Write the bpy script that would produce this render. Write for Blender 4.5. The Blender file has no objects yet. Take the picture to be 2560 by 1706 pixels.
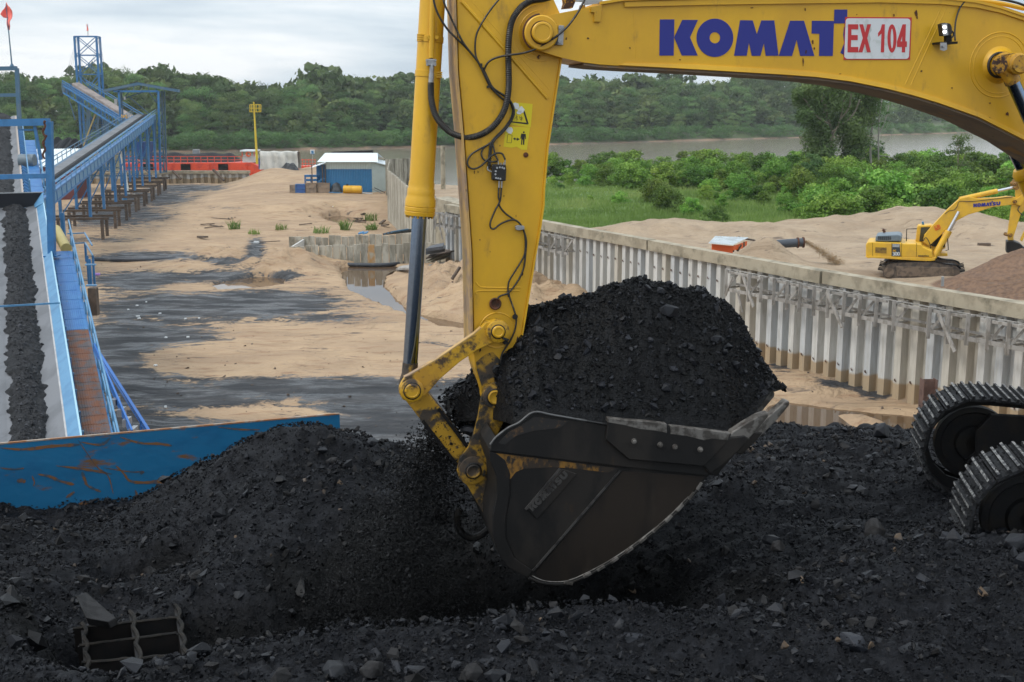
import bpy, bmesh, math, random
import numpy as np
from mathutils import Vector, Matrix
random.seed(7)
RNG = np.random.default_rng(11)
scene = bpy.context.scene
COL = scene.collection
# ---------------------------------------------------------------- camera
CAMZ = 13.0
FPX = 3000.0                       # focal length in photo pixels (2560 wide)
TANP = (853.0 - 275.0) / FPX
PITCH = math.atan(TANP)
cam_data = bpy.data.cameras.new("camera")
cam_data.sensor_width = 36.0
cam_data.lens = 36.0 * FPX / 2560.0
cam_data.clip_start = 0.3
cam_data.clip_end = 9000.0
cam = bpy.data.objects.new("camera", cam_data)
cam.location = (0, 0, CAMZ)
cam.rotation_euler = (math.pi / 2 - PITCH, 0, 0)
COL.objects.link(cam)
scene.camera = cam
cam_data.dof.use_dof = True
cam_data.dof.focus_distance = 11.0
cam_data.dof.aperture_fstop = 9.0
# ---------------------------------------------------------------- world: overcast sky
SUN_EL, SUN_AZ = math.radians(50), math.radians(248)
world = bpy.data.worlds.new("World")
scene.world = world
world.use_nodes = True
nt = world.node_tree
nt.nodes.clear()
N = nt.nodes.new
L = nt.links.new
out = N("ShaderNodeOutputWorld")
bg = N("ShaderNodeBackground")
L(bg.outputs[0], out.inputs[0])
sky = N("ShaderNodeTexSky")
sky.sky_type = 'NISHITA'
sky.sun_disc = False
sky.sun_elevation = SUN_EL
sky.sun_rotation = SUN_AZ
sky.air_density = 1.0
sky.dust_density = 3.0
bg.inputs[1].default_value = 0.10
tc = N("ShaderNodeTexCoord")
sep = N("ShaderNodeSeparateXYZ")
L(tc.outputs['Generated'], sep.inputs[0])
mp = N("ShaderNodeMapping")
mp.inputs['Scale'].default_value = (1.0, 1.0, 6.5)
L(tc.outputs['Generated'], mp.inputs[0])
n1 = N("ShaderNodeTexNoise"); n1.inputs['Scale'].default_value = 2.6; n1.inputs['Detail'].default_value = 7; n1.inputs['Roughness'].default_value = 0.52
n1.inputs['Distortion'].default_value = 0.35
L(mp.outputs[0], n1.inputs['Vector'])
cr = N("ShaderNodeValToRGB")
cr.color_ramp.elements[0].position = 0.38; cr.color_ramp.elements[0].color = (5.0, 6.1, 7.2, 1)
cr.color_ramp.elements[1].position = 0.60; cr.color_ramp.elements[1].color = (10.2, 10.5, 10.7, 1)
e = cr.color_ramp.elements.new(0.49); e.color = (7.4, 8.3, 9.0, 1)
L(n1.outputs[0], cr.inputs[0])
# overcast gradient: brighter towards the zenith, as under an even cloud layer
mr = N("ShaderNodeMapRange")
mr.inputs['From Min'].default_value = 0.0; mr.inputs['From Max'].default_value = 1.0
mr.inputs['To Min'].default_value = 0.92; mr.inputs['To Max'].default_value = 1.75
L(sep.outputs['Z'], mr.inputs['Value'])
mul = N("ShaderNodeVectorMath"); mul.operation = 'SCALE'
L(cr.outputs[0], mul.inputs[0]); L(mr.outputs[0], mul.inputs['Scale'])
mixw = N("ShaderNodeMix"); mixw.data_type = 'RGBA'
mixw.inputs[0].default_value = 0.93
L(sky.outputs[0], mixw.inputs[6]); L(mul.outputs[0], mixw.inputs[7])
L(mixw.outputs[2], bg.inputs[0])
sun_d = bpy.data.lights.new("sun", 'SUN')
sun_d.energy = 1.5
sun_d.angle = math.radians(14)
sun_d.color = (1.0, 0.96, 0.9)
sun = bpy.data.objects.new("sun", sun_d)
COL.objects.link(sun)
sd = Vector((math.sin(SUN_AZ) * math.cos(SUN_EL), math.cos(SUN_AZ) * math.cos(SUN_EL), math.sin(SUN_EL)))
sun.rotation_euler = sd.to_track_quat('Z', 'Y').to_euler()
scene.view_settings.view_transform = 'Standard'
scene.view_settings.look = 'None'
scene.view_settings.exposure = 0.15
scene.view_settings.gamma = 1.0
scene.view_settings.use_curve_mapping = False
scene.render.engine = 'CYCLES'
scene.cycles.max_bounces = 6
scene.cycles.diffuse_bounces = 3
scene.cycles.glossy_bounces = 3
scene.cycles.transparent_max_bounces = 6
scene.cycles.volume_bounces = 0
# ---------------------------------------------------------------- survey helpers: photo pixel -> point of the place
CP, SP = math.cos(PITCH), math.sin(PITCH)
CAM = np.array([0, 0, CAMZ])
def ray(px, py):
 u = (px - 1280.0) / FPX; v = (853.0 - py) / FPX
 return np.array([u, CP + v * SP, -SP + v * CP])
def onY(px, py, Y):
 d = ray(px, py); return CAM + d * (Y / d[1])
def onZ(px, py, z=0.0):
 d = ray(px, py); return CAM + d * ((z - CAMZ) / d[2])
def onP(px, py, p0, n):
 d = ray(px, py); return CAM + d * (np.dot(np.asarray(p0) - CAM, n) / np.dot(d, n))
def proj(P):
 P = np.asarray(P, float)
 x = P[..., 0]; y = P[..., 1]; z = P[..., 2] - CAMZ
 zc = y * CP - z * SP
 yc = y * SP + z * CP
 return 1280 + FPX * x / zc, 853 - FPX * yc / zc
# ---------------------------------------------------------------- noise
def _hash(ix, iy, seed):
 h = (ix.astype(np.int64) * 374761393 + iy.astype(np.int64) * 668265263 + seed * 1442695041) & 0x7fffffff
 h = ((h ^ (h >> 13)) * 1274126177) & 0x7fffffff
 return ((h ^ (h >> 16)) & 0xffff) / 65535.0
def vnoise(x, y, seed=0):
 x = np.asarray(x, float); y = np.asarray(y, float)
 ix = np.floor(x); iy = np.floor(y)
 fx = x - ix; fy = y - iy
 fx = fx * fx * (3 - 2 * fx); fy = fy * fy * (3 - 2 * fy)
 ix = ix.astype(np.int64); iy = iy.astype(np.int64)
 a = _hash(ix, iy, seed); b = _hash(ix + 1, iy, seed); c = _hash(ix, iy + 1, seed); d = _hash(ix + 1, iy + 1, seed)
 return (a * (1 - fx) + b * fx) * (1 - fy) + (c * (1 - fx) + d * fx) * fy
def fbm(x, y, octv=4, seed=0, rough=0.5):
 s = 0; a = 1; t = 0
 for o in range(octv):
  s = s + a * (vnoise(x * 2 ** o + 17.3 * o, y * 2 ** o - 9.1 * o, seed + o) - 0.5); t += a; a *= rough
 return s / t * 2
def inpoly(x, y, poly):
 poly = np.asarray(poly, float); r = np.zeros(np.shape(x), bool); n = len(poly); j = n - 1
 for i in range(n):
  xi, yi = poly[i][:2]; xj, yj = poly[j][:2]
  c = ((yi > y) != (yj > y)) & (x < (xj - xi) * (y - yi) / (yj - yi + 1e-12) + xi)
  r ^= c; j = i
 return r
def segdist(x, y, poly, closed=True):
 poly = np.asarray(poly, float); n = len(poly); best = np.full(np.shape(x), 1e9)
 for i in range(n if closed else n - 1):
  ax, ay = poly[i][:2]; bx, by = poly[(i + 1) % n][:2]
  dx, dy = bx - ax, by - ay
  t = np.clip(((x - ax) * dx + (y - ay) * dy) / (dx * dx + dy * dy + 1e-12), 0, 1)
  best = np.minimum(best, np.hypot(x - ax - t * dx, y - ay - t * dy))
 return best
def sst(a, b, x):
 t = np.clip((x - a) / (b - a), 0, 1); return t * t * (3 - 2 * t)
# ---------------------------------------------------------------- materials
MATS = {}
def mat(name, color, rough=0.6, metal=0.0, var=0.0, vscale=4.0, color2=None, fac=(0.45, 0.6), dirt=None, dscale=6.0, dfac=(0.55, 0.7),
  bump=0.0, bscale=30.0, spec=0.5, stretch=(1, 1, 1), emis=None, rndv=0.0, coat=0.0, dirt2=None, d2fac=(0.6, 0.65), d2scale=20.0, d2stretch=(1, 1, 1), bump2=0.0, b2scale=5.0, objc=False):
 m = bpy.data.materials.new(name); m.use_nodes = True
 t = m.node_tree; nn = t.nodes; ll = t.links
 b = nn['Principled BSDF']
 b.inputs['Roughness'].default_value = rough
 b.inputs['Metallic'].default_value = metal
 b.inputs['Specular IOR Level'].default_value = spec
 b.inputs['Coat Weight'].default_value = coat
 b.inputs['Coat Roughness'].default_value = 0.25
 geo = nn.new('ShaderNodeNewGeometry') if not objc else nn.new('ShaderNodeTexCoord')
 pos = geo.outputs['Position'] if not objc else geo.outputs['Object']
 def noise(scale, st=(1, 1, 1), detail=5, rough_=0.6):
  mpn = nn.new('ShaderNodeMapping'); mpn.inputs['Scale'].default_value = st
  ll.new(pos, mpn.inputs[0])
  n = nn.new('ShaderNodeTexNoise'); n.inputs['Scale'].default_value = scale
  n.inputs['Detail'].default_value = detail; n.inputs['Roughness'].default_value = rough_
  ll.new(mpn.outputs[0], n.inputs['Vector']); return n
 def mixc(f, a, bb):
  mx = nn.new('ShaderNodeMix'); mx.data_type = 'RGBA'
  if f is not None: ll.new(f, mx.inputs[0])
  for s, v in ((6, a), (7, bb)):
   if isinstance(v, (tuple, list)): mx.inputs[s].default_value = (*v[:3], 1)
   else: ll.new(v, mx.inputs[s])
  return mx
 def ramp(src, lo, hi):
  r = nn.new('ShaderNodeMapRange'); r.inputs['From Min'].default_value = lo; r.inputs['From Max'].default_value = hi
  r.interpolation_type = 'SMOOTHSTEP'
  ll.new(src, r.inputs['Value']); return r.outputs[0]
 cur = color
 if color2 is not None:
  n = noise(vscale, stretch)
  cur = mixc(ramp(n.outputs[0], *fac), cur, color2).outputs[2]
 if dirt is not None:
  n = noise(dscale, stretch, 8, 0.65)
  cur = mixc(ramp(n.outputs[0], *dfac), cur, dirt).outputs[2]
 if dirt2 is not None:
  n = noise(d2scale, d2stretch, 8, 0.7)
  cur = mixc(ramp(n.outputs[0], *d2fac), cur, dirt2).outputs[2]
 if var > 0 or rndv > 0:
  hsv = nn.new('ShaderNodeHueSaturation')
  if isinstance(cur, (tuple, list)): hsv.inputs['Color'].default_value = (*cur[:3], 1)
  else: ll.new(cur, hsv.inputs['Color'])
  if rndv > 0:
   oi = nn.new('ShaderNodeObjectInfo')
   r = nn.new('ShaderNodeMapRange'); r.inputs['To Min'].default_value = 1 - rndv; r.inputs['To Max'].default_value = 1 + rndv
   ll.new(oi.outputs['Random'], r.inputs['Value'])
  if var > 0:
   n = noise(vscale * 2.7, (1, 1, 1), 6, 0.7)
   r2 = nn.new('ShaderNodeMapRange'); r2.inputs['From Min'].default_value = 0.3; r2.inputs['From Max'].default_value = 0.7
   r2.inputs['To Min'].default_value = 1 - var; r2.inputs['To Max'].default_value = 1 + var
   ll.new(n.outputs[0], r2.inputs['Value'])
   if rndv > 0:
    mm = nn.new('ShaderNodeMath'); mm.operation = 'MULTIPLY'
    ll.new(r.outputs[0], mm.inputs[0]); ll.new(r2.outputs[0], mm.inputs[1]); ll.new(mm.outputs[0], hsv.inputs['Value'])
   else: ll.new(r2.outputs[0], hsv.inputs['Value'])
  else: ll.new(r.outputs[0], hsv.inputs['Value'])
  cur = hsv.outputs[0]
 if isinstance(cur, (tuple, list)): b.inputs['Base Color'].default_value = (*cur[:3], 1)
 else: ll.new(cur, b.inputs['Base Color'])
 last = None
 if bump > 0:
  n = noise(bscale, (1, 1, 1), 6, 0.65)
  bp = nn.new('ShaderNodeBump'); bp.inputs['Strength'].default_value = bump; bp.inputs['Distance'].default_value = 0.6 / bscale
  ll.new(n.outputs[0], bp.inputs['Height']); last = bp
 if bump2 > 0:
  n = noise(b2scale, (1, 1, 1), 4, 0.6)
  bp = nn.new('ShaderNodeBump'); bp.inputs['Strength'].default_value = bump2; bp.inputs['Distance'].default_value = 0.6 / b2scale
  ll.new(n.outputs[0], bp.inputs['Height'])
  if last: ll.new(last.outputs[0], bp.inputs['Normal'])
  last = bp
 if last: ll.new(last.outputs[0], b.inputs['Normal'])
 if emis is not None:
  b.inputs['Emission Color'].default_value = (*emis[0], 1); b.inputs['Emission Strength'].default_value = emis[1]
 MATS[name] = m
 return m
YEL = (0.68, 0.385, 0.011)
M = {}
M['yellow'] = mat('yellow_paint', YEL, 0.42, color2=(0.60, 0.33, 0.014), vscale=1.3, fac=(.38, .68), dirt=(0.30, 0.17, 0.03), dscale=5, dfac=(0.56, 0.80), stretch=(1, 1, .45), bump=0.05, bscale=60, dirt2=(0.06, 0.028, 0.012), d2scale=16, d2fac=(0.735, 0.76), var=0.04)
M['yellow_worn'] = mat('worn_yellow_paint', (0.52, 0.29, 0.014), 0.5, color2=(0.42, 0.22, 0.02), vscale=4, dirt=(0.05, 0.033, 0.02), dscale=6, dfac=(0.50, 0.62), dirt2=(0.12, 0.05, 0.02), d2scale=24, d2fac=(0.58, 0.68), bump=0.2, bscale=50)
M['yellow_dirty'] = mat('coal_stained_yellow_paint', (0.38, 0.21, 0.015), 0.6, color2=(0.06, 0.042, 0.028), vscale=5, fac=(0.44, 0.56), dirt=(0.02, 0.018, 0.016), dscale=9, dfac=(0.47, 0.6), bump=0.3, bscale=45)
M['pale_side'] = mat('pale_dusty_yellow_steel', (0.48, 0.30, 0.10), 0.6, color2=(0.30, 0.2, 0.12), vscale=3, dirt=(0.10, 0.06, 0.04), dscale=9, dfac=(0.62, 0.75))
M['rust'] = mat('rusty_steel', (0.10, 0.035, 0.015), 0.85, color2=(0.045, 0.02, 0.012), vscale=12, bump=0.5, bscale=80)
M['rustyel'] = mat('rust_on_yellow_steel', (0.40, 0.20, 0.015), 0.75, color2=(0.045, 0.02, 0.012), vscale=26, fac=(0.45, 0.52), bump=0.5, bscale=80)
M['chrome'] = mat('blue_grey_chrome_rod', (0.19, 0.26, 0.37), 0.16, 1.0, var=0.1, vscale=8)
M['steel'] = mat('grey_steel', (0.35, 0.36, 0.37), 0.45, 0.7, var=0.15, vscale=20)
M['hose'] = mat('black_rubber_hose', (0.018, 0.018, 0.018), 0.5, dirt=(0.09, 0.075, 0.055), dscale=22, dfac=(0.52, 0.68))
M['black'] = mat('black_plastic', (0.012, 0.012, 0.013), 0.5, bump=0.2, bscale=60)
M['blueprint'] = mat('blue_print', (0.010, 0.018, 0.22), 0.45, dirt=(0.10, 0.07, 0.03), dscale=14, dfac=(0.66, 0.72))
M['redprint'] = mat('red_print', (0.50, 0.025, 0.03), 0.5)
M['orangeprint'] = mat('orange_print', (0.70, 0.10, 0.02), 0.5)
M['whiteplate'] = mat('white_plate', (0.62, 0.65, 0.67), 0.5, color2=(0.5, 0.54, 0.53), vscale=12, fac=(0.5, 0.7))
M['sticker'] = mat('yellow_sticker', (0.68, 0.55, 0.01), 0.5)
M['blackprint'] = mat('black_print', (0.015, 0.015, 0.015), 0.6)
M['paper'] = mat('torn_white_paper', (0.7, 0.72, 0.72), 0.8, var=0.1, vscale=40)
M['bucket'] = mat('blackened_bucket_steel', (0.011, 0.0105, 0.0105), 0.5, 0.1, spec=.3, color2=(0.022, 0.019, 0.017), vscale=2.2, dirt=(0.06, 0.034, 0.015), dscale=5, dfac=(0.62, 0.78), bump=0.12, bscale=40, stretch=(1, 1, 0.45))
M['bucket_rust'] = mat('bucket_steel_with_worn_yellow', (0.03, 0.02, 0.013), 0.6, 0.1, color2=(0.24, 0.115, 0.016), vscale=5, fac=(0.42, 0.56), dirt=(0.012, 0.011, 0.011), dscale=14, dfac=(0.48, 0.6), bump=0.2, bscale=60, stretch=(1, 1, 0.6))
M['wornsteel'] = mat('scoured_steel', (0.16, 0.15, 0.138), 0.5, 0.3, color2=(0.06, 0.054, 0.048), vscale=9, dirt=(0.05, 0.04, 0.035), dscale=12, dfac=(0.52, 0.66), bump=0.3, bscale=50)
M['darksteel'] = mat('dark_undercarriage_steel', (0.008, 0.008, 0.009), 0.55, 0.2, spec=.25, color2=(0.014, 0.012, 0.010), vscale=5, bump=0.25, bscale=30)
M['shoe'] = mat('coal_dusted_track_shoe', (0.007, 0.0073, 0.0082), 0.65, 0.0, spec=.2, color2=(0.02, 0.021, 0.024), vscale=22, bump=0.8, bscale=40)
M['grouser'] = mat('bare_grouser_edge', (0.20, 0.20, 0.195), 0.7, 0.0, color2=(0.025, 0.025, 0.028), vscale=17, fac=(0.42, 0.54), bump=0.4, bscale=50)
M['led'] = mat('lit_lamp_lens', (0.9, 0.9, 0.9), 0.3, emis=((1, 1, 0.98), 2.0))
M['blue'] = mat('blue_painted_steel', (0.028, 0.155, 0.36), 0.5, color2=(0.024, 0.13, 0.30), vscale=2, dirt=(0.10, 0.09, 0.08), dscale=5, dfac=(0.62, 0.78))
M['bluelight'] = mat('pale_blue_painted_steel', (0.085, 0.235, 0.40), 0.45, color2=(0.06, 0.19, 0.35), vscale=1.5, dirt=(0.3, 0.36, 0.4), dscale=6, dfac=(0.6, 0.8))
M['bluegrate'] = mat('bright_blue_walkway_plate', (0.018, 0.13, 0.36), 0.5, color2=(0.03, 0.16, 0.38), vscale=3, dirt=(0.16, 0.07, 0.03), dscale=4, dfac=(0.64, 0.72))
M['rustgrate'] = mat('rusted_walkway_plate', (0.15, 0.055, 0.025), 0.75, color2=(0.085, 0.075, 0.08), vscale=2, fac=(0.42, 0.58), dirt=(0.07, 0.11, 0.17), dscale=1.6, dfac=(0.60, 0.70), bump=0.4, bscale=40)
M['bluegrey'] = mat('weathered_blue_grey_steel', (0.055, 0.13, 0.21), 0.6, color2=(0.09, 0.15, 0.2), vscale=0.7)
M['plate'] = None
M['belt'] = mat('grey_conveyor_belt', (0.145, 0.15, 0.163), 0.6, color2=(0.105, 0.11, 0.12), vscale=1.2, stretch=(1, 0.3, 0.3), dirt=(0.12, 0.12, 0.125), dscale=3, dfac=(0.6, 0.8))
M['coal'] = mat('coal', (0.0052, 0.0058, 0.0078), 0.6, spec=0.13, color2=(0.0115, 0.0126, 0.016), vscale=9, bump=1.0, bscale=55, bump2=0.7, b2scale=16, dirt=(0.015, 0.0145, 0.0148), dscale=3.0, dfac=(0.60, 0.80))
M['coallump'] = mat('coal_lump', (0.010, 0.0112, 0.0145), 0.5, spec=0.22, color2=(0.021, 0.023, 0.029), vscale=3, bump=0.5, bscale=60, rndv=0.25)
M['coalgrey'] = mat('dusty_grey_coal_stone', (0.026, 0.0255, 0.0265), 0.75, spec=0.15, color2=(0.015, 0.0145, 0.015), vscale=8, bump=0.5, bscale=40, rndv=0.25)
M['stonebrown'] = mat('brown_stone', (0.075, 0.05, 0.03), 0.8, color2=(0.06, 0.048, 0.04), vscale=10, bump=0.4, bscale=40, rndv=0.25)
M['concrete'] = mat('weathered_concrete', (0.35, 0.305, 0.225), 0.85, color2=(0.25, 0.215, 0.155), vscale=0.9, dirt=(0.10, 0.09, 0.06), dscale=0.8, dfac=(0.50, 0.72), bump=0.3, bscale=12, dirt2=(0.42, 0.39, 0.32), d2scale=3, d2fac=(0.6, 0.75))
M['oldconc'] = mat('grimy_concrete_pile', (0.42, 0.39, 0.325), .85, color2=(.27, .25, .2), vscale=1.2, stretch=(1, 1, .3), dirt=(.13, .115, .085), dscale=1.6, dfac=(.48, .75), rndv=.16)
M['timber'] = mat('grey_weathered_timber', (0.30, 0.285, 0.265), 0.85, color2=(0.19, 0.175, 0.155), vscale=4, stretch=(1, 1, 0.4), rndv=0.2)
M['timberdark'] = mat('dark_rusty_timber', (0.10, 0.07, 0.05), 0.85, color2=(0.06, 0.045, 0.035), vscale=2, rndv=0.2)
M['roofwhite'] = mat('white_metal_sheet', (0.66, 0.72, 0.74), 0.4, var=0.06, vscale=0.5)
M['shedblue'] = mat('blue_corrugated_sheet', (0.03, 0.17, 0.36), 0.5, var=0.08, vscale=0.5)
M['shedwhite'] = mat('pale_green_grey_corrugated_sheet', (0.50, 0.58, 0.56), 0.5, var=0.08, vscale=0.5)
M['tarp'] = mat('grey_white_tarpaulin', (0.50, 0.49, 0.45), 0.7, color2=(0.38, 0.375, 0.34), vscale=0.5, bump=0.3, bscale=2)
M['tarpdark'] = mat('dark_net_cover', (0.03, 0.035, 0.04), 0.8, color2=(0.08, 0.085, 0.09), vscale=2)
M['red'] = mat('orange_red_painted_steel', (0.72, 0.075, 0.025), 0.5, color2=(0.58, 0.06, 0.03), vscale=0.7)
M['mastyellow'] = mat('yellow_mast_paint', (0.62, 0.45, 0.03), 0.5)
M['crate'] = mat('tan_wooden_crate', (0.28, 0.21, 0.15), 0.8, color2=(0.2, 0.155, 0.12), vscale=2)
M['bluetarp'] = mat('blue_sheet', (0.035, 0.10, 0.30), 0.6, color2=(0.03, 0.07, 0.2), vscale=1.2)
M['net'] = mat('pale_green_net', (0.26, 0.28, 0.20), 0.8, color2=(0.14, 0.13, 0.10), vscale=1.5)
M['drum'] = mat('yellow_plastic_tank', (0.66, 0.36, 0.02), 0.45)
M['pipe'] = mat('black_plastic_pipe', (0.035, 0.04, 0.05), 0.45, dirt=(0.12, 0.12, 0.12), dscale=1.5, dfac=(0.55, 0.75))
M['bird'] = mat('white_plumage', (0.8, 0.8, 0.78), 0.7)
M['pvc'] = mat('pale_plastic_pipe', (0.55, 0.55, 0.5), 0.5)
M['bamboo'] = mat('yellow_bamboo', (0.38, 0.30, 0.12), 0.6)
M['flag'] = mat('coral_red_flag_cloth', (0.78, 0.17, 0.14), 0.7)
M['glass'] = mat('dark_cab_glass', (0.02, 0.03, 0.03), 0.08, spec=0.8)
M['exyellow'] = mat('small_excavator_yellow', (0.68, 0.40, 0.025), 0.45, color2=(0.60, 0.35, 0.035), vscale=1.5)
M['hood'] = mat('grey_engine_hood', (0.13, 0.17, 0.20), 0.5)
M['dustytrack'] = mat('sand_dusted_track', (0.10, 0.075, 0.055), 0.8, color2=(0.05, 0.04, 0.035), vscale=3)
M['trunk'] = mat('pale_bark', (0.20, 0.17, 0.13), 0.9, var=0.2, vscale=3)
M['orange'] = mat('orange_sheet', (0.72, 0.12, 0.02), 0.6)
def add_pit_shade(m):  # mixes painted shade into the coal base colour, near black where masked
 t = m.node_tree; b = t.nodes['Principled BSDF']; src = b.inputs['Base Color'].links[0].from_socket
 a = t.nodes.new('ShaderNodeAttribute'); a.attribute_name = 'pit_shade'; mx = t.nodes.new('ShaderNodeMix'); mx.data_type = 'RGBA'
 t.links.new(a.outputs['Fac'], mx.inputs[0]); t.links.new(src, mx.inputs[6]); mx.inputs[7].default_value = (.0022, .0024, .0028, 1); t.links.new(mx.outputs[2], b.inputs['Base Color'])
for k_ in ('coal', 'coallump', 'coalgrey'): add_pit_shade(M[k_])
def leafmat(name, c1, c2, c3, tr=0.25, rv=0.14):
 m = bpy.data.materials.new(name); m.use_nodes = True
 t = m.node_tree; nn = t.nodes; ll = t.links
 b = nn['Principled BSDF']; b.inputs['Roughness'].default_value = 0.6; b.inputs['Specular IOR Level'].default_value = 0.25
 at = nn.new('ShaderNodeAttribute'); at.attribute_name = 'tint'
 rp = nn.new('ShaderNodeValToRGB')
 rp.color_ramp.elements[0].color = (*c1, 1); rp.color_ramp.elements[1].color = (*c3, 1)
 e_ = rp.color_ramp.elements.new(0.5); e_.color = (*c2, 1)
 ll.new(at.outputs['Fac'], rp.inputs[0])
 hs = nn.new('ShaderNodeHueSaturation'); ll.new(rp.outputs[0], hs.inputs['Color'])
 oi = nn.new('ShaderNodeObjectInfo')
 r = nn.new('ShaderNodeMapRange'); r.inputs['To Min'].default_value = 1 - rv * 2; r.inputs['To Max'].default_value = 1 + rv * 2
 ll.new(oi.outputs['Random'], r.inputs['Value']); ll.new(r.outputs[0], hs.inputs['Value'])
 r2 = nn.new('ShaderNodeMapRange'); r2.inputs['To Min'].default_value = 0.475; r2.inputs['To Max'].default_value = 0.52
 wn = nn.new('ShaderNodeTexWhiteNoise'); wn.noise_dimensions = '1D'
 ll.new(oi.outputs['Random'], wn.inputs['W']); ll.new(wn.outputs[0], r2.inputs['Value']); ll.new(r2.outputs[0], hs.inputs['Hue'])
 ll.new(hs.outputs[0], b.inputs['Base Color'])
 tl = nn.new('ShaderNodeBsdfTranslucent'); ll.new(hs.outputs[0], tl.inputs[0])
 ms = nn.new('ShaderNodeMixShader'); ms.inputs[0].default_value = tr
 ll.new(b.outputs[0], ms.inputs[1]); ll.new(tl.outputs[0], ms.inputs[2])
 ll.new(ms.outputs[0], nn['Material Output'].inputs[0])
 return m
M['leaf_far'] = leafmat('forest_foliage', (0.035, 0.078, 0.024), (0.075, 0.145, 0.04), (0.18, 0.26, 0.08), 0.25, 0.28)
M['leaf_bank'] = leafmat('bank_shrub_foliage', (0.06, 0.115, 0.035), (0.10, 0.19, 0.055), (0.17, 0.26, 0.08), 0.3, 0.15)
M['leaf_near'] = leafmat('bright_shrub_foliage', (0.045, 0.11, 0.018), (0.13, 0.25, 0.035), (0.28, 0.42, 0.08), 0.25, 0.24)
M['leaf_dark'] = leafmat('dark_tree_foliage', (0.03, 0.07, 0.02), (0.06, 0.12, 0.035), (0.12, 0.19, 0.06), 0.2, 0.1)
M['grassblade'] = leafmat('tall_grass', (0.12, 0.21, 0.05), (0.17, 0.28, 0.07), (0.26, 0.34, 0.11), 0.4, 0.1)
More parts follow.
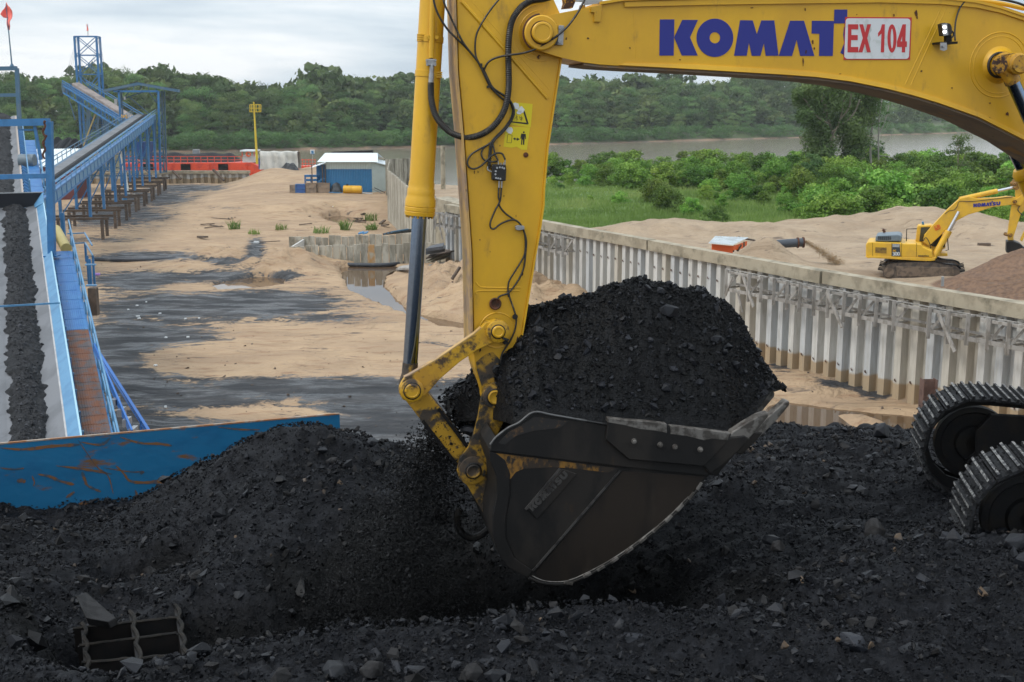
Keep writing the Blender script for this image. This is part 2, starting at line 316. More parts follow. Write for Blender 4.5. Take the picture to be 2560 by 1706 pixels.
# ---------------------------------------------------------------- mesh building
class MB:
 def __init__(s): s.v = []; s.f = []; s.mi = []; s.cm = 0
 def add(s, vs, fs):
  o = len(s.v); s.v.extend([tuple(map(float, p)) for p in vs]); s.f.extend([tuple(i + o for i in f) for f in fs]); s.mi.extend([s.cm] * len(fs)); return s
 def box(s, c, size, rz=0, R=None):
  hx, hy, hz = [k / 2 for k in size]
  R = R if R is not None else Matrix.Rotation(rz, 3, 'Z')
  vs = []
  for x, y, z in ((-1, -1, -1), (1, -1, -1), (1, 1, -1), (-1, 1, -1), (-1, -1, 1), (1, -1, 1), (1, 1, 1), (-1, 1, 1)):
   p = R @ Vector((x * hx, y * hy, z * hz)); vs.append((c[0] + p.x, c[1] + p.y, c[2] + p.z))
  return s.add(vs, [(0, 3, 2, 1), (4, 5, 6, 7), (0, 1, 5, 4), (1, 2, 6, 5), (2, 3, 7, 6), (3, 0, 4, 7)])
 def beam(s, p0, p1, w, h=None, up=(0, 0, 1)):
  h = w if h is None else h
  p0 = Vector(p0); p1 = Vector(p1); d = (p1 - p0)
  if d.length < 1e-6: return s
  dn = d.normalized(); up = Vector(up)
  if abs(dn.dot(up)) > 0.95: up = Vector((0, 1, 0)) if abs(dn.y) < 0.9 else Vector((1, 0, 0))
  x = dn.cross(up).normalized() * (w / 2); y = x.cross(dn).normalized() * (h / 2)
  vs = [p0 - x - y, p0 + x - y, p0 + x + y, p0 - x + y, p1 - x - y, p1 + x - y, p1 + x + y, p1 - x + y]
  return s.add(vs, [(0, 3, 2, 1), (4, 5, 6, 7), (0, 1, 5, 4), (1, 2, 6, 5), (2, 3, 7, 6), (3, 0, 4, 7)])
 def cyl(s, p0, p1, r, r1=None, seg=16, cap=True):
  r1 = r if r1 is None else r1
  p0 = Vector(p0); p1 = Vector(p1); d = (p1 - p0).normalized()
  u = d.orthogonal().normalized(); w = d.cross(u)
  vs = []
  for p, rr in ((p0, r), (p1, r1)):
   for i in range(seg):
    a = 2 * math.pi * i / seg; vs.append(p + u * math.cos(a) * rr + w * math.sin(a) * rr)
  fs = [(i, (i + 1) % seg, seg + (i + 1) % seg, seg + i) for i in range(seg)]
  if cap: fs += [tuple(range(seg - 1, -1, -1)), tuple(range(seg, 2 * seg))]
  return s.add(vs, fs)
 def ringcyl(s, prof, p0, d, seg=24, cap=True):
  p0 = Vector(p0); d = Vector(d).normalized(); u = d.orthogonal().normalized(); w = d.cross(u)
  vs = []
  for t, r in prof:
   for i in range(seg):
    a = 2 * math.pi * i / seg; vs.append(p0 + d * t + u * math.cos(a) * r + w * math.sin(a) * r)
  fs = []
  for k in range(len(prof) - 1):
   fs += [(k * seg + i, k * seg + (i + 1) % seg, (k + 1) * seg + (i + 1) % seg, (k + 1) * seg + i) for i in range(seg)]
  if cap: fs += [tuple(range(seg - 1, -1, -1)), tuple(range((len(prof) - 1) * seg, len(prof) * seg))]
  return s.add(vs, fs)
 def prism(s, poly, vec):
  n = len(poly); vec = np.asarray(vec, float)
  a = [np.asarray(p, float) for p in poly]; vs = a + [p + vec for p in a]
  fs = [tuple(range(n)), tuple(range(2 * n - 1, n - 1, -1))] + [(i, i + n, (i + 1) % n + n, (i + 1) % n) for i in range(n)]
  return s.add(vs, fs)
 def tube(s, pts, r, seg=8, sub=4, corr=0.0, cap=True):
  P = catmull(pts, sub)
  if corr > 0: P = catmull(pts, sub * 3)
  n = len(P); prev = None; vs = []
  for i in range(n):
   d = (P[min(i + 1, n - 1)] - P[max(i - 1, 0)]).normalized()
   if prev is None: u = d.orthogonal().normalized()
   else: u = (prev - d * prev.dot(d)).normalized()
   prev = u; w = d.cross(u)
   rr = r * (1 + (corr if i % 2 else -corr))
   for k in range(seg):
    a = 2 * math.pi * k / seg; vs.append(P[i] + u * math.cos(a) * rr + w * math.sin(a) * rr)
  fs = []
  for i in range(n - 1):
   fs += [(i * seg + k, i * seg + (k + 1) % seg, (i + 1) * seg + (k + 1) % seg, (i + 1) * seg + k) for k in range(seg)]
  if cap: fs += [tuple(range(seg - 1, -1, -1)), tuple(range((n - 1) * seg, n * seg))]
  return s.add(vs, fs)
 def strip(s, A, B):
  n = len(A); vs = list(A) + list(B)
  return s.add(vs, [(i, i + 1, n + i + 1, n + i) for i in range(n - 1)])
 def build(s, name, m, parent=None, smooth=False, bevel=0.0, kind=None, weld=False, **props):
  me = bpy.data.meshes.new(name)
  me.from_pydata(s.v, [], s.f)
  ms = m if isinstance(m, (list, tuple)) else [m]
  for k in ms: me.materials.append(k)
  if len(ms) > 1: me.polygons.foreach_set('material_index', s.mi)
  fix_mesh(me, smooth)
  o = bpy.data.objects.new(name, me); COL.objects.link(o)
  attach(o, parent)
  if bevel > 0:
   bm_ = o.modifiers.new('bevel', 'BEVEL'); bm_.width = bevel; bm_.segments = 2; bm_.limit_method = 'ANGLE'; bm_.angle_limit = math.radians(40)
   bm_.harden_normals = False
  if kind: o['kind'] = kind
  for k, v in props.items(): o[k] = v
  return o
def fix_mesh(me, smooth=False, ang=35):
 bm = bmesh.new(); bm.from_mesh(me); bmesh.ops.recalc_face_normals(bm, faces=bm.faces); bm.to_mesh(me); bm.free()
 if smooth:
  me.polygons.foreach_set('use_smooth', [True] * len(me.polygons))
  me.set_sharp_from_angle(angle=math.radians(ang))
 me.update()
def attach(o, parent):
 if parent is not None:
  o.parent = parent
  o.matrix_parent_inverse = Matrix.Translation(-wloc(parent))
WL = {}
def wloc(p):
 return Vector(WL.get(p.name, (0, 0, 0)))
def catmull(pts, sub=4):
 P = [Vector(p) for p in pts]
 if len(P) < 3: return P
 Q = [P[0] * 2 - P[1]] + P + [P[-1] * 2 - P[-2]]
 out_ = []
 for i in range(1, len(Q) - 2):
  p0, p1, p2, p3 = Q[i - 1], Q[i], Q[i + 1], Q[i + 2]
  for k in range(sub):
   t = k / sub
   out_.append(0.5 * ((2 * p1) + (p2 - p0) * t + (2 * p0 - 5 * p1 + 4 * p2 - p3) * t * t + (3 * p1 - p0 - 3 * p2 + p3) * t ** 3))
 out_.append(P[-1]); return out_
def thing(name, label, cat, loc=(0, 0, 0), group=None):
 o = bpy.data.objects.new(name, None); COL.objects.link(o); o.location = [float(k) for k in loc]
 o.empty_display_size = 0.5
 WL[o.name] = tuple(float(k) for k in loc)
 o['label'] = label; o['category'] = cat
 if group: o['group'] = group
 return o
def tag(o, label, cat, group=None):
 o['label'] = label; o['category'] = cat
 if group: o['group'] = group
 return o
def npmesh(name, V, F, m, kind=None, parent=None, smooth=False, mi=None, ang=None):
 V = np.asarray(V, np.float32); F = np.asarray(F, np.int32)
 me = bpy.data.meshes.new(name)
 me.vertices.add(len(V)); me.vertices.foreach_set('co', V.ravel())
 k = F.shape[1]
 me.loops.add(F.size); me.loops.foreach_set('vertex_index', F.ravel())
 me.polygons.add(len(F)); me.polygons.foreach_set('loop_start', np.arange(0, F.size, k, dtype=np.int32))
 try: me.polygons.foreach_set('loop_total', np.full(len(F), k, np.int32))
 except Exception: pass
 me.polygons.foreach_set('use_smooth', np.full(len(F), smooth))
 for q in (m if isinstance(m, (list, tuple)) else [m]): me.materials.append(q)
 if mi is not None: me.polygons.foreach_set('material_index', np.asarray(mi, np.int32))
 me.update(calc_edges=True); me.validate()
 if ang: me.set_sharp_from_angle(angle=ang)
 o = bpy.data.objects.new(name, me); COL.objects.link(o)
 attach(o, parent)
 if kind: o['kind'] = kind
 return o
def grid_faces(nx, ny):
 i = np.arange(nx - 1)[:, None]; j = np.arange(ny - 1)[None, :]
 a = i * ny + j
 return np.stack([a, a + ny, a + ny + 1, a + 1], -1).reshape(-1, 4)
def vattr(o, name, vals):
 a = o.data.attributes.new(name, 'FLOAT', 'POINT'); a.data.foreach_set('value', np.asarray(vals, np.float32))
# rock shapes -----------------------------------------------------
def hull_rock(n, seed, flat=0.7):
 r = np.random.default_rng(seed); p = r.normal(size=(n, 3)); p /= np.linalg.norm(p, axis=1)[:, None]
 p *= r.uniform(0.75, 1.05, (n, 1)); p *= np.array([1, r.uniform(0.6, 0.95), r.uniform(flat * 0.7, flat)])
 bm = bmesh.new()
 for q in p: bm.verts.new(q)
 bmesh.ops.convex_hull(bm, input=bm.verts)
 bmesh.ops.delete(bm, geom=[v for v in bm.verts if not v.link_faces], context='VERTS')
 bmesh.ops.triangulate(bm, faces=bm.faces)
 bm.verts.index_update()
 V = np.array([v.co[:] for v in bm.verts]); F = np.array([[v.index for v in f.verts] for f in bm.faces]); bm.free()
 return V, F
ROCKS = [hull_rock(11, 100 + k) for k in range(8)]
TINY = [hull_rock(7, 150 + k, .8) for k in range(8)]
BIGROCKS = [hull_rock(26, 200 + k, 0.8) for k in range(6)]
def scatter_rocks(name, P, S, m, kind='stuff', parent=None, base=ROCKS, seed=1):
 r = np.random.default_rng(seed); P = np.asarray(P, float); n = len(P); which = r.integers(0, len(base), n)
 Vs = []; Fs = []; o = 0
 ang = r.uniform(0, 2 * math.pi, (n, 3))
 for b_i, (V, F) in enumerate(base):
  idx = np.nonzero(which == b_i)[0]
  if len(idx) == 0: continue
  a, b, c = ang[idx].T; b = b * 0.15
  ca, sa, cb, sb, cc, sc = np.cos(a), np.sin(a), np.cos(b), np.sin(b), np.cos(c), np.sin(c)
  R = np.empty((len(idx), 3, 3))
  R[:, 0] = np.stack([ca * cb, ca * sb * sc - sa * cc, ca * sb * cc + sa * sc], -1)
  R[:, 1] = np.stack([sa * cb, sa * sb * sc + ca * cc, sa * sb * cc - ca * sc], -1)
  R[:, 2] = np.stack([-sb, cb * sc, cb * cc], -1)
  VV = np.einsum('nij,vj->nvi', R, V) * np.asarray(S)[idx][:, None, None] + P[idx][:, None, :]
  FF = F[None] + (np.arange(len(idx)) * len(V))[:, None, None] + o
  Vs.append(VV.reshape(-1, 3)); Fs.append(FF.reshape(-1, 3)); o += len(idx) * len(V)
 return npmesh(name, np.concatenate(Vs), np.concatenate(Fs), m, kind=kind, parent=parent)
# ================================================================ COAL STOCKPILE (foreground ground)
CTRL = [(0,1300,15.5),(170,1300,15.7),(330,1275,15.6),(450,1200,15.2),(560,1150,14.9),(680,1100,14.5),(770,1086,14.2),(870,1105,14.2),(940,1140,14.2),(1010,1180,14.0),(1080,1190,14.0),
 (1900,1100,16.5),(2050,1098,16.8),(2200,1090,17.0),(2300,1085,17.2),(2560,1076,17.5),(2900,1070,17.5),
 (1300,1150,15.5),(1600,1105,16.2),
 (200,1340,13.8),(400,1330,13.6),(600,1250,13.2),(780,1200,13.2),(900,1250,12.9),(1000,1280,12.7),
 (300,1410,12.6),(0,1350,13.0),(0,1430,11.8),(150,1420,12.2),
 (500,1420,12.0),(700,1400,11.7),(850,1420,11.5),(1000,1420,11.6),(1150,1350,12.4),
 (900,1550,11.0),(1100,1500,11.4),(1250,1550,11.2),(1400,1520,11.2),(1100,1600,10.9),
 (600,1500,10.8),(430,1480,11.0),(620,1530,9.7),(540,1590,9.2),(700,1600,9.4),
 (300,1560,11.2),(300,1640,10.3),
 (750,1640,8.2),(800,1600,8.3),(950,1590,8.3),(1050,1620,8.2),(1180,1625,8.2),(1350,1600,8.5),(1550,1555,8.9),(1700,1500,9.5),
 (1700,1400,10.5),(1900,1385,10.8),(2000,1450,9.8),(2200,1400,10.2),(2400,1390,9.9),(2560,1400,9.8),(2800,1400,9.8),
 (500,1706,7.6),(800,1706,7.5),(1200,1706,7.5),(1700,1706,7.8),(2200,1706,7.8),(2560,1706,7.8),
 (0,1470,9.0),(80,1500,8.9),(160,1580,8.7),(220,1690,8.4),
 (1500,1300,12.8),(1700,1250,13.5),(1900,1200,14.2),(2100,1200,14.2),(2250,1280,12.9),(1500,1450,11.6),(1650,1330,12.3),(2300,1330,11.4),(2500,1280,12.6)]
cp = [onY(*c) for c in CTRL]
cp += [np.array(q, float) for q in ((-1.0, 9.3, 8.0), (-0.4, 9.6, 7.9), (0.4, 9.7, 7.95), (-3.2, 9.3, 7.6), (-3.6, 10.2, 7.5), (-5.2, 10.6, 8.7),
  (-7, 5, 9.7), (-3, 5, 9.5), (0, 5, 9.7), (3, 5, 9.6), (7, 5, 9.6), (-8, 8, 9.6), (-8, 13, 9.0), (-9, 16, 8.4), (-6, 17, 7.8), (-4, 16.6, 7.8), (-8, 17, 8),
  (6, 12.5, 8.5), (8, 12.5, 8.5), (11, 13, 8.5), (6, 10, 8.6), (8, 9, 8.8), (6, 15, 8.55), (9, 16, 8.6), (12, 12, 8.5), (12, 8, 8.8))]
cp = np.array(cp)
def rbf_fit(P, z, eps=0.5):
 d = np.hypot(P[:, None, 0] - P[None, :, 0], P[:, None, 1] - P[None, :, 1])
 A = np.sqrt(d ** 2 + eps ** 2)
 n = len(P); Q = np.c_[np.ones(n), P[:, :2]]
 Mx = np.block([[A - np.eye(n) * 0.02, Q], [Q.T, np.zeros((3, 3))]])
 w = np.linalg.solve(Mx, np.r_[z, 0, 0, 0]); return w
cw = rbf_fit(cp, cp[:, 2])
def rbf(x, y):
 r = np.full(np.shape(x), cw[-3]) + cw[-2] * x + cw[-1] * y
 for k in range(len(cp)):
  r = r + cw[k] * np.sqrt((x - cp[k, 0]) ** 2 + (y - cp[k, 1]) ** 2 + 0.25)
 return r
def coal_z(x, y):
 z = rbf(x, y)
 z = z + 0.16 * fbm(x * 1.1, y * 1.1, 3, 5) + 0.09 * fbm(x * 3.2, y * 3.2, 3, 9)
 def g_(cx, cy, rx, ry, p=2): return np.exp(-(np.abs((x - cx) / rx) ** p + np.abs((y - cy) / ry) ** p))
 z = z - 1.3 * g_(-0.2, 10.4, 2.1, 1.2, 3) + (0.42 + .2 * np.sin(x * 2.1 + 1.2)) * g_(0, 8.25 + .28 * np.sin(x * 1.6 + .5), 2.3, .42) - 0.55 * g_(-4.05, 12.5, .55, .3, 3) - 0.75 * g_(-3.05, 9.5, .85, 1.25, 4) + .25 * g_(-2.2, 9.7, .5, .35) + .55 * g_(-4.5, 8.8, .8, .7) + .3 * g_(-2.1, 11.2, .7, .35) + .25 * g_(2.2, 13.2, 1.2, .4) + .3 * g_(-2.0, 9.8, .5, .3) + .08 * g_(-3.2, 14.0, 1.2, .5)
 yb = np.interp(x, [-9, -5.5, -2.6, -1.6, -0.6, 1, 3, 14], [16.5, 15.9, 14.75, 14.5, 14.4, 16.2, 17.0, 17.8]) + 0.25 * fbm(x * 1.3, x * 0 + 3.3, 3, 3)
 back = 9.15 - np.maximum(y - yb, 0) * 0.95
 back = np.where(y > yb, np.minimum(z, back + 0.15 * fbm(x * 2, y * 2, 3, 4)), z)
 edge = np.interp(x, [-9.5, -9], [0, 0])
 side = 9.2 - np.maximum(x - 14, 0) * 0.9
 return np.minimum(np.minimum(back, side), 12.0)
def set_pit_shade(o):  # shade painted as darker coal under the bucket and in the hollows
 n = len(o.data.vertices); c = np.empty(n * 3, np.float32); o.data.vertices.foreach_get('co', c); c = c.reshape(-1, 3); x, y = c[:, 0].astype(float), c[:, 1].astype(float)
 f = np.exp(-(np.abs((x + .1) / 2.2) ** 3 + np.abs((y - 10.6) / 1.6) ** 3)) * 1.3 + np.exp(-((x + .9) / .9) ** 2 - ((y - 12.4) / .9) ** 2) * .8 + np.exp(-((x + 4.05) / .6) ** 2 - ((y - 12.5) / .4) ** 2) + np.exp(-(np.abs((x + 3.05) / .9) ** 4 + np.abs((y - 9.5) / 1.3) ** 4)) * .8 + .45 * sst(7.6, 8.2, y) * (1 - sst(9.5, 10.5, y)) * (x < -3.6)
 vattr(o, 'pit_shade', sst(.25, .75, f + .55 * fbm(x * 1.3, y * 1.3, 4, 44)) * .92); return o
def coal_surface():
 nx, ny = 430, 520
 ys = 4.2 * (30.0 / 4.2) ** np.linspace(0, 1, ny)
 u = np.linspace(-1, 1, nx)
 X = u[:, None] * (3.0 + 0.62 * ys[None, :]) ; X = np.clip(X, -9.4, 19)
 Y = np.broadcast_to(ys[None, :], X.shape)
 Z = coal_z(X, Y)
 lump = np.abs(fbm(X * 7, Y * 7, 3, 21)) * 0.07 + 0.030 * fbm(X * 19, Y * 19, 2, 31)
 Z = Z + lump + 0.10 * np.abs(fbm(X * 2.0, Y * 2.0, 4, 77)) - .03
 Z = np.maximum(Z, -0.6)
 V = np.stack([X, Y, Z], -1).reshape(-1, 3)
 return set_pit_shade(npmesh('coal_ground', V, grid_faces(nx, ny), M['coal'], kind='structure', smooth=True))
coal_surface()
def coal_base():
 xs = np.linspace(-9.4, 19, 90); ys = np.linspace(-16, 18, 110); X, Y = np.meshgrid(xs, ys, indexing='ij')
 inside = np.abs(X) < (3.0 + 0.62 * np.maximum(Y, 4.2)); inside &= Y > 4.2
 Z = np.where(Y < 4.2, np.minimum(coal_z(X, np.maximum(Y, 4.6)) + .3 * fbm(X * .6, Y * .6, 3, 5), 10.2), coal_z(X, Y)) - np.where(inside, 0.6, 0.0)
 npmesh('coal_ground', np.stack([X, Y, Z], -1).reshape(-1, 3), grid_faces(90, 110), M['coal'], kind='structure', smooth=True)
coal_base()
def in_excl(x, y):
 return np.zeros(np.shape(x), bool)
def rock_layer(name, n, smin, smax, m, seed, powr=2.6, yr=(5.6, 17.6), dens=None, sink=0.25, base=ROCKS):
 r = np.random.default_rng(seed)
 y = yr[0] + (yr[1] - yr[0]) * r.random(n) ** 0.85
 x = (r.random(n) * 2 - 1) * (0.47 * y + 0.4)
 keep = (x > -9) & (x < 13)
 if dens is not None: keep &= r.random(n) < dens(x, y)
 x = x[keep]; y = y[keep]
 s = smin * (1 - r.random(len(x)) * (1 - (smin / smax) ** powr)) ** (-1 / powr)
 z = coal_z(x, y) + 0.05 + s * (0.45 - sink)
 return set_pit_shade(scatter_rocks(name, np.c_[x, y, z], s, m, seed=seed, base=base))
def clus(x, y):
 c = fbm(x * 0.8, y * 0.8, 3, 55)
 px, py = proj(np.stack([x, y, coal_z(x, y)], -1))
 g = np.exp(-((px - 870) / 170) ** 2 - ((py - 1170) / 90) ** 2) * 2 + np.exp(-((px - 450) / 120) ** 2 - ((py - 1400) / 60) ** 2) * 1.2
 g = g + np.exp(-((px - 2000) / 300) ** 2 - ((py - 1110) / 60) ** 2)
 return np.clip(0.25 + c + g, 0.02, 1)
rock_layer('coal_fines', 95000, 0.011, 0.042, M['coal'], 2, 2.0, base=TINY)
rock_layer('coal_lumps', 9000, 0.022, 0.14, M['coallump'], 3, 2.3, dens=lambda x, y: np.clip(0.45 + fbm(x, y, 3, 8), 0.05, 1))
rock_layer('grey_stones', 6500, 0.022, 0.11, M['coalgrey'], 4, 2.2, dens=clus)
rock_layer('brown_stones', 500, 0.025, 0.08, M['stonebrown'], 5, 2.5, dens=lambda x, y: clus(x, y) * 0.6)
# notable boulders, each a thing
def boulder(px, py, Y, wpx, label, m, seed, sx=1.0, sz=0.75, name='coal_boulder', cat='coal boulder'):
 p = onY(px, py, Y); r = wpx / 2 / (FPX / Y)
 V, F = BIGROCKS[seed % len(BIGROCKS)]
 a = seed * 1.3; R = np.array([[math.cos(a), -math.sin(a), 0], [math.sin(a), math.cos(a), 0], [0, 0, 1]])
 VV = (V @ R.T) * np.array([r * sx, r, r * sz * 1.3]) + 0
 o = npmesh(name, VV, F, m)
 zz = float(coal_z(np.array([p[0]]), np.array([p[1]]))[0])
 o.location = (p[0], p[1], max(zz, p[2]) + r * sz * 0.25)
 b = o.modifiers.new('b', 'BEVEL'); b.width = r * 0.05; b.segments = 1
 return tag(o, label, cat)
boulder(2185, 1345, 11.2, 90, 'tall angular boulder with bluish top standing between the bucket and the tracks', M['coalgrey'], 1, 0.9, 1.1)
boulder(1925, 1355, 11.1, 62, 'dark slab boulder left of the tall boulder with bluish top', M['coallump'], 2)
boulder(1945, 1372, 10.9, 50, 'smaller grey boulder just below the dark slab boulder', M['coalgrey'], 3)
boulder(2130, 1640, 8.1, 95, 'bluish grey boulder near the bottom edge below the excavator tracks', M['coallump'], 4, 1.1)
boulder(2540, 1365, 10.0, 90, 'coal boulder leaning at the foot of the nearest track', M['coallump'], 5)
boulder(2300, 1655, 8.0, 105, 'flat dark slab of coal in the bottom right of the pile', M['coallump'], 0, 1.3, 0.35)
boulder(1875, 1132, 15.3, 34, 'tan brown stone lying right of the bucket teeth', M['stonebrown'], 1, name='brown_boulder', cat='stone')
boulder(2205, 1085, 16.4, 56, 'block of coal on the rim of the pile left of the far track', M['coallump'], 3, 1.0, 0.9)
boulder(1140, 1612, 8.25, 62, 'angular lump on the crest of the foreground ridge', M['coallump'], 2)
boulder(840, 1690, 7.6, 110, 'large blue grey boulder at the bottom edge, left of its paler neighbour', M['coallump'], 4)
boulder(930, 1682, 7.55, 85, 'paler angular boulder at the bottom edge beside the large blue grey one', M['coalgrey'], 5)
boulder(1180, 1690, 7.5, 80, 'grey boulder at the bottom edge under the foreground ridge', M['coalgrey'], 1)
boulder(1240, 1696, 7.5, 70, 'dark boulder at the bottom edge touching a grey one', M['coallump'], 0)
boulder(455, 1675, 7.9, 58, 'pointed lump beside the steel grating', M['coallump'], 2)
boulder(490, 1650, 8.1, 40, 'small blue grey block above the pointed lump by the grating', M['coallump'], 3)
boulder(345, 1290, 15.0, 50, 'grey lump against the foot of the blue hopper wall', M['coalgrey'], 4)
boulder(832, 1165, 13.6, 46, 'squarish grey stone on the flank of the pile right of the blue wall', M['coalgrey'], 5)
boulder(930, 1110, 14.0, 40, 'round dark lump on the slope at the end of the blue wall', M['coallump'], 1)
boulder(1575, 1640, 8.2, 70, 'flat lump in the foreground under the bucket lip', M['coallump'], 0, 1.2, 0.5)
boulder(1660, 1580, 8.9, 54, 'low dark lump right of the bucket shadow', M['coallump'], 2, 1.1, 0.5)
# tilted concrete slab in the pit
mb = MB()
a = onY(190, 1490, 10.4); b_ = onY(215, 1480, 10.7); c_ = onY(290, 1545, 10.3); d_ = onY(270, 1555, 10.1); e2 = onY(215, 1545, 10.0)
mb.prism([a, b_, c_, d_, e2], (0, 0.05, -0.09))
tag(mb.build('concrete_slab', M['coalgrey'], bevel=0.01), 'flat grey slab lying above the steel grating at lower left', 'slab')
# blue hopper wall
mplate = mat('scratched_blue_steel_plate', (0.010, 0.145, 0.31), 0.45, color2=(0.008, 0.12, 0.27), vscale=1.2, dirt=(0.17, 0.085, 0.035), dscale=1.3, dfac=(0.57, 0.65), stretch=(0.55, 1, 1.9),
    dirt2=(0.12, 0.06, 0.03), d2scale=2.6, d2fac=(0.66, 0.72), d2stretch=(1.6, 1, 0.35), bump=0.06, bscale=8, bump2=0.04, b2scale=1.0)
tl = onY(-60, 1114, 15.75); tr = onY(849, 1040, 17.5)
hw = thing('hopper_wall', 'blue steel hopper wall streaked with rust, half buried in coal', 'hopper wall', tl)
nrm = np.array([tr[1] - tl[1], -(tr[0] - tl[0]), 0]); nrm /= np.linalg.norm(nrm)
tl[2] = tr[2] = (tl[2] + tr[2]) / 2
bl = onY(-60, 1114, 15.75); bl[2] = 6.0; br = onY(851, 1110, 17.5); br[2] = 6.0
mb = MB(); mb.prism([tl, tr, br, bl], -nrm * 0.03)
hplate = mb.build('steel_plate', mplate, hw)
mb = MB(); mb.beam(tl + np.array([0, 0, 0.012]) - nrm * .015, tr + np.array([0, 0, 0.012]) - nrm * .015, 0.036, 0.02)
mb.build('rusty_top_edge', mat('rusty_plate_edge', (0.30, 0.14, 0.06), 0.7, color2=(0.35, 0.3, 0.25), vscale=4), hw)
for k, t_ in enumerate((0.2, 0.55, 0.93)):
 p = tl * (1 - t_) + tr * t_ - nrm * 0.09
 mb = MB(); mb.beam(p - np.array([0, 0, 0.05]), p - np.array([0, 0, 2.2]), 0.1, 0.12); mb.build('stiffener', M['blue'], hw)
# rust scrapes: curved marks left on the plate, thin scales of rust
ex = (tr - tl) / np.linalg.norm(tr - tl)
def plate_pt(px, py): return onP(px, py, tl + nrm * 0.004, nrm)
SCR = [[(0,1170,4),(35,1174,6),(60,1171,5)], [(200,1105,3),(240,1112,6),(262,1108,8),(275,1095,6)], [(300,1093,3),(350,1108,7),(400,1110,8),(430,1115,7)],
  [(140,1165,3),(200,1172,7),(250,1180,7),(280,1186,3)], [(95,1186,4),(125,1192,8),(150,1203,7),(185,1212,8)], [(205,1180,8),(212,1200,10),(220,1215,7),(252,1230,8)],
  [(290,1165,5),(310,1185,5),(325,1203,8),(360,1207,9),(400,1205,10),(440,1212,12)], [(350,1185,7),(358,1180,6),(325,1180,4),(260,1170,3)],
  [(165,1245,6),(180,1235,9),(186,1230,5)], [(190,1268,8),(210,1258,15),(228,1265,9)], [(545,1068,3),(600,1074,5),(650,1075,4)], [(195,1100,3),(240,1165,3),(270,1190,4),(283,1235,3)],
  [(338,1225,4),(345,1248,9),(348,1262,5)], [(42,1204,9),(53,1202,12),(64,1205,9)], [(405,1190,5),(422,1200,17),(440,1212,10)], [(0,1120,4),(60,1124,7),(130,1116,10),(200,1112,8)],
  [(80,1190,3),(86,1206,4),(83,1216,3)], [(250,1270,6),(300,1264,8),(340,1258,6)]]
for k, sc in enumerate(SCR):
 mbx = MB(); pts = catmull([(x, y, w) for x, y, w in sc], 5); A = []; B = []
 for i, q in enumerate(pts):
  d = (pts[min(i + 1, len(pts) - 1)] - pts[max(i - 1, 0)]); l = math.hypot(d.x, d.y) + 1e-6
  w = (q.z * 0.42) * (0.75 + 0.5 * random.random()) * (0.35 if i in (0, len(pts) - 1) else 1)
  A.append(plate_pt(q.x - d.y / l * w, q.y + d.x / l * w)); B.append(plate_pt(q.x + d.y / l * w, q.y - d.x / l * w))
 mbx.strip(A, B)
 mbx.build('rust_scrape', MATS['rusty_scrape'] if 'rusty_scrape' in MATS else mat('rusty_scrape', (0.19, 0.085, 0.03), 0.8, color2=(0.035, 0.07, 0.11), vscale=7, fac=(.45, .62)), hplate)
# steel grating in the pit, lower left
gr = thing('steel_grating', 'dark steel grating with heavy crusted bars half buried in the coal pit', 'grating', (-3.3, 9.6, 8.2))
def G(px, py, Y=None):
 return onZ(px, py, 8.25)
crust = mat('crusted_grating_bar', (0.02, 0.0175, 0.015), 0.8, spec=.2, color2=(0.009, 0.009, 0.009), vscale=14, bump=0.8, bscale=40)
gplate = mat('grating_side_plate', (0.014, 0.012, 0.0115), 0.6, spec=.2, color2=(0.008, 0.008, 0.009), vscale=5)
rows_ = [(1570, 1546), (1612, 1585), (1655, 1640), (1700, 1684), (1745, 1730)]
for i, (yl, yr_) in enumerate(rows_):
 p0 = G(185 + i * 10, yl + 4); p1 = G(445, yr_)
 mb = MB(); mb.beam(p0 - np.array([0, 0, .12]), p1 - np.array([0, 0, .12]), 0.02, 0.24)
 f = mb.build('cross_bar', gplate, gr)
 pts = [p0 * (1 - t) + p1 * t + np.array([random.uniform(-.012, .012), random.uniform(-.012, .012), random.uniform(0, .012)]) for t in np.linspace(0, 1, 12)]
 mb = MB(); mb.tube(pts, 0.017, 6, 2); mb.build('crusted_edge', crust, f, smooth=False)
for x0_, x1_ in (((205, 1560), (222, 1760)), ((325, 1530), (362, 1760)), ((438, 1515), (470, 1700))):
 p0 = G(*x0_); p1 = G(*x1_)
 mb = MB(); mb.beam(p0 - np.array([0, 0, .14]), p1 - np.array([0, 0, .14]), 0.025, 0.26); f = mb.build('long_bar', gplate, gr)
 n = 9; pts = []
 for k in range(n * 3 + 1):
  t = k / (n * 3); pts.append(p0 * (1 - t) + p1 * t + np.array([0.035 * abs(math.sin(math.pi * 5 * t)), 0, 0.006]))
 mb = MB(); mb.tube(pts, 0.02, 6, 1); mb.build('crusted_edge', crust, f)
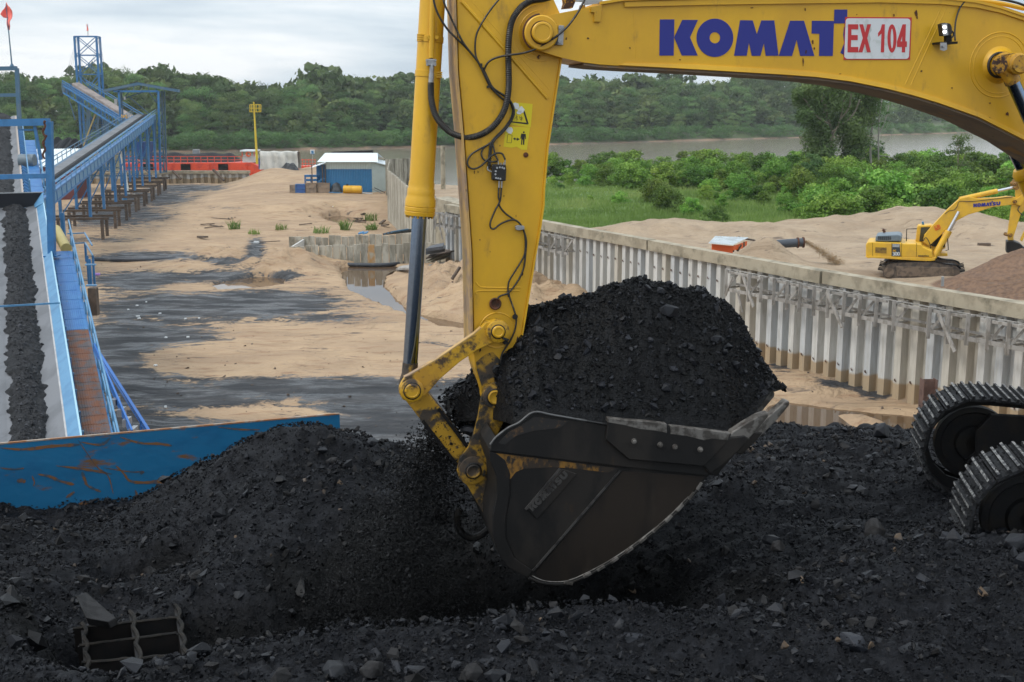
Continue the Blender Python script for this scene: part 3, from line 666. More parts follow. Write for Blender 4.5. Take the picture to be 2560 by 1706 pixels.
# ================================================================ SAND GROUND
CAPZ = 5.4
WALLP = [(-5.5, 99.0), (1.9, 84.0)] + [tuple(onZ(px, py, CAPZ)[:2]) for px, py in ((1700, 614), (2117, 688), (2560, 760))] + [(26.5, 36.0), (33.0, 26.0)]
WALLB = [tuple(onZ(px, py, z)[:2]) for px, py, z in ((987, 412, 6.2), (955, 417, 6.2), (967, 424, 6.1), (984, 436, 6.0), (1000, 450, 5.9), (1016, 465, 5.8), (1087, 494, 5.6))]
WALLB = [(-13, 172), (-17.0, 168)] + WALLB[2:]
SHORE = [(-900, 217), (-48, 217), (-47.5, 241), (-30, 243), (-22, 215), (-12, 190), (-2, 184), (10, 195), (30, 212), (80, 222), (150, 232), (900, 420), (900, -50), (-900, -50)]
def px2w(poly, z=0.0): return [tuple(onZ(a, b, z)[:2]) for a, b in poly]
POOL1 = px2w([(846, 668), (862, 700), (868, 722), (905, 742), (950, 762), (1020, 790), (1100, 818), (1160, 826), (1215, 830), (1210, 805), (1140, 800), (1060, 785), (1010, 762), (985, 735), (962, 712), (968, 690), (1010, 668), (940, 656)])
POOL2 = px2w([(1860, 1090), (1900, 1050), (1925, 1012), (1965, 1003), (2020, 1010), (2090, 1022), (2180, 1030), (2290, 1040), (2330, 1060), (2330, 1110), (1860, 1110)])
ISLE = px2w([(2055, 1030), (2100, 1026), (2180, 1030), (2240, 1050), (2260, 1070), (2180, 1085), (2100, 1065)])
POOL3 = px2w([(530, 712), (590, 696), (670, 690), (722, 698), (705, 712), (640, 722), (550, 726)])
POOL4 = px2w([(795, 545), (850, 538), (905, 545), (900, 555), (840, 558)])
RIGHTLAND = list(WALLP)[::-1] + list(WALLB)[::-1] + [(-13, 400), (900, 400), (900, -50), (40, -50)]
def sgn_poly(x, y, poly):
 d = segdist(x, y, poly); return np.where(inpoly(x, y, poly), d, -d)
def gauss(x, y, cx, cy, rx, ry, rot=0.0):
 dx = x - cx; dy = y - cy; c, s = math.cos(rot), math.sin(rot)
 return np.exp(-((dx * c + dy * s) / rx) ** 2 - ((-dx * s + dy * c) / ry) ** 2)
MOUNDS = []
def cone(x, y, cx, cy, r, h):
 d = np.hypot(x - cx, y - cy); return np.maximum(h - d * h / r, 0)
def w1(px, py, z): return onZ(px, py, z)[:2]
GZ = 2.4
def ground_z(x, y):
 z = 0.10 + 0.22 * fbm(x * 0.09, y * 0.09, 4, 1) + 0.10 * fbm(x * 0.45, y * 0.3, 4, 2)
 far = sst(146, 160, y + 6 * fbm(x * 0.05, y * 0 + 2, 2, 6)) * sst(-52, -34, x) * 1.3
 z = z + far + sst(165, 205, y) * sst(-46, -40, x) * 0.9 + 0.5 * gauss(x, y, -30, 150, 14, 7) + 1.5 * gauss(x, y, -43, 208, 5, 8) + 0.5 * gauss(x, y, -38, 196, 12, 5)
 for (a, b, r, h) in ((600, 655, 3.2, .9), (545, 640, 2.6, .5), (700, 672, 3.0, .7), (790, 650, 4.5, .9), (650, 690, 1.6, .4), (1070, 712, 3.5, .7), (1140, 730, 3.5, .6), (1200, 735, 5, .7), (1300, 760, 6, .7), (480, 660, 3, .35), (1400, 760, 5, .8)):
  c = w1(a, b, 0.2); z = z + h * gauss(x, y, c[0], c[1], r, r * 1.6) * (1 + 0.6 * fbm(x * 0.9, y * 0.9, 3, 12))
 c = w1(2000, 950, 0.3); z = z + 0.35 * gauss(x, y, c[0], c[1], 2.2, 3)
 for P, dd in ((POOL1, 0.62), (POOL2, 0.62), (POOL3, 0.3), (POOL4, 0.45)):
  s = sgn_poly(x, y, P); tgt = np.full(np.shape(x), -0.35)
  m_ = sst(-0.35, 0.35, s + 0.25 * fbm(x * 1.2, y * 1.2, 3, 40)); z = z * (1 - m_) + tgt * m_
  ring = sst(-3.0, -0.3, s) * (1 - sst(-0.3, 0.2, s)) ; z = z * (1 - 0.55 * ring) + 0.03 * ring
 s = sgn_poly(x, y, ISLE); m_ = sst(-0.3, 1.2, s); z = z * (1 - m_) + 0.13 * m_
 rl = sgn_poly(x, y, RIGHTLAND)
 zr = GZ + 0.35 * fbm(x * 0.14, y * 0.12, 4, 61) + 0.16 * fbm(x * 0.6, y * 0.6, 4, 62) + .5 * np.abs(fbm(x * .22, y * .2, 3, 66)) * sst(84, 98, y)
 for (a, b, zz, rx, ry, h) in ((1610, 570, 3.2, 7, 4, 0.9), (1760, 575, 2.6, 10, 3, 0.5), (2050, 562, 3, 3.5, 4, 1.2), (2110, 565, 3, 4, 4, .8), (2200, 560, 3, 4, 5, 1.3), (2270, 560, 3, 4, 5, 1.1), (2330, 558, 3, 5, 5, 2.0), (2430, 570, 3, 5, 5, 1.4), (2530, 580, 3, 6, 6, .5), (2620, 580, 3, 8, 6, .8), (1900, 575, 3, 7, 3, 0.8),
        (1895, 640, 3.4, 1.9, 2.5, 1.2), (1920, 640, 3.4, 1.9, 2.2, 1.0), (1985, 668, 2.8, 3.5, 3, 0.35)):
  c = w1(a, b, zz); zr = zr + h * (.5 if a > 1990 and b < 600 else 1) * gauss(x, y, c[0], c[1], rx, ry) * (1 + 0.25 * fbm(x * 0.3, y * 0.3, 3, 63))
 c = w1(2550, 726, 2.4); zr = zr + np.maximum(2.4 - np.hypot((x - c[0]) / 1.1, y - c[1]) * 0.55, 0) * (1 + 0.06 * fbm(x, y, 3, 64))
 c = w1(2740, 700, 2.4); zr = zr + np.maximum(2.2 - np.hypot((x - c[0]) / 1.25, y - c[1]) * 0.5, 0)
 c = w1(2360, 745, 2.4); zr = zr - 0.25 * gauss(x, y, c[0], c[1], 2.5, 1.6)
 veg = sst(104, 118, y - 0.10 * x); zr = zr - 0.9 * veg
 m_ = sst(0.45, 1.1, rl); z = z * (1 - m_) + zr * m_
 sh = sgn_poly(x, y, SHORE); m_ = sst(-5.0, 1.0, sh); z = -5.0 * (1 - m_) + z * m_
 return z
def sand_terrain():
 nx, ny = 560, 620
 ys = 20.0 * (330.0 / 20.0) ** np.linspace(0, 1, ny)
 u = np.linspace(-1, 1, nx)
 X = u[:, None] * (14.0 + 0.56 * ys[None, :]); Y = np.broadcast_to(ys[None, :], X.shape)
 Z = ground_z(X, Y)
 px, py = proj(np.stack([X, Y, Z], -1))
 D = np.zeros(X.shape)
 def blob(a, b, rx, ry, w=1.0):
  nonlocal D
  D = D + w * np.exp(-((px - a) / rx) ** 2 - ((py - b) / ry) ** 2)
 for q in ((520, 765, 270, 42), (330, 700, 110, 22), (700, 755, 140, 20, .8), (560, 690, 120, 16, .9), (380, 640, 130, 12, .9), (300, 860, 90, 60), (430, 840, 150, 25, .8), (330, 960, 110, 50), (500, 1000, 150, 22, .9), (700, 965, 220, 25, 1.0), (930, 985, 160, 32, 1.1),
    (980, 1080, 160, 70, 1.2), (850, 1030, 160, 15, .5), (350, 1060, 160, 30, .9), (640, 620, 26, 30, .8), (560, 655, 40, 10, .8), (720, 685, 35, 12, .8), (280, 540, 150, 34, 1.0), (380, 495, 110, 16, 1.0), (470, 470, 110, 10, .9), (250, 600, 120, 10, .5), (560, 520, 60, 5, .4),
    (1960, 915, 45, 14, .8), (2120, 960, 70, 12, 1.0), (2180, 985, 50, 16, .9), (1890, 880, 30, 8, .7), (820, 800, 90, 12, .5), (640, 880, 60, 10, .5), (230, 1120, 300, 60, 1.1), (780, 1120, 300, 50, 1.0), (1150, 1000, 120, 50, .9), (1500, 1000, 200, 60, .4), (1100, 860, 60, 12, .35)): blob(*q)
 for q in ((560, 905, 220, 26, .8), (470, 720, 60, 9, .7), (880, 890, 200, 30, .5), (620, 820, 60, 12, .5), (700, 1035, 200, 9, .8), (950, 1050, 80, 9, .7), (820, 930, 80, 8, .3)):
  D = D - q[4] * np.exp(-((px - q[0]) / q[2]) ** 2 - ((py - q[1]) / q[3]) ** 2)
 green = sst(98, 112, Y - 0.10 * X + 4 * fbm(X * 0.1, Y * 0.1, 3, 90)) * (sgn_poly(X, Y, RIGHTLAND) > 0.5) * sst(-9, 0, X + 0.0 * Y - 0)
 green = green * (1 - sst(0, 1, (X < 1) * (Y > 160)))
 V = np.stack([X, Y, Z], -1).reshape(-1, 3)
 o = npmesh('sand_ground', V, grid_faces(nx, ny), sandmat(), kind='structure', smooth=True)
 vattr(o, 'coaldust', np.clip(D * 1.35 + .12 * (py > 600), 0, 1.6).ravel()); vattr(o, 'green', green.ravel())
 c = w1(2550, 726, 2.4); br_ = np.maximum(0, 1 - np.hypot((X - c[0]) / 1.1, Y - c[1]) / 4.9); c = w1(2740, 700, 2.4); br_ = np.maximum(br_, 1 - np.hypot((X - c[0]) / 1.25, Y - c[1]) / 5.4)
 vattr(o, 'brownpile', np.clip(br_ * 6, 0, 1).ravel()); vattr(o, 'backland', (sgn_poly(X, Y, RIGHTLAND) > 0).astype(float).ravel())
def sandmat():
 m = bpy.data.materials.new('sand'); m.use_nodes = True
 t = m.node_tree; nn = t.nodes; ll = t.links; b = nn['Principled BSDF']
 geo = nn.new('ShaderNodeNewGeometry')
 def noise(scale, st=(1, 1, 1), det=6, ro=0.6, dist=0.0):
  mpn = nn.new('ShaderNodeMapping'); mpn.inputs['Scale'].default_value = st; ll.new(geo.outputs['Position'], mpn.inputs[0])
  n = nn.new('ShaderNodeTexNoise'); n.inputs['Scale'].default_value = scale; n.inputs['Detail'].default_value = det; n.inputs['Roughness'].default_value = ro; n.inputs['Distortion'].default_value = dist
  ll.new(mpn.outputs[0], n.inputs['Vector']); return n.outputs[0]
 def rng(src, a, b_, c=0.0, d=1.0):
  r = nn.new('ShaderNodeMapRange'); r.interpolation_type = 'SMOOTHSTEP'
  for k, v in (('From Min', a), ('From Max', b_), ('To Min', c), ('To Max', d)): r.inputs[k].default_value = v
  ll.new(src, r.inputs['Value']); return r.outputs[0]
 def mix(f, a, c):
  mx = nn.new('ShaderNodeMix'); mx.data_type = 'RGBA'; ll.new(f, mx.inputs[0])
  for s_, v in ((6, a), (7, c)):
   if isinstance(v, tuple): mx.inputs[s_].default_value = (*v, 1)
   else: ll.new(v, mx.inputs[s_])
  return mx.outputs[2]
 def math_(op, a, c):
  x = nn.new('ShaderNodeMath'); x.operation = op
  for k, v in ((0, a), (1, c)):
   if isinstance(v, (int, float)): x.inputs[k].default_value = v
   else: ll.new(v, x.inputs[k])
  return x.outputs[0]
 def attr(nm):
  a = nn.new('ShaderNodeAttribute'); a.attribute_name = nm; return a.outputs['Fac']
 c = mix(rng(noise(0.25, (0.5, 1, 1)), 0.35, 0.65), (0.41, 0.288, 0.178), (0.33, 0.228, 0.143))
 c = mix(rng(noise(1.6, (0.35, 1, 1)), 0.5, 0.72), c, (0.27, 0.165, 0.095))
 cb = mix(rng(noise(0.5), 0.3, 0.7), (0.375, 0.285, 0.195), (0.30, 0.222, 0.15))
 c = mix(attr('backland'), c, cb)
 c = mix(rng(math_('MULTIPLY', attr('brownpile'), 1.0), 0.1, 0.6), c, mix(rng(noise(4.0), 0.35, 0.65), (0.20, 0.12, 0.075), (0.13, 0.08, 0.055)))
 c = mix(rng(noise(0.8, (0.3, 1.0, 1), 9, 0.66, 1.4), 0.60, 0.67), c, (0.13, 0.095, 0.07))
 dn = math_('ADD', attr('coaldust'), math_('MULTIPLY', math_('SUBTRACT', noise(0.5, (0.6, 1, 1), 12, 0.74, 1.5), 0.5), 3.0))
 dn = math_('ADD', dn, math_('MULTIPLY', math_('SUBTRACT', noise(2.2, (0.8, 1, 1), 10, 0.74, 1.2), 0.5), 1.8))
 df = rng(dn, 0.44, 0.80)
 dark = mix(rng(noise(0.8, (0.3, 1, 1), 8), 0.4, 0.68), (0.024, 0.026, 0.030), (0.055, 0.054, 0.056))
 c = mix(df, c, dark)
 g = mix(rng(noise(0.15), 0.35, 0.65), (0.09, 0.16, 0.035), (0.13, 0.19, 0.05))
 c = mix(rng(attr('green'), 0.4, 0.6), c, g)
 b.inputs['Specular IOR Level'].default_value = .35
 ll.new(c, b.inputs['Base Color'])
 ll.new(rng(math_('MULTIPLY', df, rng(noise(.7, (.4, 1, 1)), .4, .62)), 0, 1, 0.85, 0.33), b.inputs['Roughness'])
 bp = nn.new('ShaderNodeBump'); bp.inputs['Strength'].default_value = 0.55; bp.inputs['Distance'].default_value = 0.25
 ll.new(noise(1.5, (0.6, 1, 1), 9, 0.68), bp.inputs['Height'])
 bp2 = nn.new('ShaderNodeBump'); bp2.inputs['Strength'].default_value = 1.0; bp2.inputs['Distance'].default_value = 0.9
 ll.new(noise(0.35, (0.5, 1, 1), 6, 0.6, 1.0), bp2.inputs['Height']); ll.new(bp.outputs[0], bp2.inputs['Normal'])
 ll.new(bp2.outputs[0], b.inputs['Normal'])
 return m
sand_terrain()
def watermat(name, col, rough, bscale, bstr, stretch=(1, 1, 1), dist=0.3):
 m = bpy.data.materials.new(name); m.use_nodes = True
 t = m.node_tree; nn = t.nodes; ll = t.links; b = nn['Principled BSDF']
 b.inputs['Base Color'].default_value = (*col, 1); b.inputs['Roughness'].default_value = rough; b.inputs['IOR'].default_value = 1.33
 geo = nn.new('ShaderNodeNewGeometry'); mpn = nn.new('ShaderNodeMapping'); mpn.inputs['Scale'].default_value = stretch; ll.new(geo.outputs['Position'], mpn.inputs[0])
 n = nn.new('ShaderNodeTexNoise'); n.inputs['Scale'].default_value = bscale; n.inputs['Detail'].default_value = 5; ll.new(mpn.outputs[0], n.inputs['Vector'])
 bp = nn.new('ShaderNodeBump'); bp.inputs['Strength'].default_value = bstr; bp.inputs['Distance'].default_value = dist; ll.new(n.outputs[0], bp.inputs['Height']); ll.new(bp.outputs[0], b.inputs['Normal'])
 return m
M['river'] = watermat('muddy_river_water', (0.20, 0.165, 0.125), 0.14, 0.25, 0.25, (0.35, 1, 1), 0.45)
M['puddle'] = watermat('muddy_puddle_water', (0.10, 0.062, 0.035), 0.03, 1.2, 0.02, (1, 1, 1), 0.05)
def sheet(name, poly, z, m):
 mb = MB(); mb.add([(a, b, z) for a, b in poly], [tuple(range(len(poly)))]); return mb.build(name, m, kind='structure')
sheet('outer_ground', [(-900, -400), (900, -400), (900, 119), (-900, 119)], -0.75, mat('outer_sand', (0.36, 0.24, 0.15), 0.9, color2=(.25, .18, .12), vscale=.02))
sheet('river_water', [(-3500, 120), (3500, 120), (3500, 1700), (-3500, 1700)], -3.0, M['river'])
def bbox_sheet(name, P, pad=0.6):
 a = np.array(P); x0, y0 = a.min(0) - pad; x1, y1 = a.max(0) + pad
 if name == 'puddle_a': pass
 return sheet('puddle', [(x0, y0), (x1, y0), (x1, y1), (x0, y1)], -0.06, M['puddle'])
for P in (POOL1, POOL2, POOL3, POOL4):
 a = np.array(P); c = a.mean(0); sheet('puddle', [tuple(c + (q - c) * 1.08) for q in a], -0.06, M['puddle'])
# far bank: low hills beyond the river, to the horizon
BANK = [onZ(px, py, -3.0)[:2] for px, py in ((-900, 392), (-200, 386), (300, 382), (600, 378), (1000, 371), (1450, 360), (2000, 345), (2400, 333), (2900, 322), (3600, 312))]
bx = np.array([b[0] for b in BANK]); by = np.array([b[1] for b in BANK])
def bank_y(x): return np.interp(x, bx, by)
def far_bank():
 xs = np.linspace(-900, 1700, 180); t = np.r_[-4, 0, 3, 8, 20, 50, 100, 180, 300, 420, 500, 560]
 V = []
 for x in xs:
  for d in t:
   y = bank_y(x) + d + 4 * float(fbm(np.array([x * 0.03]), np.array([0.5]), 3, 7)[0])
   z = -5 if d < 0 else (-3.1 if d == 0 else (-1.6 if d == 3 else min(1.0 + d * 0.05, 9) if d < 1000 else 6))
   V.append((x if d < 1000 else x * (1 + d / 1500), y, z))
 m = mat('far_bank_soil', (0.10, 0.13, 0.05), 0.9, color2=(0.07, 0.09, 0.04), vscale=0.05)
 npmesh('far_bank', V, grid_faces(len(xs), len(t)), m, kind='structure', smooth=True)
 mb = MB(); A = []; B = []
 for x in np.linspace(-700, 1500, 300):
  y = bank_y(x) + 4 * float(fbm(np.array([x * 0.03]), np.array([0.5]), 3, 7)[0])
  h = 0.5 + 0.9 * abs(float(fbm(np.array([x * 0.02]), np.array([9.5]), 3, 17)[0]))
  A.append((x, y - 2.5, -3.1)); B.append((x, y + 0.4, -3 + h))
 mb.strip(A, B); mb.build('muddy_shore', mat('river_mud', (0.26, 0.17, 0.11), 0.8, color2=(0.12, 0.10, 0.07), vscale=0.08), kind='structure')
far_bank()
# ================================================================ WALLS OF PILES
def pilemat(name):
 m = bpy.data.materials.new(name); m.use_nodes = True
 t = m.node_tree; nn = t.nodes; ll = t.links; b = nn['Principled BSDF']; b.inputs['Roughness'].default_value = 0.8
 oi = nn.new('ShaderNodeObjectInfo'); cr_ = nn.new('ShaderNodeValToRGB'); cr_.color_ramp.interpolation = 'CONSTANT'
 cols = [(0.0, (0.50, 0.50, 0.48)), (0.25, (0.46, 0.48, 0.49)), (0.45, (0.48, 0.455, 0.40)), (0.58, (0.54, 0.54, 0.52)), (0.75, (0.44, 0.455, 0.46)), (0.9, (0.47, 0.44, 0.38))]
 els = cr_.color_ramp.elements
 els[0].position = 0; els[0].color = (*cols[0][1], 1); els[1].position = cols[1][0]; els[1].color = (*cols[1][1], 1)
 for p_, c_ in cols[2:]:
  e_ = els.new(p_); e_.color = (*c_, 1)
 ll.new(oi.outputs['Random'], cr_.inputs[0])
 geo = nn.new('ShaderNodeNewGeometry'); sp = nn.new('ShaderNodeSeparateXYZ'); ll.new(geo.outputs['Position'], sp.inputs[0])
 n = nn.new('ShaderNodeTexNoise'); n.inputs['Scale'].default_value = 0.5; n.inputs['Detail'].default_value = 4; ll.new(geo.outputs['Position'], n.inputs['Vector'])
 mpn = nn.new('ShaderNodeMapping'); mpn.inputs['Scale'].default_value = (3, 3, 0.35); ll.new(geo.outputs['Position'], mpn.inputs[0])
 n2 = nn.new('ShaderNodeTexNoise'); n2.inputs['Scale'].default_value = 2.0; n2.inputs['Detail'].default_value = 7; n2.inputs['Roughness'].default_value = 0.7; ll.new(mpn.outputs[0], n2.inputs['Vector'])
 a = nn.new('ShaderNodeMath'); a.operation = 'MULTIPLY_ADD'; a.inputs[1].default_value = 1.1; ll.new(n.outputs[0], a.inputs[0]); ll.new(sp.outputs['Z'], a.inputs[2])
 r = nn.new('ShaderNodeMapRange'); r.inputs['From Min'].default_value = 1.62; r.inputs['From Max'].default_value = 1.50; ll.new(a.outputs[0], r.inputs['Value'])
 mx = nn.new('ShaderNodeMix'); mx.data_type = 'RGBA'; ll.new(r.outputs[0], mx.inputs[0]); ll.new(cr_.outputs[0], mx.inputs[6]); mx.inputs[7].default_value = (0.36, 0.27, 0.17, 1)
 r2 = nn.new('ShaderNodeMapRange'); r2.inputs['From Min'].default_value = 0.45; r2.inputs['From Max'].default_value = 0.8; r2.inputs['To Max'].default_value = 0.65; ll.new(n2.outputs[0], r2.inputs['Value'])
 mx2 = nn.new('ShaderNodeMix'); mx2.data_type = 'RGBA'; ll.new(r2.outputs[0], mx2.inputs[0]); ll.new(mx.outputs[2], mx2.inputs[6]); mx2.inputs[7].default_value = (0.24, 0.21, 0.16, 1)
 ll.new(mx2.outputs[2], b.inputs['Base Color'])
 return m
M['pile'] = pilemat('concrete_sheet_pile')
def resample(poly, step):
 P = [np.array(p, float)[:2] for p in poly]; res = []; seg = [np.linalg.norm(P[i + 1] - P[i]) for i in range(len(P) - 1)]; T = sum(seg)
 n = int(T / step); cum = np.r_[0, np.cumsum(seg)]
 for k in range(n + 1):
  d = k * step; i = min(np.searchsorted(cum, d, side='right') - 1, len(seg) - 1)
  res.append((P[i] + (P[i + 1] - P[i]) * (d - cum[i]) / seg[i], (P[i + 1] - P[i]) / seg[i], d / T))
 return res
def wpile_mesh(name, pitch=1.0, dep=0.34, th=0.10, ff=0.36):
 pr = [(0.012, 0), (ff * pitch, 0), ((ff + .05) * pitch, dep), ((ff + .46) * pitch, dep), (0.988 * pitch, 0.02)]
 front = pr; back = [(x, y + th) for x, y in pr]
 poly = front + back[::-1]
 mb = MB(); n = len(front)
 vs = [(x, y, 0) for x, y in poly] + [(x, y, 1) for x, y in poly]; N2 = len(poly)
 fs = [(i, (i + 1) % N2, N2 + (i + 1) % N2, N2 + i) for i in range(N2)]
 for i in range(n - 1):
  a_, b2 = i, i + 1; c2, d2 = N2 - 1 - i, N2 - 2 - i
  fs.append((a_, c2, d2, b2)); fs.append((N2 + a_, N2 + b2, N2 + d2, N2 + c2))
 mb.add(vs, fs)
 me = bpy.data.meshes.new(name); me.from_pydata(mb.v, [], mb.f); me.materials.append(M['pile']); fix_mesh(me); return me
def place(name, me, parent, loc, rz, sc=(1, 1, 1)):
 o = bpy.data.objects.new(name, me); COL.objects.link(o); attach(o, parent)
 o.location = [float(k) for k in loc]; o.rotation_euler = (0, 0, rz); o.scale = sc; return o
hk = MB(); hk.tube([(0, -0.01, 0), (0.03, -0.10, 0.05), (0.0, -0.09, 0.12), (-0.05, -0.02, 0.06)], 0.022, 5, 2)
hook_me = bpy.data.meshes.new('lifting_loop'); hook_me.from_pydata(hk.v, [], hk.f); hook_me.materials.append(M['rust']); fix_mesh(hook_me)
rr = random.Random(3)
# main retaining wall
mw = thing('retaining_wall', 'long pale corrugated concrete pile wall with thick cap running to the right edge', 'wall', (WALLP[3][0], WALLP[3][1], 0))
me_w = wpile_mesh('sheet_pile', .9, .40, .1, .43)
for k, (p, d, t) in enumerate(resample(WALLP, 0.9)):
 if p[1] < 40: continue
 rz = math.atan2(d[1], d[0])
 o = place('sheet_pile', me_w, mw, (p[0], p[1], -1.2), rz, (1, 1, 6.0))
 if 44 < p[1] < 90:
  nrm_ = np.array([d[1], -d[0]])
  for zz in ((0.95 + 0.12 * rr.random()), (3.75 + 0.1 * rr.random())):
   if rr.random() < 0.86 and (zz < 2 or p[1] > 56):
    q = p + d * 0.2; place('lifting_loop', hook_me, mw, (q[0], q[1], zz), rz + rr.uniform(-.5, .5))
# cap: segments cast end to end
def off(poly, n_):
 out2 = []
 P = [np.array(p, float)[:2] for p in poly]
 for i, p in enumerate(P):
  a_ = P[max(i - 1, 0)]; b2 = P[min(i + 1, len(P) - 1)]; d = (b2 - a_) / np.linalg.norm(b2 - a_)
  out2.append(p + np.array([d[1], -d[0]]) * n_)
 return out2
capL = resample(WALLP, 15.5)
F_ = off([c[0] for c in capL], 0.16); B_ = off([c[0] for c in capL], -0.5)
for i in range(len(F_) - 1):
 mb = MB(); g_ = 0.006; jz = rr.uniform(-0.012, 0.012)
 a1 = F_[i] * (1 - g_) + F_[i + 1] * g_; a2 = F_[i + 1] * (1 - g_) + F_[i] * g_; b1 = B_[i] * (1 - g_) + B_[i + 1] * g_; b2 = B_[i + 1] * (1 - g_) + B_[i] * g_
 n = 14; rows = []
 for z in (CAPZ - 0.60, CAPZ):
  rows.append([(*(a1 * (1 - t) + a2 * t), z + jz + 0.012 * math.sin(9 * t + i)) for t in np.linspace(0, 1, n)])
 for z in (CAPZ, CAPZ - 0.60):
  rows.append([(*(b1 * (1 - t) + b2 * t), z + jz + 0.010 * math.sin(7 * t + i)) for t in np.linspace(0, 1, n)])
 for q in range(4): mb.strip(rows[q], rows[(q + 1) % 4])
 mb.add([rows[0][0], rows[1][0], rows[2][0], rows[3][0]], [(0, 1, 2, 3)]); mb.add([rows[0][-1], rows[1][-1], rows[2][-1], rows[3][-1]], [(0, 1, 2, 3)])
 mb.build('cap_beam', M['concrete'], mw)
# timber formwork left hanging under the cap
def formwork(y0, y1, label, dense=1.0, seed=1):
 r = random.Random(seed)
 st = [s for s in resample(WALLP, 0.5) if y1 <= s[0][1] <= y0]
 if len(st) < 4: return
 fw = thing('timber_formwork', label, 'formwork', (*st[len(st) // 2][0], 4.0))
 def pt(i, n_, z):
  i = max(0, min(i, len(st) - 1)); p, d, _ = st[i]; q = p + np.array([d[1], -d[0]]) * n_; return np.array([q[0], q[1], z])
 def plank(a_, b2, w=0.06, h=0.13):
  mb = MB(); mb.beam(a_, b2, w, h); mb.build('plank', M['timber'], fw)
 n = len(st); k = 0
 while k < n - 3:                                     # ledgers, in lengths that overlap unevenly
  m_ = min(k + 7 + r.randint(0, 2), n - 1)
  plank(pt(k, 0.88, 3.72 + r.uniform(-.06, .06)), pt(m_, 0.88, 3.72 + r.uniform(-.08, .06)), 0.09, 0.17)
  plank(pt(k, 0.78, 4.62 + r.uniform(-.03, .03)), pt(m_ - 1, 0.86, 4.66 + r.uniform(-.03, .03)), 0.09, 0.12)
  plank(pt(k, 0.45, 4.70), pt(m_, 0.50, 4.69), 0.16, 0.03)
  if r.random() < .7: plank(pt(k, 0.30, 3.95), pt(m_, 0.28, 3.93), 0.05, 0.10)
  k = m_
 for i in range(0, n, 2):
  if r.random() > 0.93: continue
  w = r.uniform(-.05, .05)
  plank(pt(i, 0.95, 4.8), pt(i, 0.95 + w, 3.5 - r.random() * 0.2), 0.15, 0.08)
  plank(pt(i, 0.1, 4.69), pt(i, 0.98, 4.69), 0.06, 0.09)
  plank(pt(i, 0.05, 3.80), pt(i, 0.95, 3.80), 0.06, 0.09)
  if r.random() < 0.6 * dense: plank(pt(i, 0.86, 3.75), pt(i + 1, 0.5, 4.65), 0.08, 0.11)
 for i in range(3, n - 4, 13):
  plank(pt(i, 1.0, 4.6), pt(i + 2, 1.0, 3.3 - r.random() * .3), 0.08, 0.15)
 plank(pt(1, 0.95, 4.45), pt(0, 0.95, 3.35), 0.05, 0.11)
 plank(pt(2, 0.92, 3.7), pt(3, 0.92, 2.7), 0.05, 0.11)
formwork(63.5, 44, 'grey timber formwork hanging under the cap at the right of the long wall', 1.0, 4)
formwork(93, 78.5, 'broken timber formwork under the cap near the yellow excavator stick', 0.7, 9)
formwork(104, 95, 'splintered timber formwork at the far left end of the wall', 0.9, 12)
# tall curved wall, right of the blue shed
cwall = thing('curved_wall', 'tall curved wall of narrow concrete piles beside the blue shed', 'wall', (*WALLB[3], 0))
me_b = wpile_mesh('narrow_pile', 0.8, 0.10, 0.12, 0.62)
me_bo = me_b.copy(); me_bo.materials[0] = M['oldconc']; stB = resample(WALLB, 0.8)
for k, (p, d, t) in enumerate(stB):
 zt = 6.35 - 0.75 * t + rr.uniform(-.04, .04)
 place('concrete_pile', me_bo, cwall, (p[0], p[1], -1.6), math.atan2(d[1], d[0]), (1, 1, zt + 1.6))
# plain end block between both walls
p = onZ(1088, 495, 5.6); q = onZ(1140, 508, 5.5)
mb = MB(); mb.prism([(p[0], p[1], 5.6), (q[0] + .5, q[1] - 1.2, 5.45), (q[0] + 1.6, q[1] + 1, 5.45), (p[0] + 1, p[1] + 2, 5.6)], (0, 0, -6.4))
tag(mb.build('concrete_block', M['concrete'], bevel=0.03), 'plain concrete end block joining the curved wall and the long wall', 'concrete block')
# low box of two rows of flat piles in front
for (label, px0, px1, Yr, zt, seed) in (('front row of flat concrete piles standing in the pond', 728, 1098, 102.0, 1.55, 3), ('back row of flat concrete piles behind the front row by the pond', 722, 1090, 108.0, 1.72, 5)):
 r = random.Random(seed); x0 = onY(px0, 620, Yr)[0]; x1 = onY(px1, 620, Yr)[0]
 t0 = thing('pile_row', label, 'pile wall', ((x0 + x1) / 2, Yr, 0))
 x = x0; k = 0
 while x < x1:
  w = 0.60 * r.uniform(0.95, 1.05); h = zt + r.uniform(-0.10, 0.10) + 0.35 * (k / 22.0)
  mb = MB(); mb.box((x + w / 2, Yr + r.uniform(-.05, .05) - (0.12 if k % 2 else 0), (h - 1.2) / 2), (w - 0.06, 0.14, h + 1.2))
  o = mb.build('flat_pile', M['pile_rust'] if 0 else M['oldconc'], t0, bevel=0.012)
  if k == 11 and seed == 3:
   o.data.materials[0] = mat('rust_stained_concrete', (0.42, 0.24, 0.10), 0.8, color2=(0.40, 0.36, 0.28), vscale=1.4); o['label'] = 'rust stained pile'
  x += w; k += 1
 if seed == 3:
  mb = MB()
  mb.box((x0 + 0.05, 105.0, 0.1), (0.14, 6.0, 2.9)); mb.build('end_panel', M['pile'], t0)
mb = MB(); mb.tube([onZ(750, 645, 0.25), onZ(800, 655, 0.15), onZ(850, 661, 0.1), onZ(950, 663, 0.1), onZ(1010, 658, 0.1), onZ(1050, 650, 0.15)], 0.17, 10, 5)
tag(mb.build('black_pipe', M['pipe'], smooth=True), 'black pipe lying at the foot of the pile row in the pond', 'pipe')
mb = MB(); mb.tube([onZ(232, 649, 0.25), onZ(350, 650, 0.25), onZ(465, 646, 0.35)], 0.20, 12, 4)
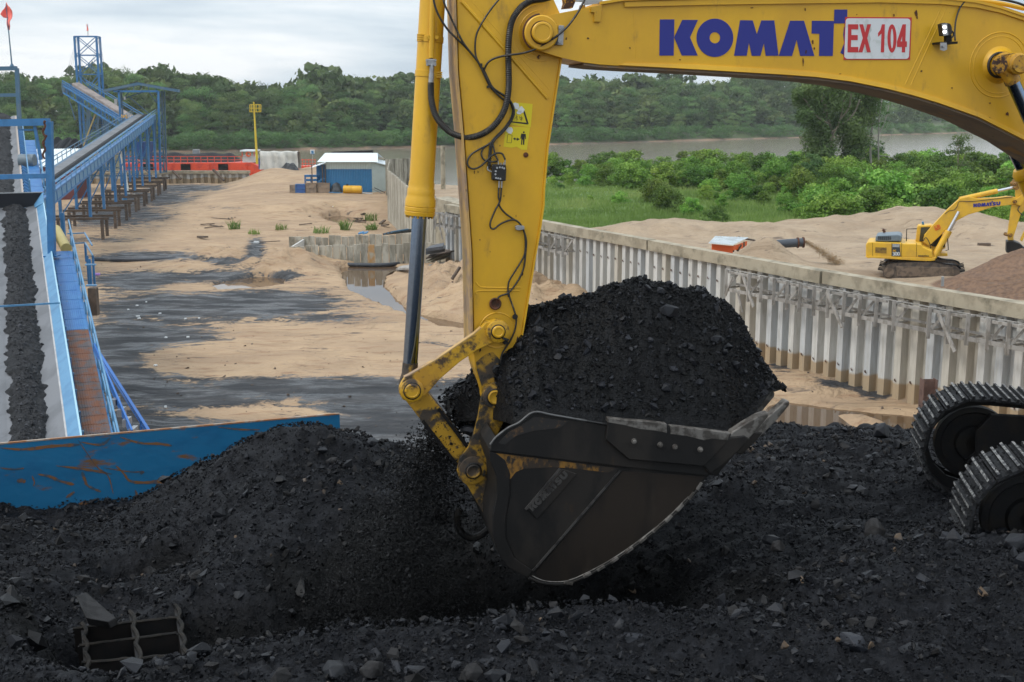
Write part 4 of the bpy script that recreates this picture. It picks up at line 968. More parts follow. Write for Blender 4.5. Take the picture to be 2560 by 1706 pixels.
tag(mb.build('black_pipe', M['pipe'], smooth=True), 'straight dark pipe lying on the sand right of the blue walkway', 'pipe')
# quay wall far left
qw = thing('quay_wall', 'low stained pile wall in front of the orange red barge', 'wall', (-55, 216, 0))
me_q = wpile_mesh('quay_pile', 1.25, 0.45, 0.15, 0.42)
x = -82.0
while x < -47.5:
 o = place('quay_pile', me_q, qw, (x, 216.5, -2.5), 0, (1, 1, 4.4)); x += 1.25
mb = MB(); mb.box((-64.5, 216.8, 2.05), (35, 1.3, 0.5)); mb.build('cap_beam', M['concrete'], qw)
for (a1, b1, a2, b2, l) in ((533, 425, 560, 452, 'loose beam leaning against the quay wall near the sand mound'), (432, 428, 452, 448, 'dark beam leaning against the quay wall by the blue posts')):
 mb = MB(); mb.beam(onY(a1, b1, 215.5), onY(a2, b2, 213.5), 0.35, 0.35); tag(mb.build('leaning_beam', M['timberdark']), l, 'beam')
# ================================================================ FAR YARD
def corr_wall(mb, p0, p1, z0, z1, pitch=0.24, dep=0.05, axis2=None):
 p0 = np.array(p0, float); p1 = np.array(p1, float); Ln = np.linalg.norm(p1 - p0); n = max(int(Ln / pitch) * 2, 2); d = (p1 - p0) / Ln; nn_ = np.array([d[1], -d[0]])
 A = []; B = []
 for i in range(n + 1):
  q = p0 + d * Ln * i / n + nn_ * (dep if i % 2 else 0); A.append((q[0], q[1], z0)); B.append((q[0], q[1], z1))
 mb.strip(A, B)
def corr_roof(mb, a, b, c, d, n=40, amp=0.04):
 a, b, c, d = [np.array(q, float) for q in (a, b, c, d)]; up = np.array([0, 0, amp]); A = []; B = []
 for i in range(n + 1):
  t = i / n; o = up * (i % 2); A.append(a * (1 - t) + b * t + o); B.append(d * (1 - t) + c * t + o)
 mb.strip(A, B)
SY = 172.0
def sx(px): return float(onY(px, 450, SY)[0])
def szz(py): return float(onY(880, py, SY)[2])
x0, x1, x2 = sx(816), sx(930), sx(968)
zb = 1.2; zm = szz(424); zt = szz(405); zr = szz(384) + 0.0
sh = thing('storage_shed', 'blue and pale corrugated storage shed with white roof at the end of the yard', 'shed', ((x0 + x1) / 2, SY, zb))
mb = MB(); corr_wall(mb, (x0, SY), (x1, SY), zb - .3, zm - 0.02); mb.build('lower_wall', M['shedblue'], sh)
mb = MB(); corr_wall(mb, (x0, SY + .06), (x1, SY + .06), zm, zt + .1); mb.build('upper_wall', M['shedwhite'], sh)
mb = MB(); mb.beam((x0, SY - .08, zm), (x1, SY - .08, zm), 0.06, 0.08); mb.build('trim', M['blue'], sh)
mb = MB(); corr_wall(mb, (x1, SY), (x2, SY + 3.0), zb - .6, zt - 0.6); mb.add([(x1, SY, zt - .6), (x2, SY + 3, zt - .6), (x1, SY, zt + .1)], [(0, 1, 2)]); mb.build('side_wall', M['shedwhite'], sh)
mb = MB(); corr_wall(mb, (x2, SY + 3), (x2 + .5, SY + 8), zb - .6, zt - .6); corr_wall(mb, (x0, SY), (x0 + .5, SY + 8), zb - .6, zt + .1); corr_wall(mb, (x0, SY + 8), (x2, SY + 8), zb - .6, zt - .5); mb.build('rear_walls', M['shedwhite'], sh)
rl_ = sx(796); rr_ = sx(948)
mb = MB(); corr_roof(mb, (rl_, SY - 0.9, zt), (rr_ , SY - 0.9, zt), (rr_ - .6, SY + 4.2, zr - .1), (rl_ + .4, SY + 4.2, zr - .1), 60); mb.build('roof', M['roofwhite'], sh)
mb = MB(); corr_roof(mb, (rl_ + .4, SY + 4.25, zr - .1), (rr_ - .6, SY + 4.25, zr - .1), (rr_, SY + 9, zt), (rl_, SY + 9, zt), 60); mb.build('rear_roof', M['roofwhite'], sh)
mb = MB(); corr_roof(mb, (x1 - .2, SY - .5, zt + .05), (x2 + .5, SY + 2.6, zt - .75), (x2 + .3, SY + 8, zt - .6), (x1 - .4, SY + 8, zt + .2), 18); mb.build('side_roof', M['roofwhite'], sh)
lx0 = sx(776); lx1 = sx(818)
mb = MB(); corr_roof(mb, (lx0, SY - .4, szz(421)), (lx1, SY - .4, szz(408)), (lx1, SY + 3.5, szz(404)), (lx0, SY + 3.5, szz(417)), 10); mb.build('lean_to_roof', M['roofwhite'], sh)
for xx in (lx0 + .3, lx1 - .2, (lx0 + lx1) / 2 + .6):
 mb = MB(); mb.beam((xx, SY - .3, zb - .2), (xx, SY - .3, szz(412)), 0.12); mb.build('post', M['timberdark'], sh)
mb = MB(); mb.box((sx(806), SY + 2.4, szz(440)), (2.4, 0.1, 3)); mb.build('lean_to_panel', M['shedblue'], sh)
def yard(px, py, z=1.35): return onZ(px, py, z)
CY = float(yard(800, 484)[1])
def cbox(name, px0, px1, py0, py1, m, label, cat, depth=1.2, Y=None, **kw):
 Y = Y or CY; a_ = onY(px0, py1, Y); b2 = onY(px1, py0, Y)
 t = thing(name, label, cat, ((a_[0] + b2[0]) / 2, Y + depth / 2, a_[2]))
 w = b2[0] - a_[0]; h = b2[2] - a_[2]; c = ((a_[0] + b2[0]) / 2, Y + depth / 2, a_[2] + h / 2)
 mb = MB(); mb.box(c, (w * .96, depth * .96, h * .96)); mb.build('panel', m, t, bevel=0.03)
 mb = MB()
 for sx_ in (-1, 1):
  for zz in (-1, 1): mb.beam((c[0] + sx_ * w / 2, Y, c[2] + zz * h * .47), (c[0] + sx_ * w / 2, Y + depth, c[2] + zz * h * .47), 0.07)
  mb.beam((c[0] + sx_ * w / 2, Y, a_[2]), (c[0] + sx_ * w / 2, Y, b2[2]), 0.07); mb.beam((c[0] + sx_ * w / 2, Y + depth, a_[2]), (c[0] + sx_ * w / 2, Y + depth, b2[2]), 0.07)
 for zz in (-1, 0, 1):
  for yy in (Y, Y + depth): mb.beam((a_[0], yy, c[2] + zz * h * .47), (b2[0], yy, c[2] + zz * h * .47), 0.06)
 mb.build('frame', m if 'crate' in name else M['blue'], t)
 return t
cbox('wooden_crate', 725, 737, 463, 482, M['crate'], 'narrow brown crate, leftmost in front of the blue shed', 'crate')
cbox('covered_bin', 739, 763, 461, 483, M['bluetarp'], 'bin covered in blue sheet beside the leftmost crate', 'bin')
cbox('wooden_crate', 764, 790, 458, 483, M['crate'], 'tan crate standing right of the bin with the blue sheet', 'crate')
cbox('wooden_crate', 795, 823, 458, 483, M['crate'], 'tan crate nearest the green net heap', 'crate')
# blue steel racks behind them
rk = thing('steel_rack', 'blue steel rack standing behind the tan crates', 'rack', onY(780, 470, CY + 2))
for (u0, u1, v0, v1) in ((762, 796, 437, 444), (764, 798, 447, 455), (770, 812, 458, 464)):
 a_ = onY(u0, v1, CY + 2); b2 = onY(u1, v0, CY + 2); mb = MB(); mb.box(((a_[0] + b2[0]) / 2, CY + 2.4, (a_[2] + b2[2]) / 2), (b2[0] - a_[0], 0.9, 0.3)); mb.build('shelf', M['blue'], rk)
for u in (763, 778, 795):
 for dy in (0.0, 0.8):
  a_ = onY(u, 484, CY + 2); b2 = onY(u, 438, CY + 2); mb = MB(); mb.beam((a_[0], CY + 2 + dy, a_[2]), (a_[0], CY + 2 + dy, b2[2]), 0.1); mb.build('upright', M['blue'], rk)
a_ = onY(794, 448, CY + 4); b2 = onY(814, 425, CY + 4)
mb = MB(); mb.cyl(((a_[0] + b2[0]) / 2, CY + 4, a_[2] - 1), ((a_[0] + b2[0]) / 2, CY + 4, b2[2]), 0.55, seg=18); tag(mb.build('blue_tank', M['shedblue'], smooth=True), 'upright blue tank at the left corner of the shed', 'tank')
pp = thing('pipe_elbows', 'bundle of bright blue bent pipes behind the crates', 'pipe bundle', onY(812, 465, CY + 1.3))
for k in range(6):
 a_ = onY(795 + k * 6, 464 - (k % 3) * 5, CY + 1.6 + .2 * k); b2 = onY(806 + k * 6, 448 + (k % 2) * 4, CY + 1.6 + .2 * k); c2 = onY(820 + k * 4, 455 + 3 * (k % 3), CY + 1.6 + .2 * k)
 mb = MB(); mb.tube([a_, b2, c2], 0.16, 7, 4); mb.build('bent_pipe', M['shedblue'], pp, smooth=True)
# net heap, yellow tank, scrap
def heap(name, px0, px1, py0, py1, Y, dep, m, label, cat, seed=1, nx=26):
 a_ = onY(px0, py1, Y); b2 = onY(px1, py0, Y); h = b2[2] - a_[2]; w = b2[0] - a_[0]
 u = np.linspace(-1, 1, nx)[:, None] * np.ones((1, nx)); v = np.linspace(-1, 1, nx)[None, :] * np.ones((nx, 1))
 r = np.sqrt(u ** 2 + v ** 2); prof = np.clip(1 - r ** 1.7, 0, 1) ** 0.8 * (1 + 0.5 * fbm(u * 2.3 + seed, v * 2.3, 3, seed))
 z = a_[2] - 0.15 + h * 1.1 * prof + 0.06 * fbm(u * 9, v * 9, 2, seed)
 V = np.stack([(a_[0] + b2[0]) / 2 + u * w / 2, Y + dep / 2 + v * dep / 2, z], -1).reshape(-1, 3)
 return tag(npmesh(name, V, grid_faces(nx, nx), m, smooth=True), label, cat)
heap('net_heap', 826, 896, 446, 479, CY + .8, 2.4, M['net'], 'rounded heap of pale green netting in front of the blue shed wall', 'net heap', 2)
heap('scrap_heap', 822, 856, 460, 482, CY - .1, 1.4, M['tarpdark'], 'low dark scrap heap between the crates and the yellow tank', 'scrap heap', 5)
yt = thing('yellow_tank', 'yellow plastic tank lying on its side in front of the net heap', 'tank', onY(882, 484, CY - .8))
a_ = onY(858, 474, CY - .8); b2 = onY(906, 475, CY - .8)
mb = MB(); mb.ringcyl([(0, .3), (.05, .55), (.4, .58), (1.3, .58), (1.35, .56), (1.4, .58), (2.2, .58), (2.6, .55), (2.68, .3)], a_, b2 - a_, 20); mb.build('tank_body', M['drum'], yt, smooth=True)
mb = MB(); mb.cyl(onY(868, 465, CY - .8), onY(868, 461, CY - .8), .16); mb.build('lid', M['blackprint'], yt)
for (u0, v0, u1, v1, m, l) in ((822, 481, 856, 483, 'shedblue', 'flat blue steel pieces lying left of the yellow tank'), (905, 482, 935, 486, 'roofwhite', 'white sheets lying right of the yellow tank'), (930, 472, 955, 484, 'steel', 'grey sheet leaning at the shed corner'), (936, 470, 962, 482, 'pipe', 'dark pipe piece leaning at the shed corner')):
 mb = MB(); p = onY(u0, v0, CY - 1); q = onY(u1, v1, CY - .6); mb.beam(p, q, 0.5, 0.10); o = mb.build('scrap_sheet', M[m]); tag(o, l, 'scrap metal')
# tarpaulin shelter
TY = 224.0
a_ = onY(650, 424, TY); b2 = onY(744, 379, TY)
tp = thing('tarp_shelter', 'shelter draped in grey white tarpaulin beside the yellow mast', 'shelter', ((a_[0] + b2[0]) / 2, TY, a_[2]))
n = 40; V = [];
for i in range(n):
 t = i / (n - 1); xx = a_[0] + (b2[0] - a_[0]) * t
 for j, (yy, zf) in enumerate(((-0.4, 0), (-0.25, .35), (-.05, .7), (0, .97), (1.5, 1.02), (3, .95), (3.1, 0))):
  w = 0.13 * math.sin(t * 34 + j * .6) + .1 * math.sin(t * 13 + 2 * j); zt_ = b2[2] - 0.25 * t * 0 - 0.12 * abs(math.sin(t * 9))
  V.append((xx + .1 * math.sin(j + t * 20), TY + yy + w * (1 if j < 4 else .2), a_[2] + (zt_ - a_[2]) * zf))
npmesh('tarpaulin', V, grid_faces(n, 7), M['tarp'], parent=tp, smooth=True)
mb = MB(); p = onY(646, 424, TY - .2); q = onY(655, 396, TY - .2); mb.box(((p[0] + q[0]) / 2, TY + 1, (p[2] + q[2]) / 2), (q[0] - p[0], 2, q[2] - p[2])); mb.build('blue_drape', M['bluetarp'], tp)
mb = MB(); mb.box(((a_[0] + b2[0]) / 2, TY + 1.5, (a_[2] + b2[2]) / 2 - .2), (b2[0] - a_[0] - .5, 2.6, b2[2] - a_[2] - .6)); mb.build('goods', M['timberdark'], tp)
heap('covered_heap', 699, 745, 406, 424, TY - 1.6, 1.6, M['tarpdark'], 'dark covered heap in front of the white tarpaulin', 'covered heap', 7)
# yellow mast
YM = 232.0; p0 = onY(642, 384, YM); p1 = onY(638, 255, YM)
ms_ = thing('yellow_mast', 'slim yellow mast with a square rail platform standing by the barge', 'mast', (p0[0], YM, p0[2] - 2))
mb = MB(); mb.cyl((p0[0], YM, p0[2] - 2), (p0[0] - .2, YM, p1[2]), 0.26, 0.12, 10); mb.build('pole', M['mastyellow'], ms_, smooth=True)
for (u0, v0, u1, v1) in ((627, 262, 650, 262), (627, 280, 650, 280), (627, 262, 627, 280), (650, 262, 650, 280), (638, 262, 638, 280), (627, 271, 650, 271)):
 for dy in (-.8, .8):
  mb = MB(); c0 = onY(u0, v0, YM); c1 = onY(u1, v1, YM); mb.beam((c0[0], YM + dy, c0[2]), (c1[0], YM + dy, c1[2]), 0.13); mb.build('platform_rail', M['mastyellow'], ms_)
# barge
BY = 238.0
bg_ = thing('barge', 'orange red barge loaded with coal moored behind the quay', 'barge', (-60, BY + 6, -3))
def bx_(px): return float(onY(px, 410, BY)[0])
def bz(py): return float(onY(500, py, BY)[2])
hull0, hull1 = bx_(300), bx_(628)
mb = MB(); mb.prism([(hull0, BY, bz(409)), (hull1, BY, bz(407)), (hull1 + 2, BY, bz(420)), (hull1, BY, -3.6), (hull0, BY, -3.6)], (0, 16, 0)); mb.build('hull', M['red'], bg_)
for k in range(7):
 xx = hull0 + (hull1 - hull0) * (k + .5) / 7
 mb = MB(); mb.box((xx, BY - .08, bz(418)), (1.9, 0.15, 1.2)); mb.build('fender', M['darksteel'] if k % 2 else M['red'], bg_)
for zz in (bz(392), bz(400)):
 mb = MB(); mb.beam((hull0, BY + .2, zz), (bx_(603), BY + .2, zz), 0.12); mb.build('rail', M['red'], bg_)
for k in range(19):
 xx = hull0 + (bx_(603) - hull0) * k / 18
 mb = MB(); mb.beam((xx, BY + .2, bz(409)), (xx, BY + .2, bz(392)), 0.1); mb.build('rail_post', M['red'], bg_)
mb = MB(); a_ = (bx_(604), BY + 1, bz(408)); mb.box(((bx_(604) + bx_(634)) / 2, BY + 3, bz(398)), (bx_(634) - bx_(604), 4, bz(390) - bz(408))); cb = mb.build('cabin', M['shedwhite'], bg_)
mb = MB(); mb.box(((bx_(600) + bx_(638)) / 2, BY + 3, bz(378)), (bx_(638) - bx_(600), 5, .25)); mb.build('cabin_roof', M['roofwhite'], bg_)
for u in (604, 618, 634):
 mb = MB(); mb.beam((bx_(u), BY + .9, bz(392)), (bx_(u), BY + .9, bz(378)), 0.14); mb.build('cabin_post', M['red'], bg_)
mb = MB(); mb.tube([(bx_(620) + .42 * math.cos(k * math.pi / 5), BY + .7, bz(386) + .42 * math.sin(k * math.pi / 5)) for k in range(11)], 0.12, 6, 2, cap=False); mb.build('life_ring', M['orange'], bg_)
def coalheap(name, px0, px1, py0, py1, Y, dep, label):
 a_ = onY(px0, py1, Y); b2 = onY(px1, py0, Y); n = 50
 u = np.linspace(0, 1, n)[:, None] * np.ones((1, 14)); v = np.linspace(-1, 1, 14)[None, :] * np.ones((n, 1))
 e = np.minimum(1, np.minimum(u, 1 - u) * 8); z = a_[2] + (b2[2] - a_[2]) * e * np.clip(1 - np.abs(v), 0, 1) * (1 + .25 * fbm(u * 9, v, 3, 4))
 V = np.stack([a_[0] + (b2[0] - a_[0]) * u, Y + dep / 2 + v * dep / 2, z], -1).reshape(-1, 3)
 return tag(npmesh(name, V, grid_faces(n, 14), M['coal'], smooth=True), label, 'coal heap')
coalheap('coal_heap', 330, 592, 384, 409, BY + 2, 12, 'long coal heap lying in the hold of the orange red barge')
coalheap('coal_heap', 78, 158, 346, 392, 190, 14, 'dark coal heap rising behind the white roofed building')
# second vessel rails right of the tarpaulin
rb = thing('pontoon', 'small orange red railed pontoon right of the tarpaulin shelter', 'pontoon', onY(770, 420, BY + 4))
for zz in (400, 409):
 mb = MB(); p = onY(748, zz, BY + 4); q = onY(788, zz, BY + 4); mb.beam(p, q, 0.12); mb.build('rail', M['red'], rb)
for u in range(748, 790, 8):
 mb = MB(); mb.beam(onY(u, 398, BY + 4), onY(u, 420, BY + 4), 0.1); mb.build('rail_post', M['red'], rb)
mb = MB(); mb.box(onY(768, 421, BY + 6), (4.2, 4, 1.0)); mb.build('deck', M['red'], rb)
# sign
sg = thing('blue_sign', 'small white and blue sign on a post by the river', 'sign', onY(781, 412, 236))
mb = MB(); mb.beam(onY(781, 420, 236), onY(781, 386, 236), 0.12); mb.build('post', M['steel'], sg)
mb = MB(); mb.box(onY(781, 380, 236), (.85, .06, .8)); bd = mb.build('board', M['whiteplate'], sg)
mb = MB(); c = onY(781, 380.5, 235.9); mb.cyl((c[0], c[1] , c[2]), (c[0], c[1] + .05, c[2]), .26, seg=14); mb.build('symbol', M['shedblue'], bd)
mb = MB(); c = onY(781, 385, 235.9); mb.box(c, (.8, .04, .12)); mb.build('stripe', M['shedblue'], bd)
# grey cabinet left of barge
mb = MB(); mb.box(onY(491, 383, 250), (1.3, 1, 1.5)); tag(mb.build('grey_cabinet', M['steel'], bevel=.05), 'small grey cabinet standing behind the barge rails', 'cabinet')
# dark awning beyond the shed
mb = MB(); p = onY(830, 383, 235); q = onY(933, 379, 235); mb.beam(p, q, 1.2, 0.5); tag(mb.build('low_boat', M['darksteel']), 'low dark boat on the river behind the shed roof', 'boat')
# ---- litter and small things on the sand
def gz(p): return float(ground_z(np.array([float(p[0])]), np.array([float(p[1])]))[0])
def gpt(px, py, z=0.2):
 p = onZ(px, py, z)
 for _ in range(4): p = onZ(px, py, gz(p))
 return p
def planks(items, m, label, cat, name='debris_pile'):
 p = gpt(items[0][0], items[0][1]); t = thing(name, label, cat, p)
 for it in items:
  (a1, b1, a2, b2_, w) = it[:5]; mb = MB(); q0 = gpt(a1, b1) + [0, 0, .08]; q1 = gpt(a2, b2_) + [0, 0, .08 + random.random() * .3]
  mb.beam(q0, q1, w, w * .5); mb.build('stick', m, t)
planks([(525, 541, 560, 548, .25), (530, 547, 575, 552, .2), (545, 538, 580, 549, .15), (560, 545, 588, 546, .2), (566, 535, 572, 552, .12), (576, 536, 580, 552, .12), (584, 540, 588, 550, .12)], M['timberdark'], 'pile of dark broken timber with an upright grille on the sand', 'timber pile')
planks([(503, 563, 535, 566, .2), (512, 572, 555, 573, .2), (525, 564, 558, 572, .15)], M['timberdark'], 'thin dark sticks lying left of a grass tuft', 'timber pile')
planks([(880, 519, 903, 518, .5)], M['pipe'], 'short dark log lying on the bank above the egret pool', 'log', 'dark_log')
planks([(910, 525, 931, 519, .4)], M['steel'], 'grey plank lying beside the short dark log', 'plank', 'grey_plank')
planks([(866, 540, 900, 536, .3), (880, 545, 912, 540, .3), (886, 555, 912, 558, .45), (876, 547, 905, 548, .25)], M['timberdark'], 'dark driftwood heap at the right end of the small pool', 'driftwood')
planks([(950, 562, 962, 558, .3), (955, 566, 970, 570, .3), (957, 520, 965, 527, .3)], M['timberdark'], 'scraps of timber at the foot of the tall curved wall', 'timber pile')
planks([(496, 594, 517, 600, .35)], M['timberdark'], 'short hollow log lying at the centre left of the sand', 'log', 'short_log')
planks([(650, 608, 700, 611, .15), (640, 545, 700, 541, .12), (750, 545, 775, 546, .2), (748, 564, 780, 564, .2)], M['timberdark'], 'long thin drift sticks half buried in the sand', 'driftwood')
mb = MB(); mb.box(gpt(641, 609) + [0, 0, .12], (0.5, .3, .2)); tag(mb.build('white_litter', M['whiteplate']), 'single white box lying on open sand', 'litter')
mb = MB(); mb.box(gpt(243, 689) + [0, 0, .1], (.4, .3, .15)); tag(mb.build('purple_litter', mat('purple_plastic', (0.4, 0.22, 0.6), .5)), 'purple scrap lying beside the blue walkway', 'litter')
r = random.Random(8)
for (a1, b1) in ((343, 766), (321, 776), (366, 757), (345, 793), (348, 798), (400, 786), (464, 799), (498, 798), (414, 1020), (389, 916), (470, 845), (415, 846)):
 mb = MB(); q = gpt(a1, b1) + [0, 0, .05]; mb.box(q, (.16 * r.uniform(.6, 1.5), .12, .07), r.random()); o = mb.build('paper_scrap', M['paper']); tag(o, 'small white scrap of litter on the dark coal silt', 'litter', 'white litter scraps on the coal silt')
# clods and coal crumbs strewn over the sand
rg = np.random.default_rng(91); n_ = 5200; yy = 30 + 125 * rg.random(n_) ** 1.4; xx = (rg.random(n_) * 2 - 1) * .44 * yy; kk = ~inpoly(xx, yy, RIGHTLAND) & (fbm(xx * .12, yy * .12, 3, 33) > -.05); xx = xx[kk]; yy = yy[kk]; zz = ground_z(xx, yy); kk = zz > -.02; ss = .025 * (1 - rg.random(kk.sum()) * .98) ** (-1 / 1.8)
scatter_rocks('sand_clods', np.c_[xx[kk], yy[kk], zz[kk]], np.clip(ss, .025, .16), M['timberdark'], seed=4, base=TINY)
# blue pieces behind the pile rows
mb = MB(); mb.add([], [])
q = onZ(900, 583, 1.0)
for k in range(4): mb.box((q[0] + k * .22, q[1], q[2] + .05 * (k % 2)), (0.2, 1.6, .1))
tag(mb.build('ribbed_sheet', M['shedblue']), 'small ribbed blue sheet lying behind the pile rows', 'metal sheet')
hp = thing('pipe_bundle', 'bundle of dark blue pipes lying along the top of the pile rows', 'pipe bundle', onZ(980, 582, 1.9))
for k in range(6):
 mb = MB(); a_ = onZ(958 + 4 * k, 586 - k, 1.9 + .08 * k); b2 = onZ(1045 - 5 * k, 577 - k * .6, 1.95 + .08 * k); mb.cyl(a_, b2, .09, seg=8); mb.build('pipe', M['bluegrey'] if k % 2 else M['pipe'], hp)
# stacked slabs right of the rod
ss = thing('slab_stack', 'toppled stack of grey slabs and boards behind the cylinder rod', 'slab stack', gpt(1100, 670))
slabs = [((1065, 645), (1150, 622), 2.6, .12, 'timberdark', 1.3), ((1066, 652), (1148, 628), 2.2, .10, 'concrete', 1.0), ((1070, 655), (1150, 636), 2.0, .10, 'concrete', .75), ((1110, 655), (1160, 645), 1.2, .1, 'timber', .5), ((1062, 668), (1135, 660), 1.0, .12, 'timber', .45), ((1063, 678), (1140, 672), 1.0, .14, 'timberdark', .2), ((990, 672), (1040, 668), 1.0, .14, 'timber', .3), ((1064, 630), (1112, 622), 1.2, .25, 'pipe', 1.7), ((1064, 622), (1108, 616), 1.2, .25, 'pipe', 2.0)]
for (a1, b1, dep, th, m, z) in slabs:
 p = onZ(a1[0], a1[1], z); q = onZ(b1[0], b1[1], z + .5); mb = MB(); mb.prism([p, q, q + [0, dep, .15], p + [0.3, dep, .1]], (0, 0, -th)); mb.build('slab', M[m], ss)
mb = MB(); mb.beam(gpt(1130, 706) + [0, 0, .2], gpt(1150, 686) + [0, 0, .5], .2, .15); tag(mb.build('driftwood', M['timberdark']), 'dark crooked branch on the sand beside the excavator stick', 'driftwood')
# post by the river, rusty rails
mb = MB(); a_ = onY(1108, 462, 175); b2 = onY(1107, 365, 175); mb.cyl((a_[0], 175, a_[2] - 2), (b2[0], 175, b2[2]), .34, seg=14); tag(mb.build('concrete_post', M['concrete']), 'lone round concrete post standing in the river shallows', 'post')
mb = MB(); a_ = onZ(1352, 540, 4.6); mb.box((a_[0], a_[1] + 2, 5.4), (.35, .35, 2.6)); tag(mb.build('square_post', M['concrete'], bevel=.02), 'short square concrete post behind the wall cap by the stick', 'post')
rs = thing('rusty_rail_frame', 'rusty sloping rail frame beyond the tall curved wall', 'rail frame', onY(1000, 440, 172))
for (u0, v0, u1, v1, w) in ((985, 412, 1040, 428, .3), (998, 413, 1020, 447, .35), (1010, 420, 1028, 445, .35), (975, 448, 1085, 450, .3)):
 mb = MB(); mb.beam(onY(u0, v0, 172), onY(u1, v1, 172), w); mb.build('rail', M['rust'], rs)
# rusty H beam standing near the tracks
hb = thing('rusty_steel_pile', 'rusty steel H pile standing in the pool behind the far track', 'steel pile', onZ(2310, 1055, 0.0))
c = onZ(2308, 1090, -0.3); s_ = (1090 - 275) / 13.3
zt_ = float(onY(2308, 948, c[1])[2])
wdt = 0.46
for (dx, dy, sx_, sy_) in ((-.24, 0, .03, .5), (.30, 0.0, .03, .5), (0.03, 0, .52, .03)):
 mb = MB(); mb.box((c[0] + dx + .05, c[1] + dy, (zt_ - 1.0) / 2), (sx_, sy_, zt_ + 1.0)); mb.build('flange' if sy_ > .1 else 'web', mat('rusty_brown_pile', (0.13, 0.075, 0.06), .8, color2=(0.09, 0.05, 0.04), vscale=3) if 'rusty_brown_pile' not in MATS else MATS['rusty_brown_pile'], hb)
# thin pale marker post behind the cap
mb = MB(); c = onY(2356, 716, 53.0); d2 = onY(2357, 692, 53.0); mb.beam(c, d2, .1); tag(mb.build('marker_post', M['steel']), 'thin grey marker post just behind the wall cap', 'post')
# egrets
def egret(px, py, s=1.0, up=True, label=''):
 p = gpt(px, py, -.05); p[2] = max(p[2], -0.06)
 t = thing('egret', label, 'bird', p, 'white egrets in the small pool')
 x, y, z = p
 mb = MB(); mb.ringcyl([(0, .02), (.08, .10), (.25, .14), (.42, .10), (.6, .02)], (x - .28, y, z + .52 * s), (1, 0, -.15 if not up else .35), 10)
 mb.tube([(x + .15, y, z + .62 * s), (x + .27, y, z + .78 * s), (x + .2, y, z + (.98 if up else .7) * s), (x + .3, y, z + (1.1 if up else .62) * s)], .05, 7, 3)
 mb.build('body', M['bird'], t, smooth=True)
 mb = MB(); mb.cyl((x + .3, y, z + (1.1 if up else .62) * s), (x + .48, y, z + (1.06 if up else .5) * s), .025, .005, 6); mb.build('beak', M['sticker'], t)
 for dx in (-.04, .06):
  mb = MB(); mb.cyl((x + dx, y, z - .3), (x + dx, y, z + .45 * s), .015, seg=5); mb.build('leg', M['black'], t)
egret(802, 535, 1.1, True, 'white egret standing tallest, leftmost in the small pool')
egret(814, 538, .6, False, 'white egret bent low in the middle of the small pool')
egret(828, 536, .9, True, 'white egret standing rightmost in the small pool')
# grass tufts
def tuft(name, p, h, rad, n, m, label, seed, cat='grass tuft', group=None):
 r = np.random.default_rng(seed); a = r.uniform(0, 2 * np.pi, n); q = rad * np.sqrt(r.random(n)); bx2 = p[0] + np.cos(a) * q; by2 = p[1] + np.sin(a) * q
 hh = h * r.uniform(.25, 1.1, n); lx = r.normal(0, .45, n) * hh; ly = r.normal(0, .45, n) * hh; w = 0.02 * h / .6 + 0.012; t = r.uniform(0, 2 * np.pi, n)
 V = np.empty((n, 5, 3)); cx, sy = np.cos(t) * w, np.sin(t) * w
 V[:, 0] = np.c_[bx2 - cx, by2 - sy, np.full(n, p[2] - .05)]; V[:, 1] = np.c_[bx2 + cx, by2 + sy, np.full(n, p[2] - .05)]
 V[:, 2] = np.c_[bx2 + lx * .4 + cx, by2 + ly * .4 + sy, p[2] + hh * .6]; V[:, 3] = np.c_[bx2 + lx * .4 - cx, by2 + ly * .4 - sy, p[2] + hh * .6]; V[:, 4] = np.c_[bx2 + lx, by2 + ly, p[2] + hh]
 base = np.arange(n)[:, None] * 5; F = np.concatenate([base + [0, 1, 2], base + [0, 2, 3], base + [3, 2, 4]])
 o = npmesh(name, V.reshape(-1, 3), F, m); vattr(o, 'tint', np.repeat(r.random(n), 5))
 return tag(o, label, cat, group) if label else o
for k, (a1, b1, h, rad, l) in enumerate(((586, 573, 1.3, .5, 'grass tuft right of the dark broken timber'), (635, 586, .8, .5, 'thin low grass tuft between two taller tufts on the left'), (702, 574, .9, .6, 'short grass tuft in the middle of the sand'),
       (803, 583, 1.1, .7, 'wide grass tuft above the left end of the pile rows'), (862, 575, 1.5, .4, 'tallest grass tuft, above the pile rows'), (928, 574, 1.1, .5, 'grass tuft nearest the tall curved wall'), (925, 552, 1.3, .7, 'grass tuft behind the one nearest the curved wall'), (2110 - 70, 905, 1.2, .25, 'weed growing against the foot of the long wall'))):
 tuft('grass_tuft', gpt(a1, b1), h * .8, rad * 1.2, 60, M['grassblade'], l, k)
# ================================================================ LARGE EXCAVATOR
EA = np.array([0.985, 0.174, 0.0]); EN = np.array([0.174, -0.985, 0.0]); EF = -EN
EP0 = np.array([0.0, 11.0, 0.0])
def E(px, py, c=0.0): return onP(px, py, EP0 + EF * c, EN)
def Ep(pts, c): return [E(a, b, c) for a, b in pts]
def S_(npx): return npx * 11.3 / FPX          # pixel length on the boom plane in metres
TC = np.array([6.91, 12.2, 8.45])
exc = thing('excavator', 'large yellow excavator lifting a bucket heaped with coal in the foreground', 'excavator', TC)
